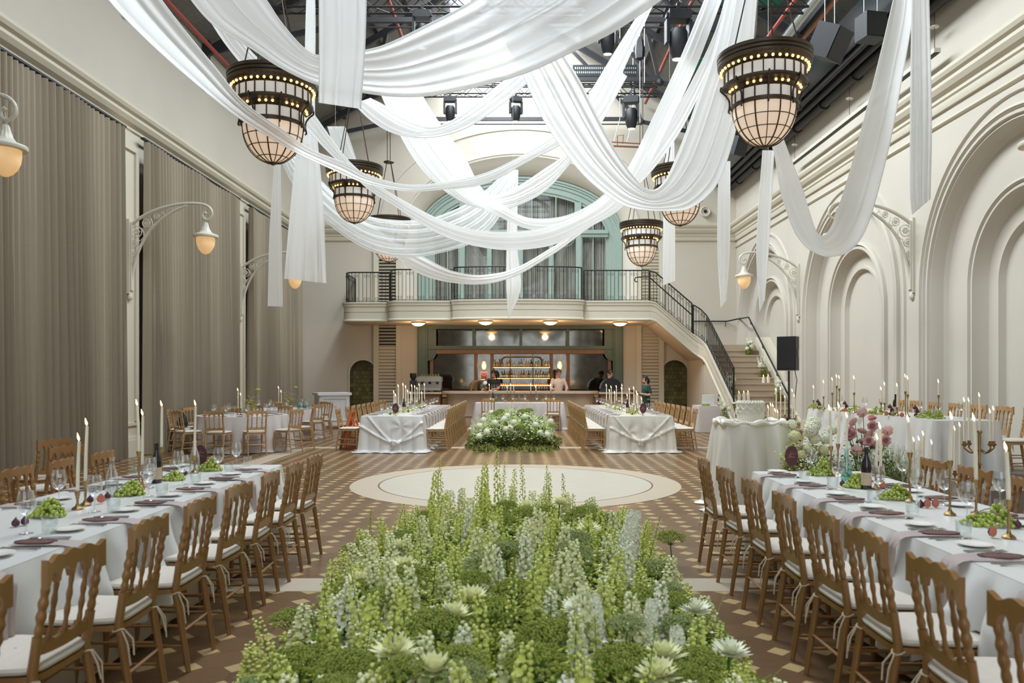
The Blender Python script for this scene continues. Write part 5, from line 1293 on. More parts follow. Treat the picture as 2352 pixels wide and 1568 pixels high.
MB().b2(1.6, 3.55, 24.2, 24.5, 10.72, 11.06).build('casing', M['black'], t, smooth=False)
for r in range(2):
    mb = MB()
    for k in range(30): mb.b2(1.66+k*.063, 1.69+k*.063, 24.195, 24.2, 10.80+r*.13, 10.86+r*.13)
    mb.build('perforations', M['galv'], t, smooth=False)
def hung_speaker(label, c, s, rx, rz):
    t = thing('hanging_speaker', label, 'speaker', c, rz); R = Matrix.Rotation(rx, 3, 'X')
    MB().box((0, 0, 0), (s*.9, s*.8, s), M=R).build('cabinet', M['black'], t, smooth=False)
    MB().box(R @ Vector((0, -s*.41, 0)), (s*.82, .01, s*.92), M=R).build('grille', M['dark'], t, smooth=False)
    for e in (-.3, .3): MB().tube([(e*s, 0, s*.5), (e*s, 0, 2.2)], .008, 4).build('cable', M['galv'], t)
hung_speaker('black speaker box tilted above the near right chandelier', P(1906, 98, 13.2), .52, .5, .7)
hung_speaker('black square speaker box against the right duct at top', P(2000, 64, 11.5), .36, 0, .2)
hung_speaker('small black speaker box low behind the near right chandelier', P(1692, 334, 22.0), .5, .4, .6)
t = thing('linear_light', 'slim white linear light hung along the right wall', 'light fitting')
MB().b2(7.38, 7.50, 14.2, 21.8, 7.38, 7.46).build('housing', M['lampcream'], t, smooth=False); MB().b2(7.40, 7.48, 14.2, 21.8, 7.365, 7.38).build('grating', M['dark'], t, smooth=False)
for y in (14.3, 18.0, 21.6):
    MB().tube([(7.44, y, 7.46), (7.44, y, 8.12)], .006, 4).build('wire', M['dark'], t); MB().lathe([(.07, 7.86), (.08, 7.87), (.07, 7.885)], 14, (7.44, y, 0)).build('disc', M['lampcream'], t)
t = thing('pipe_frame', 'small brass pipe frame hanging before the back wall', 'pipe work')
MB().tube([P(1405, 335, 25), P(1470, 338, 25)], .03, 6).tube([P(1405, 326, 25), P(1470, 330, 25)], .02, 6).tube([P(1418, 335, 25), P(1418, 312, 25), P(1432, 310, 25), P(1430, 330, 25)], .015, 6).build('pipes', M['copper'], t)
for x in (1410, 1440): MB().tube([P(x, 326, 25), P(x+14, 272, 25), P(x+14, 50, 25)], .01, 5).build('hanger', M['galv'], t)
# loudspeaker on stand by the stair
sd_ = 17.0; spx = ((1812-VX)*sd_/F, sd_)
t = thing('speaker_stand', 'black pole stand carrying the loudspeaker before the stairs', 'stand', (spx[0], spx[1], 0))
MB().tube([(0, 0, .05), (0, 0, 1.72)], .022, 10).build('pole', M['black'], t)
for k in range(3):
    a = 2*PI*k/3+.4; MB().tube([(0, 0, .75), (.42*math.cos(a), .42*math.sin(a), .01)], .014, 6).build('leg', M['black'], t)
for z in (.62, .38): MB().lathe([(.035, z), (.035, z+.05)], 12).sph((-.06, 0, z+.025), .025, 8, 6).build('knob', M['black'], t)
t = thing('loudspeaker', 'black loudspeaker cabinet on a pole before the stairs', 'speaker', (spx[0], spx[1], 1.725), -.60)
MB().ext([(-.20, -.19), (.20, -.19), (.20, .05), (.11, .20), (-.11, .20), (-.20, .05)], 0, .72, 'xy').build('cabinet', M['black'], t, smooth=False)
MB().b2(-.17, .17, -.20, -.19, .05, .67).build('front_grille', M['dark'], t, smooth=False)
for s in (-1, 1): MB().b2(s*.205-.008, s*.205+.004, -.10, .02, .28, .44).build('handle', M['blackgloss'], t, smooth=False)
MB().tube([(0, .2, .3), (.1, .25, -.2), (.04, .2, -.9), (.01, .06, -1.5)], .008, 5).build('cable', M['black'], t)
# ---------------- table ware ----------------
def lathe_proto(nm, cat, prof, mt, n=20, rib=None, cap=False):
    return Proto(tag(MB().lathe(prof, n, rib=rib, cap=cap).build(nm, mt), 'x', cat))
WG = lathe_proto('wine_glass', 'wine glass', [(.001, .003), (.034, .002), (.036, .004), (.012, .009), (.0045, .02), (.004, .085), (.007, .10), (.026, .112), (.041, .135), (.047, .165), (.043, .20), (.036, .232)], M['glass'], 24)
TB = lathe_proto('tumbler', 'tumbler', [(.001, .012), (.030, .010), (.034, .0), (.036, .004), (.041, .085), (.039, .088), (.036, .02), (.001, .018)], M['glass2'], 36, rib=lambda a, z: .03*math.sin(18*a) if .008 < z < .06 else 0)
PL = lathe_proto('side_plate', 'plate', [(.001, .004), (.05, .004), (.058, .008), (.082, .014), (.084, .016), (.08, .017), (.055, .011), (.001, .008)], M['ceramic'], 40)
def oval_card(r1, r2, th):
    n = 72; pts = []
    for k in range(n):
        a = 2*PI*k/n; e = 1+.028*abs(math.cos(6*a)); pts.append((r1*math.cos(a)*e, r2*math.sin(a)*e))
    return pts
mb = MB(); mb.ext(oval_card(.060, .105, 0), 0, .003, 'xy'); mn_ = mb.build('menu_card', M['menu'], smooth=False)
mt_ = MB()
for k in range(9): mt_.b2(-.030+.004*(k % 3), .030-.005*((k+1) % 3), -.066+k*.0165-.001, -.066+k*.0165+.001, .003, .0034)
mt_.build('printed_lines', M['gold'], mn_, smooth=False); mn_['kind_'] = 1; del mn_['kind_']
tag(mn_, 'x', 'menu'); MN = Proto(mn_)
def cutlery(kind):
    mb = MB()
    if kind == 'fork':
        mb.tube([(0, -.095, .004), (0, -.02, .006), (0, .045, .004)], [.0045, .0028, .003], 6)
        mb.grid(lambda u, v: (lerp(-.010, .010, u)*(.4+.6*min(1, v*2)), lerp(.04, .065, v), .004-.002*math.sin(v*3)), 3, 4)
        for k in range(4): mb.tube([(-.009+.006*k, .063, .004), (-.009+.006*k, .10, .008)], .0016, 4)
    elif kind == 'knife':
        mb.tube([(0, -.11, .004), (0, .01, .004)], [.0055, .0042], 6); mb.ext([(-.008, .01), (.006, .01), (.007, .08), (.002, .115), (-.008, .10)], .003, .005, 'xy')
    else:
        mb.tube([(0, -.095, .004), (0, -.01, .007), (0, .05, .005)], [.0045, .0028, .003], 6); mb.sph((0, .078, .006), .03, 12, 6, (.62, 1, .16))
    return Proto(tag(mb.build(kind, M['silver'], ang=60), 'x', kind))
FK, KN, SP_ = cutlery('fork'), cutlery('knife'), cutlery('spoon')
def napkin_mesh(L1, L2, w=.15, seed=0):
    """lies along -x on the table (length L1), folds over the edge at x=0 and hangs L2; z=0 is the table top"""
    r = random.Random(seed); ph = r.uniform(0, 6)
    def fn(u, v):
        s = v*(L1+L2); e = .03; y = lerp(-w/2, w/2, u)*(1-.25*math.sin(PI*min(1, s/(L1+L2))*.5)); rip = .007*math.sin(u*PI*5+ph+2*v)
        if s < L1-e: return (-(L1-s)+.035, y, .006+.4*rip+.006*math.sin(PI*u))
        t = min(1, (s-(L1-e))/(2*e)); a = t*PI/2
        if s < L1+e: return (-e+.035+ .075*math.sin(a)*1.0, y, .006-.04*(1-math.cos(a)))
        return (.080+rip*1.6+.02*v, y+.012*math.sin(v*6+ph), -.034-(s-L1-e))
    return MB().grid(fn, 14, 30)
NP = [Proto(tag(napkin_mesh(.30, .26, .16, k).build('napkin', M['napkin'], ang=80), 'x', 'napkin')) for k in range(2)]
# ---- place settings at the two front tables ----
def setting(x, d, side, tb, i, full=True):
    """side: +1 diner sits at +x of the table edge x, -1 at -x"""
    rz = 0 if side > 0 else PI; z = TZ+.002
    who = '%s place from far end, %s' % (ORD[i], tb)
    lx = -side; nearer = -side           # diner's left is nearer the camera when sitting at +x
    NP[i % 2].at((x, d, z), rz, 'mauve napkin over the cloth edge, '+who, 'napkins on the front tables')
    MN.at((x+lx*.17, d, z+.012), PI/2+.05*((i*3) % 3-1), 'burgundy oval menu card, '+who, 'menu cards on the front tables')
    if full:
        yl = d+nearer*.27 if side > 0 else d-nearer*.0+.27
        PL.at((x+lx*.20, yl, z), 0, 'white side plate, '+who, 'side plates on the front tables')
        s = -1 if side > 0 else 1
        for k, (pr, nm) in enumerate(((FK, 'outer fork'), (FK, 'inner fork'))): pr.at((x+lx*.17, d+s*(.145-.028*k), z), rz+PI/2, 'silver %s, ' % nm+who, 'forks on the front tables')
        KN.at((x+lx*.17, d-s*.105, z), rz+PI/2, 'silver knife, '+who, 'knives on the front tables')
        SP_.at((x+lx*.17, d-s*.135, z), rz+PI/2+.15, 'silver spoon, '+who, 'spoons on the front tables')
for i, d in enumerate((7.10, 6.52, 5.90, 5.27, 4.64, 4.02, 3.38)): setting(LT[1]-.005, d, 1, 'left front table aisle side', i)
for i, d in enumerate((6.75, 6.08, 5.42, 4.86, 4.25, 3.70, 3.12)): setting(RT[0]+.005, d, -1, 'right front table aisle side', i)
for i, d in enumerate((7.20, 6.60, 5.95, 5.2)): setting(LT[0]+.005, d, -1, 'left front table curtain side', i)
for i, d in enumerate((6.72, 6.10, 5.46, 4.8)): setting(RT[1]-.005, d, 1, 'right front table outer side', i)

# ---- candles ----
def candle(base, z0, ztop, r, label, group, lean=0.0, cat='candle', big=1.0):
    t = thing('candle', label, cat, (base[0], base[1], z0), group=group); h = max(.05, ztop-z0-.05*big)
    MB().tube([(0, 0, 0), (lean*.3, 0, h*.5), (lean, 0, h)], [r, r*.97, r*.86], 10).build('wax_body', M['wax'], t)
    MB().tube([(lean, 0, h), (lean+.001, 0, h+.012)], .0015, 4).build('wick', M['wick'], t)
    f = .052*big; fl = -.012*big
    MB().lathe([(.0006, 0), (.006*big, .012*big), (.0075*big, .02*big), (.005*big, .034*big), (.0008, f)], 8, (lean, 0, h+.004), M=Matrix(((1, 0, fl/f), (0, 1, 0), (0, 0, 1)))).build('flame', M['flame'], t)
    return t
def holder(base, z0, h, label, group, r=.034):
    t = thing('candlestick', label, 'candlestick', (base[0], base[1], z0), group=group)
    MB().lathe([(r, 0), (r*1.02, .004), (r*.85, .012), (r*.42, .022), (r*.22, .04), (.0065, .05), (.0085, h*.5), (.006, h*.55), (.0065, h-.05), (.012, h-.045), (.009, h-.035)], 20, cap=False).build('base_and_stem', M['brass'], t)
    MB().lathe([(.009, h-.038), (.014, h-.03), (.018, h), (.0185, h+.002), (.0135, h), (.012, h-.02)], 16, cap=False).build('cup', M['brass'], t)
    return t
def candle_set(bpx, fy, hh, z, label, group, r=.011, big=1.0):
    b = onz(bpx[0], bpx[1], z); zt = CH-(fy-VY)*b.y/F
    holder(b, z+.002, hh, 'brass candlestick '+label, 'brass candlesticks '+group)
    candle(b, z+hh-.012, zt, r, 'ivory taper candle '+label, 'taper candles '+group, lean=.012*math.sin(bpx[0]), big=big)
TZt = TZ
for bpx, fy, hh, n in (((178, 1170), 996, .115, 'shorter of the pair nearest the camera on left front table'), ((196, 1161), 962, .16, 'taller of the pair nearest the camera on left front table'), ((319, 1114), 918, .26, 'taller behind the wine bottle on left front table'), ((327, 1119), 941, .17, 'shorter by the wine bottle on left front table'), ((371, 1104), 921, .27, 'right of the wine bottle on left front table'), ((447, 1086), 920, .15, 'behind the carafe at far end of left front table')):
    candle_set(bpx, fy, hh, TZt, n, 'on the left front table')
for bpx, fy, hh, n in (((1909, 1093), 930, .25, 'left of the pair at the far end of right front table'), ((1925, 1089), 924, .26, 'right of the pair at the far end of right front table'), ((1944, 1093), 947, .16, 'behind the aqua carafe on right front table'), ((2012, 1123), 996, .16, 'behind wine bottle, left, on right front table'), ((2023, 1120), 971, .16, 'behind wine bottle, right, on right front table'),
                       ((2090, 1153), 953, .33, 'behind the middle grapes on right front table'), ((2182, 1183), 946, .33, 'tall and slim in the middle of right front table'), ((2242, 1186), 950, .22, 'near the outer edge of right front table'), ((2317, 1236), 1016, .20, 'nearest the camera on right front table')):
    candle_set(bpx, fy, hh, TZt, n, 'on the right front table')

# ---- bottles, carafes ----
def wine_bottle(loc, label):
    t = thing('wine_bottle', label, 'bottle', loc, group='dark wine bottles')
    MB().lathe([(.036, 0), (.0375, .004), (.0375, .17), (.034, .20), (.018, .24), (.0145, .26), (.0142, .30), (.0155, .302), (.015, .31)], 20).build('glass_body', M['wine'], t)
    MB().lathe([(.038, .03), (.038, .125)], 20, cap=False).build('paper_label', M['label'], t)
    MB().lathe([(.015, .255), (.015, .312)], 14, cap=False).build('foil', M['dark'], t)
    return t
def carafe(loc, label, mt):
    t = thing('carafe', label, 'carafe', loc, group='glass water carafes')
    MB().lathe([(.036, .002), (.042, .006), (.044, .05), (.043, .12), (.036, .16), (.022, .20), (.016, .23), (.016, .262), (.020, .268), (.020, .276)], 20, cap=False).build('glass_body', mt, t)
    MB().lathe([(.001, .008), (.040, .008), (.041, .10), (.001, .10)], 16, cap=False).build('water', mt, t)
    return t
wine_bottle(onz(360, 1109, TZ)+Vector((0, 0, .002)), 'dark wine bottle with kraft label on left front table')
wine_bottle(onz(1990, 1123, TZ)+Vector((0, 0, .002)), 'dark wine bottle with kraft label on right front table')
carafe(onz(257, 1140, TZ)+Vector((0, 0, .002)), 'clear glass carafe beside the middle grapes on left front table', M['glass'])
carafe(onz(447, 1084, TZ)+Vector((0, 0, .002)), 'clear glass carafe under the far candle on left front table', M['glass'])
carafe(onz(1944, 1112, TZ)+Vector((0, 0, .002)), 'pale aqua glass carafe on right front table', M['aqua'])
# ---- glasses by their feet in the frame ----
for i, p in enumerate(((60, 1227), (135, 1160), (217, 1177), (341, 1141), (345, 1121), (421, 1114), (410, 1100), (502, 1090), (543, 1074))):
    WG.at(onz(*p, TZ)+Vector((0, 0, .002)), 0, 'stemmed wine glass on left front table, %s from the near end' % ORD[i], 'wine glasses on the left front table')
for i, p in enumerate(((114, 1226), (87, 1178), (261, 1177), (372, 1140), (314, 1094), (449, 1111), (400, 1078), (526, 1086), (568, 1069))):
    TB.at(onz(*p, TZ)+Vector((0, 0, .002)), 0, 'ribbed tumbler on left front table, %s from the near end' % ORD[i], 'tumblers on the left front table')
for i, p in enumerate(((1863, 1092), (1926, 1124), (1994, 1108), (2017, 1146), (2073, 1112), (2107, 1158), (2169, 1161), (2221, 1200), (2297, 1166))):
    WG.at(onz(*p, TZ)+Vector((0, 0, .002)), 0, 'stemmed wine glass on right front table, %s from the far end' % ORD[i], 'wine glasses on the right front table')
for i, p in enumerate(((1847, 1105), (1912, 1122), (2006, 1155), (2096, 1184), (2213, 1233), (2196, 1148), (2300, 1180))):
    TB.at(onz(*p, TZ)+Vector((0, 0, .002)), 0, 'ribbed tumbler on right front table, %s from the far end' % ORD[i], 'tumblers on the right front table')

# ---- grapes, figs ----
grape_me = MB().sph((0, 0, 0), .0125, 12, 8, (1, 1, 1.12)).mesh('grape', M['grape'])
def grapes(loc, label, n=46, rx=.12, ry=.075, rh=.085, seed=0):
    r = random.Random(seed); t = thing('grape_bunch', label, 'grapes', loc, r.uniform(-.4, .4), group='green grape bunches')
    MB().tube(crv([(-rx, 0, .02), (0, .01, rh*.8), (rx*.8, 0, .03)], 14), .003, 5).build('stem', M['stemg'], t)
    pts = []; tries = 0
    n = int(n*1.35)
    while len(pts) < n and tries < 9000:
        tries += 1; a = r.uniform(0, 6.28); q = math.sqrt(r.random()); x, y = rx*q*math.cos(a), ry*q*math.sin(a)
        top = rh*max(.15, 1-q*q)*(.85+.3*math.sin(x*30)); z = .012+r.uniform(0, 1)**.6*max(0, top-.014)
        if all((x-b[0])**2+(y-b[1])**2+(z-b[2])**2 > .0176**2 for b in pts): pts.append((x, y, z))
    for p in pts:
        o = bpy.data.objects.new('grape', grape_me); COL.objects.link(o); o.parent = t; o.location = p; s = r.uniform(.85, 1.12); o.scale = (s, s, s); o.rotation_euler = (r.uniform(-1, 1), r.uniform(-1, 1), 0)
    return t
Z2 = Vector((0, 0, .002))
grapes(onz(109, 1186, TZ)+Z2, 'green grapes nearest the camera on left front table', 70, .12, .08, .115, 1)
grapes(onz(297, 1138, TZ)+Z2, 'green grapes beside the carafe on left front table', 60, .10, .08, .12, 2)
grapes(onz(397, 1103, TZ)+Z2, 'green grapes right of the wine bottle on left front table', 46, .10, .07, .085, 3)
grapes(onz(480, 1081, TZ)+Z2, 'green grapes at the far end of left front table', 56, .12, .08, .12, 4)
grapes(onz(1884, 1092, TZ)+Z2, 'green grapes at the far end of right front table', 70, .11, .08, .15, 5)
grapes(onz(1961, 1120, TZ)+Z2, 'green grapes left of the wine bottle on right front table', 50, .07, .07, .125, 6)
grapes(onz(2056, 1146, TZ)+Z2, 'green grapes in the middle of right front table', 60, .11, .08, .11, 7)
grapes(onz(2275, 1208, TZ)+Z2, 'green grapes nearest the camera on right front table', 80, .15, .09, .12, 8)
figp = thing('fig', 'x', 'fig', (0, 0, -40)); MB().lathe([(.002, .0), (.018, .006), (.024, .02), (.020, .034), (.010, .045), (.004, .054)], 14).build('skin', M['fig'], figp); MB().tube([(0, 0, .05), (.003, 0, .06)], .003, 5).build('stalk', M['stemg'], figp); FG = Proto(figp)
figp = thing('fig', 'x', 'fig', (0, 0, -40)); MB().lathe([(.002, .0), (.018, .006), (.024, .02), (.020, .034), (.010, .045), (.004, .054)], 14).build('skin', M['figg'], figp); MB().tube([(0, 0, .05), (.003, 0, .06)], .003, 5).build('stalk', M['stemg'], figp); FGG = Proto(figp)
figp = thing('halved_fig', 'x', 'fig', (0, 0, -40))
def half(n=14):
    mb = MB(); prof = [(.002, -.022), (.018, -.014), (.024, 0), (.020, .014), (.010, .024), (.003, .032)]; vs = []; fs = []
    for r_, z in prof:
        for k in range(n): a = PI*k/(n-1); vs.append((r_*math.cos(a), -r_*math.sin(a)*.9, z))
    for i in range(len(prof)-1):
        for k in range(n-1): fs.append((i*n+k, i*n+k+1, (i+1)*n+k+1, (i+1)*n+k))
    return mb.add([(x, y, z+.024) for x, y, z in vs], fs), [(r_, z+.024) for r_, z in prof]
hm, pf = half(); hm.build('skin', M['fig'], figp)
mb = MB(); mb.add([(r_, .0, z) for r_, z in pf]+[(-r_, .0, z) for r_, z in reversed(pf)], [tuple(range(2*len(pf)))]); mb.build('cut_face', M['figin'], figp, smooth=False); HF = Proto(figp)
for i, (p, kd, n) in enumerate((((36, 1210), 0, 'purple fig half nearest on left front table'), ((57, 1206), 0, 'purple fig half standing nearest on left front table'), ((207, 1155), 0, 'purple fig by the second wine glass on left front table'), ((232, 1156), 2, 'cut fig by the carafe on left front table'), ((247, 1147), 0, 'purple fig leaning on the carafe on left front table'), ((312, 1138), 1, 'green fig right of the middle grapes on left front table'), ((324, 1130), 2, 'cut fig right of the middle grapes on left front table'),
                               ((408, 1100), 0, 'purple fig among third grapes on left front table'), ((425, 1092), 0, 'purple fig behind third grapes on left front table'), ((480, 1080), 1, 'green fig by the far grapes on left front table'), ((495, 1079), 2, 'cut fig by the far grapes on left front table'),
                               ((1935, 1117), 0, 'purple fig left of aqua carafe foot on right front table'), ((2115, 1166), 0, 'purple fig beside the middle cut figs on right front table'), ((2131, 1168), 2, 'cut fig in the middle of right front table, left one'), ((2150, 1167), 2, 'cut fig in the middle of right front table, right one'), ((2281, 1235), 2, 'cut fig at the front of right front table'), ((2337, 1214), 0, 'purple fig at the right edge on right front table'), ((2027, 1122), 2, 'cut fig right of the wine bottle on right front table'))):
    b = onz(*p, TZ)+Z2; (FG, FGG, HF)[kd].at(b, PI+.3 if kd == 2 else i*1.3, n, 'figs on the front tables', 1.15 if kd == 2 else .92)
# table sign
def table_sign(loc, label, s=1.0):
    t = thing('table_sign', label, 'table sign', loc, group='burgundy oval table signs'); t.scale = (s, s, s)
    mb = MB(); mb.ext([(x, y+.125) for x, y in oval_card(.055, .085, 0)], -.003, .003, 'xz'); mb.build('card', M['menu'], t, smooth=False)
    mb = MB(); c = lambda L: crv([(x, -.0045, z) for x, z in L], 24)
    mb.tube(c([(-.012, .158), (-.004, .160), (.002, .157), (.010, .159)]), .0012, 4)
    mb.tube(c([(-.02, .141), (-.012, .146), (-.006, .139), (.004, .146), (.012, .140), (.030, .150)]), .0012, 4)
    mb.tube(c([(-.010, .136), (-.026, .132), (-.018, .122), (-.024, .112), (-.030, .116), (-.012, .114), (-.006, .132), (-.004, .112), (.004, .124), (.006, .112), (.014, .122), (.016, .112), (.026, .118)]), .0016, 4)
    mb.build('script_lettering', M['gold'], t); MB().tube([(0, .02, .001), (0, .0, .045)], .004, 6).tube([(-.02, .02, .003), (.02, .02, .003)], .003, 5).build('easel_foot', M['brass'], t)
table_sign(onz(1818, 1081, TZ)+Z2, 'burgundy oval table sign at far end of right front table', 1.05)
table_sign(onz(461, 1078, TZ)+Z2, 'burgundy oval table sign behind the carafe on left front table', 1.05)
table_sign(Vector((-2.66, 16.98, TZ+.002)), 'burgundy oval table sign at near end of left far table', 1.25)
table_sign(Vector((2.62, 16.98, TZ+.002)), 'burgundy oval table sign at near end of right far table', 1.25)

# ---- far long tables ----
def far_bits(tb, x0, x1, nb, cand):
    xm = (x0+x1)/2; r = random.Random(len(tb)*3+int(x0*10))
    for i in range(10):
        d = 17.25+i*.62
        for s, ex in ((1, x1), (-1, x0)):
            nm = '%s place from near end, %s side of %s' % (ORD[i], ('outer', 'aisle')[(s > 0) == (x0 < 0)], tb)
            NP[i % 2].at((ex-s*.0, d, TZ+.002), 0 if s > 0 else PI, 'mauve napkin, '+nm, 'napkins on the far tables', (1, 1.25, 1.2))
            WG.at((ex-s*.34+r.uniform(-.03, .03), d+.16, TZ+.002), 0, 'wine glass, '+nm, 'wine glasses on the far tables')
            if i < 5:
                TB.at((ex-s*.27, d+.10, TZ+.002), 0, 'ribbed tumbler, '+nm, 'tumblers on the far tables'); MN.at((ex-s*.17, d, TZ+.014), PI/2, 'burgundy menu card, '+nm, 'menu cards on the far tables')
    for i, (px, fy, d) in enumerate(cand):
        x = (px-VX)*d/F; hh = (.16, .22, .12)[i % 3]; zt = CH-(fy-VY)*d/F
        lb = '%s from the left along the %s' % (ORD[i], tb)
        holder((x, d), TZ+.002, hh, 'brass candlestick, '+lb, 'brass candlesticks on the far tables'); candle((x, d), TZ+hh-.012, zt, .013, 'ivory taper candle, '+lb, 'taper candles on the far tables', big=1.2)
    gm = []
    for i in range(7):
        d = 17.5+i*.85; t = tag(MB().build('x', M['grape']), None); bpy.data.objects.remove(t)
        mb = MB(); rr = random.Random(i+nb)
        for k in range(34): mb.sph((rr.gauss(0, .06), rr.gauss(0, .10), .014+abs(rr.gauss(0, .03))), .014, 6, 4)
        o = mb.build('grape_bunch', M['grape']); o.location = (xm+.08*((i % 3)-1), d, TZ+.002); tag(o, 'green grapes along the middle of %s, %s from near end' % (tb, ORD[i]), 'grapes', 'green grape bunches on far tables')
    for i in range(5):
        FG.at((xm+.12*((i % 2)*2-1), 17.35+i*1.1, TZ+.002), i, 'purple fig along the %s, %s from near end' % (tb, ORD[i]), 'figs on the far tables')
far_bits('left far table', -3.36, -2.06, 0, ((905, 897, 18.0), (909, 904, 17.6), (915, 883, 18.6), (926, 880, 19.0), (932, 885, 19.4), (937, 895, 18.8), (943, 899, 19.8), (946, 883, 20.2), (953, 885, 20.6), (958, 889, 20.9), (963, 881, 21.2), (969, 899, 20.0), (975, 880, 21.8)))
far_bits('right far table', 1.90, 3.22, 40, ((1393, 882, 21.6), (1400, 894, 21.0), (1404, 886, 20.6), (1412, 898, 20.0), (1416, 885, 20.2), (1428, 889, 19.4), (1429, 882, 19.8), (1441, 904, 18.4), (1446, 891, 18.8), (1456, 888, 18.6), (1462, 897, 18.0), (1465, 902, 17.8), (1474, 912, 17.5)))
wine_bottle((-2.72, 18.6, TZ+.002), 'dark wine bottle among the candles on left far table'); wine_bottle((2.45, 18.2, TZ+.002), 'dark wine bottle among the candles on right far table'); wine_bottle((-2.6, 21.4, TZ+.002), 'dark wine bottle at the bar end of left far table')
# ---- table before the bar ----
for i, (px, fy) in enumerate(((1124, 881), (1165, 886), (1173, 881), (1180, 883), (1219, 881), (1231, 886), (1265, 882))):
    d = 24.4; x = (px-VX)*d/F; lb = '%s from the left on the table before the bar' % ORD[i]
    holder((x, d), TZ+.037, .34, 'slim brass candlestick, '+lb, 'brass candlesticks before the bar'); candle((x, d), TZ+.36, CH-(fy-VY)*d/F, .012, 'ivory taper candle, '+lb, 'taper candles before the bar', big=1.2)
wine_bottle(((1132-VX)*24.5/F, 24.5, TZ+.037), 'dark wine bottle on the table before the bar')
carafe(((1140-VX)*24.55/F, 24.55, TZ+.037), 'glass carafe by the wine bottle before the bar', M['aqua']); carafe(((1192-VX)*24.55/F, 24.55, TZ+.037), 'glass carafe in the middle of the table before the bar', M['aqua'])
for i, px in enumerate((1127, 1155, 1178, 1206, 1233, 1254, 1272)): WG.at(((px-VX)*24.2/F, 24.2, TZ+.037), 0, 'wine glass on the table before the bar, %s from the left' % ORD[i], 'wine glasses before the bar')
for i, px in enumerate((1118, 1160, 1211, 1246)): TB.at(((px-VX)*24.1/F, 24.1, TZ+.037), 0, 'tumbler on the table before the bar, %s from the left' % ORD[i], 'tumblers before the bar')
# ---- round tables ----
for c, nm in ((RT1, 'nearer'), (RT2, 'farther')):
    for i in range(9):
        a = 2*PI*i/9+.3; WG.at((c[0]+.62*math.cos(a), c[1]+.62*math.sin(a), TZ+.002), 0, 'wine glass on the %s round table, %s round the ring' % (nm, ORD[i]), 'wine glasses on the round tables')
        TB.at((c[0]+.55*math.cos(a+.16), c[1]+.55*math.sin(a+.16), TZ+.002), 0, 'tumbler on the %s round table, %s round the ring' % (nm, ORD[i]), 'tumblers on the round tables')
        PL.at((c[0]+.78*math.cos(a-.2), c[1]+.78*math.sin(a-.2), TZ+.002), 0, 'plate on the %s round table, %s round the ring' % (nm, ORD[i]), 'plates on the round tables')
        MN.at((c[0]+.74*math.cos(a), c[1]+.74*math.sin(a), TZ+.003), a+PI/2, 'burgundy menu card on the %s round table, %s round the ring' % (nm, ORD[i]), 'menu cards on the round tables')
    for i, (dx, fy_) in enumerate(((-.10, 1.34), (-.02, 1.24))):
        holder((c[0]+dx, c[1]-.05*i, 0), TZ+.002, .14, 'brass candlestick on the %s round table, %s of two' % (nm, ('taller', 'shorter')[i]), 'brass candlesticks on the round tables')
        candle((c[0]+dx, c[1]-.05*i), TZ+.13, fy_, .012, 'ivory taper candle on the %s round table, %s of two' % (nm, ('taller', 'shorter')[i]), 'taper candles on the round tables', big=1.2)
carafe((RT2[0]+.5, RT2[1]-.3, TZ+.002), 'aqua glass carafe on the farther round table, left one', M['aqua']); carafe((RT2[0]+.64, RT2[1]-.26, TZ+.002), 'aqua glass carafe on the farther round table, right one', M['aqua'])
# ---- head table ----
hz = HZ+.002
for i, (px, fy, d, hh) in enumerate(((1869, 885, 14.7, .14), (1892, 873, 14.2, .22), (1912, 867, 13.6, .30), (1922, 860, 13.4, .42), (1928, 862, 13.1, .38), (1962, 863, 12.7, .32), (2024, 888, 12.2, .18), (2032, 877, 12.0, .18), (2061, 880, 11.8, .12), (2080, 859, 11.6, .36), (2085, 863, 11.4, .32), (2156, 871, 11.0, .32))):
    x = (px-VX)*d/F; lb = '%s from its far end on the head table' % ORD[i]
    holder((x, d), hz, hh, 'brass candlestick, '+lb, 'brass candlesticks on the head table'); candle((x, d), hz+hh-.012, CH-(fy-VY)*d/F, .012, 'ivory taper candle, '+lb, 'taper candles on the head table', big=1.1)
for i, (px, d, n, rx) in enumerate(((1876, 14.4, 60, .20), (1960, 13.0, 60, .20), (2012, 12.2, 60, .17), (2126, 11.2, 60, .16), (2150, 10.95, 40, .12))):
    grapes(((px-VX)*d/F, d, hz), 'green grapes on the head table, %s from its far end' % ORD[i], n, rx, .10, .12, 20+i)
for i, (px, d) in enumerate(((1880, 14.25), (1942, 13.3), (2104, 11.4), (2046, 11.8))):
    x = (px-VX)*d/F; 
    for k in range(3): FG.at((x+.02*math.sin(k*2), d, hz+k*.052), k*2.0+i, 'purple fig stacked on the head table, %s up, %s stack from far end' % (ORD[k], ORD[i]), 'stacked figs on the head table', 1.25)
for i, (px, d) in enumerate(((1895, 14.0), (1955, 12.9), (1985, 12.6), (2052, 11.7), (2066, 11.7), (2088, 11.3), (2165, 10.9))):
    (HF if i % 2 else FGG).at(((px-VX)*d/F-.1, d, hz), PI-.6, 'loose fig on the head table edge, %s from its far end' % ORD[i], 'loose figs on the head table', 1.3)
for i, (px, d) in enumerate(((1915, 13.9), (1970, 13.2), (2008, 12.6), (2095, 11.9), (2136, 11.3), (2186, 11.0))): WG.at(((px-VX)*d/F+.12, d, hz), 0, 'wine glass on the head table, %s from its far end' % ORD[i], 'wine glasses on the head table')
wine_bottle(((2057-VX)*12.0/F, 12.0, hz), 'dark wine bottle on the head table')
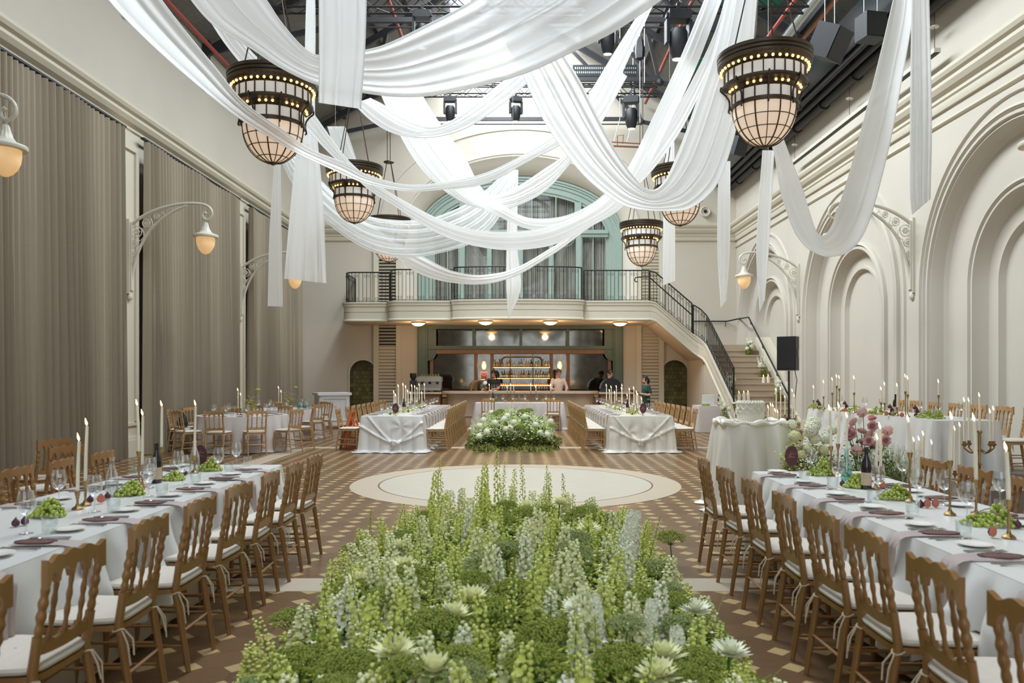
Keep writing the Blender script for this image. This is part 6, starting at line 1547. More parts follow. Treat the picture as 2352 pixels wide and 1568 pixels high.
# floor candelabra and floor candles between cake table, head table and right front table
def candelabrum(loc, h, label, arms):
    t = thing('candelabrum', label, 'candelabrum', loc, group='brass floor candelabra'); tops = [(0, 0, h)]
    MB().lathe([(.13, 0), (.13, .015), (.06, .03), (.02, .06), (.014, .1), (.014, h*.6), (.022, h*.62), (.014, h*.65), (.018, h-.03), (.028, h-.02), (.024, h)], 16).build('base_and_stem', M['brass'], t)
    for (dx, dy, dz) in arms:
        MB().tube(crv([(0, 0, h*.80), (dx*.5, dy*.5, h*.80-.05), (dx, dy, h*.80), (dx, dy, h*.80+dz)], 16), .009, 6).lathe([(.012, 0), (.028, .02), (.03, .03), (.016, .03), (.018, .06)], 12, (dx, dy, h*.80+dz)).build('arm', M['brass'], t)
        tops.append((dx, dy, h*.80+dz+.05))
    return [(Vector(loc)+Vector(q)) for q in tops]
def dress(tops, zs, lb):
    for i, (p, z) in enumerate(zip(tops, zs)): candle(p, p.z-.005, z, .012, 'ivory taper candle %s, %s' % (lb, ('centre', 'first arm', 'second arm', 'third arm', 'fourth arm')[i]), 'candelabrum candles')
zat = lambda y, d: CH-(y-VY)*d/F
tp = candelabrum(((2250-VX)*8.9/F, 8.9, 0), 1.0, 'tall brass candelabrum with four arms before the head table', ((-.17, .0, .02), (.06, -.1, .03), (.17, .02, .02), (-.05, .12, .02)))
dress(tp, (zat(902, 8.9), zat(913, 8.9), zat(938, 8.9), zat(933, 8.9), zat(914, 8.9)), 'on the tall candelabrum')
tp = candelabrum(((2205-VX)*8.6/F, 8.6, 0), .62, 'lower brass candelabrum before the head table', ((-.0, .10, .02),))
dress(tp, (zat(970, 8.6), zat(980, 8.6)), 'on the lower candelabrum')
tp = candelabrum(((2121-VX)*8.4/F, 8.4, 0), .50, 'small brass candelabrum standing behind right front table', ((-.10, 0, .02), (.09, 0, .0), (.0, .09, .02)))
dress(tp, (zat(990, 8.4), zat(1004, 8.4), zat(1010, 8.4), zat(1003, 8.4)), 'on the small candelabrum')
for i, (px, fy, by, d) in enumerate(((1820, 893, 1000, 15.6), (1831, 891, 1000, 15.8), (1839, 888, 1000, 15.9), (1844, 908, 1000, 16.0), (1857, 905, 1000, 15.8))):
    x = (px-VX)*d/F
    if x > 5.35: x = 5.32+.12*(i-3)
    holder((x, d), .272 if x > 5.2 else .002, .50+.06*(i % 2), 'tall brass candlestick beyond the head table end, %s from the left' % ORD[i], 'candlesticks beyond the head table'); candle((x, d), (.272 if x > 5.2 else .002)+.49+.06*(i % 2), zat(fy, d), .014, 'ivory taper candle beyond the head table end, %s from the left' % ORD[i], 'candles beyond the head table', big=1.2)
# candles behind the cake and on the steps
for i, (px, fy, d) in enumerate(((1765, 930, 10.6), (1771, 925, 10.5), (1776, 927, 10.7), (1781, 938, 10.5), (1787, 941, 10.6))):
    x = (px-VX)*d/F; holder((x, d), .002, .72, 'tall brass candlestick behind the cake, %s from the left' % ORD[i], 'candlesticks behind the cake'); candle((x, d), .71, zat(fy, d), .012, 'ivory taper candle behind the cake, %s from the left' % ORD[i], 'candles behind the cake')
def step_at(k): return LZ-k*RZ, 25.95-(k-.5)*TR_
pc = 0
for k, xs in ((7, ((7.28, .24), (7.42, .26))), (10, ((6.28, .30), (6.42, .30), (6.54, .32))), (12, ((6.05, .27), (6.18, .19))), (13, ((6.20, .13),)), (9, ((7.45, .20),))):
    z, y = step_at(k)
    for x, h in xs:
        pc += 1; candle((x, y-.02), z+.001, z+h, .05, 'thick white pillar candle on the stone steps, %s counting down' % ORD[pc-1], 'pillar candles on the steps', cat='pillar candle', big=1.3)
# side table under the stair: card, fruit, bottle
t = tag(MB().box((0, 0, .16), (.36, .02, .30), M=Matrix.Rotation(.15, 3, 'X')).build('blank_card', M['paper'], smooth=False), 'blank white board propped on the small table under the stair', 'card'); t.location = (5.42, 22.95, TZ+.0)
wine_bottle((5.70, 22.85, TZ+.002), 'dark wine bottle on the small table under the stair')
mb = MB()
for k in range(60): mb.sph((rnd.uniform(-.12, .12), rnd.uniform(-.05, .05), .016+.03*rnd.random()), .019, 6, 4)
o = mb.build('grape_bunch', M['grape']); o.location = (5.30, 22.75, TZ+.002); tag(o, 'green grapes on the small table under the stair', 'grapes')
# ---------------- flowers ----------------
def heads(pr, loc, zc, s, h0, rz, label, group, tilt=0.0):
    """stand a stemmed flower so that its head sits at height zc without stretching the head"""
    r = pr.at(loc, rz, label, group, s); r.rotation_euler[0] = tilt; u = max(.05, (zc-loc[2])/s)
    for c in r.children:
        if c.name.startswith('stem'): c.scale = (1, 1, u/h0)
        else: c.location = (0, 0, u-h0)
    return r
def petal(mb, c, d, n, L, w, curl=.25):
    """single pointed petal from c along direction d, facing n"""
    d = Vector(d).normalized(); n = Vector(n); n = (n-d*n.dot(d)); n = n.normalized() if n.length > 1e-5 else d.orthogonal().normalized(); s = d.cross(n)
    c = Vector(c)
    vs = [c-s*w*.25, c+s*w*.25, c+d*L*.45+n*L*curl*.25-s*w*.5, c+d*L*.45+n*L*curl*.25+s*w*.5, c+d*L*.8+n*L*curl*.7-s*w*.32, c+d*L*.8+n*L*curl*.7+s*w*.32, c+d*L+n*L*curl]
    mb.add(vs, [(0, 1, 3, 2), (2, 3, 5, 4), (4, 5, 6)])
def spike(h, nfl, mt, size, seed, openf, stem='stemg', nm='larkspur_stem'):
    r = random.Random(seed); t = thing(nm, 'x', 'flower', (0, 0, -40)); bend = r.uniform(-.05, .05)
    ax = lambda z: Vector((bend*(z/h)**2, bend*.6*math.sin(z*3), z))
    MB().tube([ax(h*i/10) for i in range(11)], [.0045*(1-.6*i/10) for i in range(11)], 5).build('stem', M[stem], t)
    mb = MB(); st = MB()
    for k in range(nfl):
        u = k/nfl; z = h*(.34+.65*u); a = k*2.4+r.uniform(-.3, .3); rad = size*(1.8-1.15*u); s = size*(1.0-.55*u)*r.uniform(.8, 1.2)
        o = Vector((math.cos(a), math.sin(a), .35)); p = ax(z)+o*rad
        if r.random() < openf*(1.15-u):
            for q in range(5):
                b = 2*PI*q/5+r.random(); u1 = o.orthogonal().normalized(); u2 = o.normalized().cross(u1)
                petal(mb, p, u1*math.cos(b)+u2*math.sin(b)+o*.35, o, s*1.25, s*1.0, .3)
            mb.sph(p, s*.3, 5, 3)
        else: mb.sph(p, s*.62, 6, 4, (1, 1, 1.15))
    mb.build('florets', M[mt], t, ang=180)
    lf = MB()
    for k in range(7):
        a = k*2.1; z = h*(.08+.05*k)
        for q in (-.4, 0, .4): petal(lf, ax(z), (math.cos(a+q), math.sin(a+q), .5), (0, 0, 1), .085, .016, -.2)
    lf.build('leaves', M['leaf'], t)
    return Proto(t)
SPK = [spike(.80, 62, 'bud', .022, 1, .2), spike(.70, 74, 'bud', .028, 2, .55), spike(.66, 84, 'cream_petal', .030, 3, .92), spike(.74, 52, 'leaf2', .017, 4, .05), spike(.62, 80, 'white_petal', .028, 5, .92), spike(.86, 60, 'bud', .017, 6, .1)]
def umbel(mt, seed):
    r = random.Random(seed); t = thing('umbel_flower', 'x', 'flower', (0, 0, -40)); h = .42
    MB().tube([(0, 0, 0), (.01, 0, h*.5), (0, 0, h)], .004, 5).build('stem', M['stemg'], t)
    rays = MB(); mb = MB()
    for k in range(26):
        q = math.sqrt((k+.5)/26); a = k*2.4; R = .088*q; z = h+.088*math.sqrt(max(0, 1-q*q*.8))
        c = Vector((R*math.cos(a), R*math.sin(a), z)); rays.tube([(0, 0, h), c], .0015, 3, caps=False)
        for j in range(24): mb.sph(c+Vector((r.gauss(0, .0115), r.gauss(0, .0115), r.gauss(0, .006))), .0046, 4, 3)
    rays.build('rays', M['stemg'], t); mb.build('dome', M[mt], t, smooth=False); return Proto(t)
UMB = [umbel('umbel', 1), umbel('umbelgrey', 2)]
def dahlia(mt, seed, Rr=.058):
    r = random.Random(seed); t = thing('dahlia', 'x', 'flower', (0, 0, -40)); h = .40
    MB().tube([(0, 0, 0), (.008, 0, h*.5), (0, 0, h)], .0045, 5).build('stem', M['stemg'], t); mb = MB()
    for ring, (n, el, L) in enumerate(((16, .05, 1.0), (15, .35, .95), (13, .7, .85), (10, 1.0, .7), (7, 1.3, .5))):
        for k in range(n):
            a = 2*PI*(k+.5*(ring % 2))/n+r.uniform(-.1, .1); d = Vector((math.cos(a)*math.cos(el), math.sin(a)*math.cos(el), math.sin(el)))
            petal(mb, (0, 0, h), d, (0, 0, 1), Rr*L*r.uniform(.9, 1.1), .016, .18)
    mb.build('petals', M[mt], t, smooth=False); MB().sph((0, 0, h+.012), .013, 8, 5).build('heart', M['bud'], t); return Proto(t)
DAH = [dahlia('cream_petal', 1), dahlia('white_petal', 2)]
def plume(seed, h=.36, Ln=.20, R0_=.052, n=240):
    r = random.Random(seed); t = thing('hydrangea_plume', 'x', 'flower', (0, 0, -40))
    MB().tube([(0, 0, 0), (0, 0, h+Ln*.9)], .004, 5).build('stem', M['stemg'], t); mb = MB()
    for k in range(n):
        u = (k+.5)/n; a = k*2.4; R = R0_*(1-.58*u)*r.uniform(.85, 1.1); p = Vector((R*math.cos(a)+.03*u, R*math.sin(a), h+Ln*u)); o = Vector((math.cos(a), math.sin(a), .3))
        for q in range(4):
            b = PI/2*q+r.random(); u1 = o.orthogonal().normalized(); u2 = o.normalized().cross(u1); petal(mb, p, u1*math.cos(b)+u2*math.sin(b)+o*.3, o, .010+.05*R0_, .011+.05*R0_, .2)
    mb.build('florets', M['white_petal'], t, smooth=False); return Proto(t)
PLM = plume(3)
def puff(mt, R, seed, name='hydrangea_head', n=150):
    r = random.Random(seed); mb = MB()
    for k in range(n):
        z = 1-2*(k+.5)/n*.85; q = math.sqrt(max(0, 1-z*z)); a = k*2.4; o = Vector((q*math.cos(a), q*math.sin(a), z)); p = o*R*r.uniform(.86, 1.04)
        u1 = o.orthogonal().normalized(); u2 = o.cross(u1)
        for j in range(4):
            b = PI/2*j+a; petal(mb, p, u1*math.cos(b)+u2*math.sin(b)+o*.25, o, R*.20, R*.20, .25)
    mb.sph((0, 0, 0), R*.78, 10, 7); return mb.mesh(name, M[mt], smooth=False)
# front flower bed
FB = dict(x0=-1.30, x1=1.12, y0=2.5, y1=7.45)
def fbh(x, y):
    u = (x-(FB['x0']+FB['x1'])/2)/((FB['x1']-FB['x0'])/2); e = max(0, 1-abs(u)**3.2)
    f = min(1, (FB['y1']+.05-y)/.55); return (.10+.32*e)*max(.25, f)**.5
def halfw(y):   # ragged outline, narrower at the far end
    t = max(0, (y-6.3)/1.15); return 1.21*math.sqrt(max(0, 1-t*t*.55))*(1+.05*math.sin(y*7))
bed = random.Random(42)
def bedpt(m=.06):
    y = FB['y0']+(FB['y1']-FB['y0'])*bed.random(); c = (FB['x0']+FB['x1'])/2; w2 = halfw(y)-m; return c+w2*bed.uniform(-1, 1), y
placed = []
def spaced(dist, m=.06, tries=60):
    for _ in range(tries):
        x, y = bedpt(m)
        if all((x-a)**2+(y-b)**2 > dist*dist for a, b in placed): break
    placed.append((x, y)); return x, y
def ontop(px, py, d, up):
    for _ in range(4):
        x = (px-VX)*d/F; d = min(7.3, max(2.55, (CH-fbh(max(-1.2, min(1.05, x)), d)-up)*F/(py-VY)))
    return d, (px-VX)*d/F, CH-(py-VY)*d/F
LB = ('tall green budded larkspur spike in the front flower bed', 'yellow-green half open larkspur spike in the front flower bed', 'cream flowered larkspur spike in the front flower bed', 'slender leafy green spike in the front flower bed', 'white flowered larkspur spike in the front flower bed', 'tallest thin larkspur spike in the front flower bed')
GB = ('green budded larkspurs', 'half open larkspurs', 'cream larkspurs', 'slender green spikes', 'white larkspurs', 'tallest larkspurs')
for k in range(275):
    x, y = spaced(.085); i = (0, 1, 1, 2, 2, 2, 3, 5, 1, 1, 2, 4)[bed.randrange(12)]
    H = fbh(x, y); nat = (.80, .70, .66, .74, .62, .86)[i]; want = H+bed.uniform(.06, .26)+(.12 if i in (0, 5) and bed.random() < .5 else 0)
    s = max(.45, min(1.05, want/nat)); o = SPK[i].at((x, y, 0), bed.uniform(0, 6.28), LB[i], GB[i]+' in the front flower bed', (1.1, 1.1, s))
    o.rotation_euler = (bed.uniform(-.12, .12)-.05, bed.uniform(-.1, .1)+.18*x*.6, bed.uniform(0, 6.28))
for px, ytop, d, i in ((1015, 1045, 7.3, 5), (1149, 1030, 7.4, 0), (1157, 1060, 7.3, 5), (1198, 1040, 7.4, 5), (1186, 1075, 7.2, 0), (1258, 1062, 7.3, 5), (1268, 1085, 7.2, 0), (1295, 1085, 7.3, 3), (1090, 1092, 7.3, 0), (1120, 1060, 7.35, 1), (845, 1165, 6.6, 3), (1000, 1080, 7.2, 1)):
    x = (px-VX)*d/F; zt = CH-(ytop-VY)*d/F; SPK[i].at((x, d, 0), px, LB[i], GB[i]+' in the front flower bed', (1.0, 1.0, zt/(.80, .70, .66, .74, .62, .86)[i]))
UN = ('round green umbel head among the larkspurs of the front flower bed', 'grey-green umbel head among the larkspurs of the front flower bed')
UK = [0, 0]
for px, py, d, i in ((1163, 1275, 5.6, 0), (1113, 1312, 5.0, 1), (1320, 1285, 5.5, 1), (1320, 1250, 5.8, 1), (1180, 1375, 4.5, 0), (1000, 1450, 4.0, 0), (1130, 1420, 4.2, 0), (1145, 1205, 6.3, 0), (1385, 1205, 6.2, 1), (1340, 1190, 6.5, 0), (820, 1275, 5.6, 0), (810, 1375, 4.8, 0), (890, 1390, 4.6, 0), (1050, 1545, 3.5, 0), (800, 1555, 3.6, 0), (1480, 1395, 4.6, 0), (1560, 1460, 4.3, 1), (1510, 1320, 5.2, 1), (1440, 1540, 3.6, 0), (940, 1335, 4.9, 0), (1540, 1245, 5.9, 0), (1250, 1480, 3.9, 0), (1230, 1540, 3.5, 0), (1600, 1545, 3.9, 0), (670, 1440, 4.7, 0), (690, 1540, 4.0, 0)):
    d, x, z = ontop(px, py, d, .045); heads(UMB[i], (x, d, 0), z-.03, 1.35, .42, px, UN[i], ('green', 'grey-green')[i]+' umbels in the front flower bed')
for k in range(24):
    x, y = spaced(.16); i = bed.randrange(2); heads(UMB[i], (x, y, 0), fbh(x, y)+.06, .95, .42, bed.uniform(0, 6), UN[i], ('green', 'grey-green')[i]+' umbels in the front flower bed')
DN = ('cream spiky dahlia in the front flower bed', 'white spiky dahlia in the front flower bed')
for px, py, d, i in ((963, 1545, 3.6, 0), (905, 1490, 3.9, 0), (1063, 1375, 4.6, 0), (1040, 1425, 4.3, 0), (1278, 1160, 6.7, 0), (1345, 1215, 6.2, 0), (1195, 1165, 6.6, 0), (840, 1340, 5.0, 0), (1530, 1520, 3.8, 0), (1660, 1500, 4.4, 1), (1590, 1400, 4.8, 1), (930, 1300, 5.2, 0), (900, 1260, 5.5, 0), (1520, 1545, 3.5, 0), (1350, 1395, 4.5, 1)):
    d, x, z = ontop(px, py, d, .09); heads(DAH[i], (x, d, 0), z, 1.75, .40, px, DN[i], ('cream', 'white')[i]+' dahlias in the front flower bed', .10)
PLB = plume(4, .20, .48, .098, 620)
o = PLB.at(((1420-VX)*5.5/F, 5.5, 0), 1.0, 'big white plume leaning at the right of the front flower bed', 'white plumes in the front flower bed'); o.rotation_euler = (0, .12, 0)
for px, py, d, s in ((1365, 1430, 4.5, .9), (1490, 1430, 4.6, .8), (1560, 1500, 4.2, .8)):
    d, x, z = ontop(px, py, d, .06); heads(PLM, (x, d, 0), z, s*1.25, .46, px, 'white floret plume in the front flower bed', 'white plumes in the front flower bed')
def scatter_leaves(mb, n, f, L, w, rr, up=.5):
    for _ in range(n):
        p = f(rr); a = rr.uniform(0, 6.28); petal(mb, p, (math.cos(a), math.sin(a), rr.uniform(-.3, 1)*up), (0, 0, 1), L*rr.uniform(.6, 1.4), w*rr.uniform(.7, 1.3), rr.uniform(-.4, .3))
def bedp(rr):
    y = rr.uniform(FB['y0'], FB['y1']); c = (FB['x0']+FB['x1'])/2; w2 = halfw(y)+.03; x = c+w2*rr.uniform(-1, 1); H = fbh(x, y)+.03; return (x, y, H*.86*rr.uniform(.05, 1.0)**.7)
rr = random.Random(5)
mb = MB(); scatter_leaves(mb, 10000, bedp, .085, .024, rr); tag(mb.build('bed_foliage', M['leaf'], smooth=False), 'dark green leaves filling the front flower bed', 'foliage', kind='stuff')
mb = MB(); scatter_leaves(mb, 9000, bedp, .06, .02, rr); tag(mb.build('pale_bed_foliage', M['leaf2'], smooth=False), 'yellow-green leaves through the front flower bed', 'foliage', kind='stuff')
mb = MB()
for _ in range(4200):
    p = Vector(bedp(rr)); p.z += .09; mb.sph(p, .0115*rr.uniform(.6, 1.3), 5, 3)
tag(mb.build('small_green_buds', M['bud'], ang=180), 'loose pale green buds through the front flower bed', 'buds', kind='stuff')
mb = MB()
for _ in range(420):
    p = Vector(bedp(rr)); p.z = fbh(p.x, p.y)+rr.uniform(0, .05)
    for q in range(5): a = q*1.257; petal(mb, p, (math.cos(a), math.sin(a), .5), (0, 0, 1), .022, .016, .2)
tag(mb.build('small_white_blossom', M['white_petal'], smooth=False), 'small loose white blossom through the front flower bed', 'blossom', kind='stuff')
mb = MB()
for _ in range(160):
    p = Vector(bedp(rr)); a = rr.uniform(0, 6.28); h = rr.uniform(.1, .3); mb.tube([p, p+Vector((.05*math.cos(a), .05*math.sin(a), h*.6)), p+Vector((.13*math.cos(a), .13*math.sin(a), h))], .0011, 3, caps=False)
tag(mb.build('wispy_grass', M['leaf2'], smooth=False), 'wispy grass blades rising from the front flower bed', 'grass', kind='stuff')
mb = MB().grid(lambda u, v: ((FB['x0']+FB['x1'])/2+(halfw(lerp(FB['y0'], FB['y1'], v))-.06)*lerp(-1, 1, u), lerp(FB['y0'], FB['y1']-.05, v), .004+.55*fbh((FB['x0']+FB['x1'])/2+(halfw(lerp(FB['y0'], FB['y1'], v))-.06)*lerp(-1, 1, u), lerp(FB['y0'], FB['y1'], v))*(1 if 0 < u < 1 and 0 < v < 1 else 0)), 21, 31)
tag(mb.build('flower_bed_base', M['soil']), 'dark green base under the front flower bed', 'flower bed')

# back flower mound on moss
BB = dict(x=-.17, y0=17.35, y1=22.6)
mo = random.Random(9); lumps = [(mo.uniform(-1.15, 1.15), mo.uniform(-.1, 4.6), mo.uniform(.10, .22)) for _ in range(90)]
def mossz(x, y):
    z = 0
    for a, b, r in lumps:
        q = ((x-a)**2+(y-b)**2)/(r*r)
        if q < 3: z = max(z, .55*r*math.exp(-q))
    return .015+z
def mossf(u, v):
    a = 2*PI*u; e = 1+.05*math.sin(5*a)+.04*math.sin(9*a+1); x = 1.16*math.copysign(abs(math.cos(a))**.75, math.cos(a))*e*v; y = 2.35+2.65*math.copysign(abs(math.sin(a))**.6, math.sin(a))*e*v
    return (BB['x']+x, 17.05+y, .004 if v > .985 else mossz(x, y)*min(1, (1-v)*12)+.008*math.sin(x*60)*math.sin(y*55))
mb = MB().grid(mossf, 120, 40, cu=True); q_ = random.Random(6)
for _ in range(7000):
    p = Vector(mossf(q_.random(), math.sqrt(q_.random())*.99)); a = q_.uniform(0, 6.28); petal(mb, p, (math.cos(a), math.sin(a), q_.uniform(.2, 1.5)), (0, 0, 1), .05, .022, .1)
tag(mb.build('moss_bed', M['moss'], smooth=False), 'mounded olive moss mat under the far flower mound', 'moss', kind='stuff')
def bbh(x, y):
    u = (x-BB['x'])/1.0; return (.22+.42*max(0, 1-u*u))*(.75+.25*min(1, (y-17.4)/2.0))
SPB = {i: spike(.7, 50, m_, .020, 30+i, o_, nm='stock_stem') for i, m_, o_ in ((4, 'white_petal', .9), (1, 'bud', .5), (0, 'bud', .15), (2, 'cream_petal', .9))}
placed = []
def bpt(rr=mo): return BB['x']+.92*rr.uniform(-1, 1), rr.uniform(BB['y0']+.1, BB['y1'])
for k in range(90):
    x, y = bpt(); i = (4, 4, 1, 0, 2, 4)[mo.randrange(6)]; nat = .70
    o = SPB[i].at((x, y, .03), mo.uniform(0, 6), ('green budded spike in the far flower mound', 'half open green spike in the far flower mound', 'cream spike in the far flower mound', '', 'white flowered spike in the far flower mound')[i], ('green spikes', 'half open spikes', 'cream spikes', '', 'white spikes')[i]+' in the far flower mound', (1.4, 1.4, (bbh(x, y)+mo.uniform(.0, .22))/nat)); o.rotation_euler = (mo.uniform(-.1, .15), mo.uniform(-.1, .1)+.3*(x-BB['x']), 0)
hy = thing('hydrangea', 'x', 'flower', (0, 0, -40)); MB().tube([(0, 0, 0), (0, 0, .36)], .005, 5).build('stem', M['stemg'], hy)
o = bpy.data.objects.new('flower_head', puff('white_petal', .085, 3, n=70)); COL.objects.link(o); o.parent = hy; o.data.transform(Matrix.Translation((0, 0, .36))); HYD = Proto(hy)
for px, py, d in ((1158, 962, 17.9), (1165, 955, 18.4), (1137, 971, 17.6), (1102, 978, 17.8), (1110, 965, 18.5), (1162, 985, 17.5), (1172, 983, 17.5), (1118, 992, 17.4), (1205, 957, 18.4), (1265, 968, 17.9), (1240, 994, 17.5), (1257, 998, 17.5), (1100, 1002, 17.4), (1180, 970, 17.9), (1128, 948, 19), (1230, 975, 17.8)):
    heads(HYD, ((px-VX)*d/F, d, .02), CH-(py-VY)*d/F, .85, .36, px, 'round white flower head in the far flower mound', 'white heads in the far flower mound')
for px, py, d in ((1192, 986, 17.5), (1215, 948, 18.8), (1200, 950, 18.8), (1140, 955, 18.6), (1270, 985, 17.7), (1150, 950, 19)):
    heads(UMB[0], ((px-VX)*d/F, d, .02), CH-(py-VY)*d/F, 1.2, .42, px, 'green umbel head in the far flower mound', 'green umbels in the far flower mound')
def bkp(rr): x, y = bpt(rr); return (x, y, bbh(x, y)*rr.uniform(.05, 1)**.6+.03)
mb = MB(); scatter_leaves(mb, 4200, bkp, .11, .035, rr); tag(mb.build('mound_foliage', M['leaf'], smooth=False), 'green leaves filling the far flower mound', 'foliage', kind='stuff')
mb = MB(); scatter_leaves(mb, 1600, bkp, .10, .03, rr); tag(mb.build('pale_mound_foliage', M['leaf2'], smooth=False), 'pale green leaves through the far flower mound', 'foliage', kind='stuff')
mb = MB()
for _ in range(900):
    p = Vector(bkp(rr)); p.z += .04
    for q in range(5): a = q*1.257; petal(mb, p, (math.cos(a), math.sin(a), .4), (0, -1, .5), .026, .02, .2)
tag(mb.build('mound_blossom', M['white_petal'], smooth=False), 'small white blossom sprinkled over the far flower mound', 'blossom', kind='stuff')

# arrangements: hydrangeas and roses beside the cake table, stair garlands, table centrepieces
def blob_foliage(parent, c, rx, ry, rz_, n, L, mt, seed, name='foliage'):
    r = random.Random(seed)
    def f(q):
        while True:
            p = Vector((q.uniform(-1, 1), q.uniform(-1, 1), q.uniform(-1, 1)))
            if .35 < p.length < 1: break
        return (c[0]+p.x*rx, c[1]+p.y*ry, max(.01, c[2]+p.z*rz_))
    mb = MB(); scatter_leaves(mb, n, f, L, L*.4, r); return mb.build(name, M[mt], parent, smooth=False)
HM = [puff('cream_petal', .085, 11, n=230), puff('white_petal', .085, 12, n=230)]
def place_mesh(me, name, parent, loc, s, rot=(0, 0, 0)):
    o = bpy.data.objects.new(name, me); COL.objects.link(o); o.parent = parent; o.location = loc; o.scale = (s, s, s); o.rotation_euler = rot; return o
ax_, ay_ = (1850-VX)*9.0/F, 9.0
t = thing('hydrangea_arrangement', 'cream hydrangea arrangement standing on the floor right of the cake table', 'flower arrangement', (ax_, ay_, 0))
for px, py, s in ((1850, 985, 1.25), (1872, 975, 1.2), (1818, 1000, .95), (1822, 975, .8), (1860, 1005, .9), (1888, 1005, .85), (1845, 1028, .8), (1880, 1030, .8), (1830, 1040, .7), (1900, 985, .8)):
    place_mesh(HM[py % 2], 'flower_head', t, ((px-1850)*9.0/F, -.05+.1*((px*7) % 5-2)/2, CH-(py-VY)*9.0/F), s*.78, (px, py, 0))
blob_foliage(t, (.05, .05, .50), .34, .26, .46, 1300, .06, 'leaf2', 1); blob_foliage(t, (.14, 0, .42), .42, .28, .42, 1500, .055, 'leaf', 2, 'dark_foliage')
mb = MB(); r = random.Random(3)
for _ in range(420): mb.sph((.05+r.gauss(0, .17), r.gauss(0, .14), max(.05, r.gauss(.55, .18))), .011, 5, 3)
mb.build('tiny_blossom', M['cream_petal'], t, smooth=False)
def rose(seed):
    r = random.Random(seed); mb = MB()
    for ring, (n, el, L, w2) in enumerate(((8, .05, .052, .046), (8, .35, .050, .044), (8, .62, .047, .040), (7, .88, .043, .034), (6, 1.1, .040, .028), (5, 1.3, .036, .022), (4, 1.45, .032, .018))):
        for k in range(n):
            a = 2*PI*(k+.5*(ring % 2))/n+r.uniform(-.15, .15); d = Vector((math.cos(a)*math.cos(el), math.sin(a)*math.cos(el), math.sin(el))); petal(mb, d*.006, d, (0, 0, 1), L, w2, .45)
    mb.sph((0, 0, .014), .018, 8, 6); return mb.mesh('rose_bloom', M['pink'])
RM = [rose(1), rose(2)]
rx_, ry_ = (1990-VX)*8.7/F, 8.7
t = thing('rose_arrangement', 'pink rose arrangement with misty greenery behind the right front table', 'flower arrangement', (rx_, ry_, 0))
sm = MB()
for i, (px, py) in enumerate(((1977, 947), (1963, 972), (2008, 964), (1997, 978), (1953, 992), (1982, 995), (2034, 989), (1999, 1001), (1955, 1012), (2028, 1011), (2003, 1024), (1981, 1020), (1962, 1034), (1971, 1037), (1982, 1041), (1990, 1012), (1950, 1000))):
    p = Vector(((px-1990)*8.7/F, -.06+.05*(i % 3), CH-(py-VY)*8.7/F)); place_mesh(RM[i % 2], 'rose_bloom', t, p, 1.15, (-.9+.5*(i % 3-1), .4*((i*5) % 3-1), i))
    sm.tube(crv([(0, 0, .2), (p.x*.5, p.y*.5, p.z*.6), tuple(p)], 8), .004, 4)
sm.build('stems', M['stemg'], t)
blob_foliage(t, (.05, .05, .45), .40, .25, .40, 1500, .055, 'leaf', 5); blob_foliage(t, (.0, .02, .75), .25, .15, .25, 180, .06, 'leaf', 6, 'rose_leaves')
r = random.Random(8); mb = MB()
for _ in range(420):
    a = r.uniform(0, 6.28); b = Vector((.34+r.gauss(0, .05), .08+r.gauss(0, .05), .15)); e = b+Vector((r.gauss(.05, .13), r.gauss(0, .12), r.uniform(.25, .72))); mb.tube([b, b.lerp(e, .5)+Vector((0, 0, .06)), e], .0012, 3, caps=False)
    for q in range(4): mb.sph(b.lerp(e, r.uniform(.4, 1))+Vector((r.gauss(0, .012), r.gauss(0, .012), r.gauss(0, .012))), .0035, 4, 3)
mb.build('misty_sprays', M['umbelgrey'], t, smooth=False)
def stair_flowers(label, loc, h, w, seed):
    r = random.Random(seed); t = thing('flower_arrangement', label, 'flower arrangement', loc, group='flower clusters on the steps')
    blob_foliage(t, (0, 0, .12), w*.6, .10, .14, 220, .07, 'leaf2', seed); blob_foliage(t, (0, 0, .25), w*.5, .10, .22, 160, .06, 'leaf', seed+1, 'dark_foliage')
    for k in range(4): place_mesh(HM[1], 'flower_head', t, (r.uniform(-.6, .6)*w, -.05, h*r.uniform(.35, .75)), r.uniform(.5, .8))
    for k in range(5):
        b = r.uniform(-.5, .5)*w; mb = MB(); e = Vector((b*1.6, r.uniform(-.05, .05), h*r.uniform(.75, 1.1)))
        for q in range(26): mb.sph(Vector((b*.6, 0, .1)).lerp(e, .35+.65*q/26)+Vector((r.gauss(0, .02), r.gauss(0, .02), 0)), .017*(1.1-.5*q/26), 5, 3)
        mb.tube([(b*.6, 0, .02), tuple(e)], .004, 4); mb.build('flower_spike', M['white_petal'], t, smooth=False)
for n, k, x, h, w2 in (('white flower cluster topmost on the stone steps', 2, 7.30, .60, .22), ('white flower cluster second from top on the stone steps', 6, 7.36, .62, .24), ('white flower cluster at the railing side halfway up the steps', 9, 6.16, .72, .20), ('white flower cluster by the wall low on the steps', 10, 7.42, .75, .26), ('white flower cluster at the railing foot on the lowest wide step', 13, 5.62, .75, .22)):
    z, y = step_at(k); stair_flowers(n, (x, y-.02, z), h, w2, k*3)
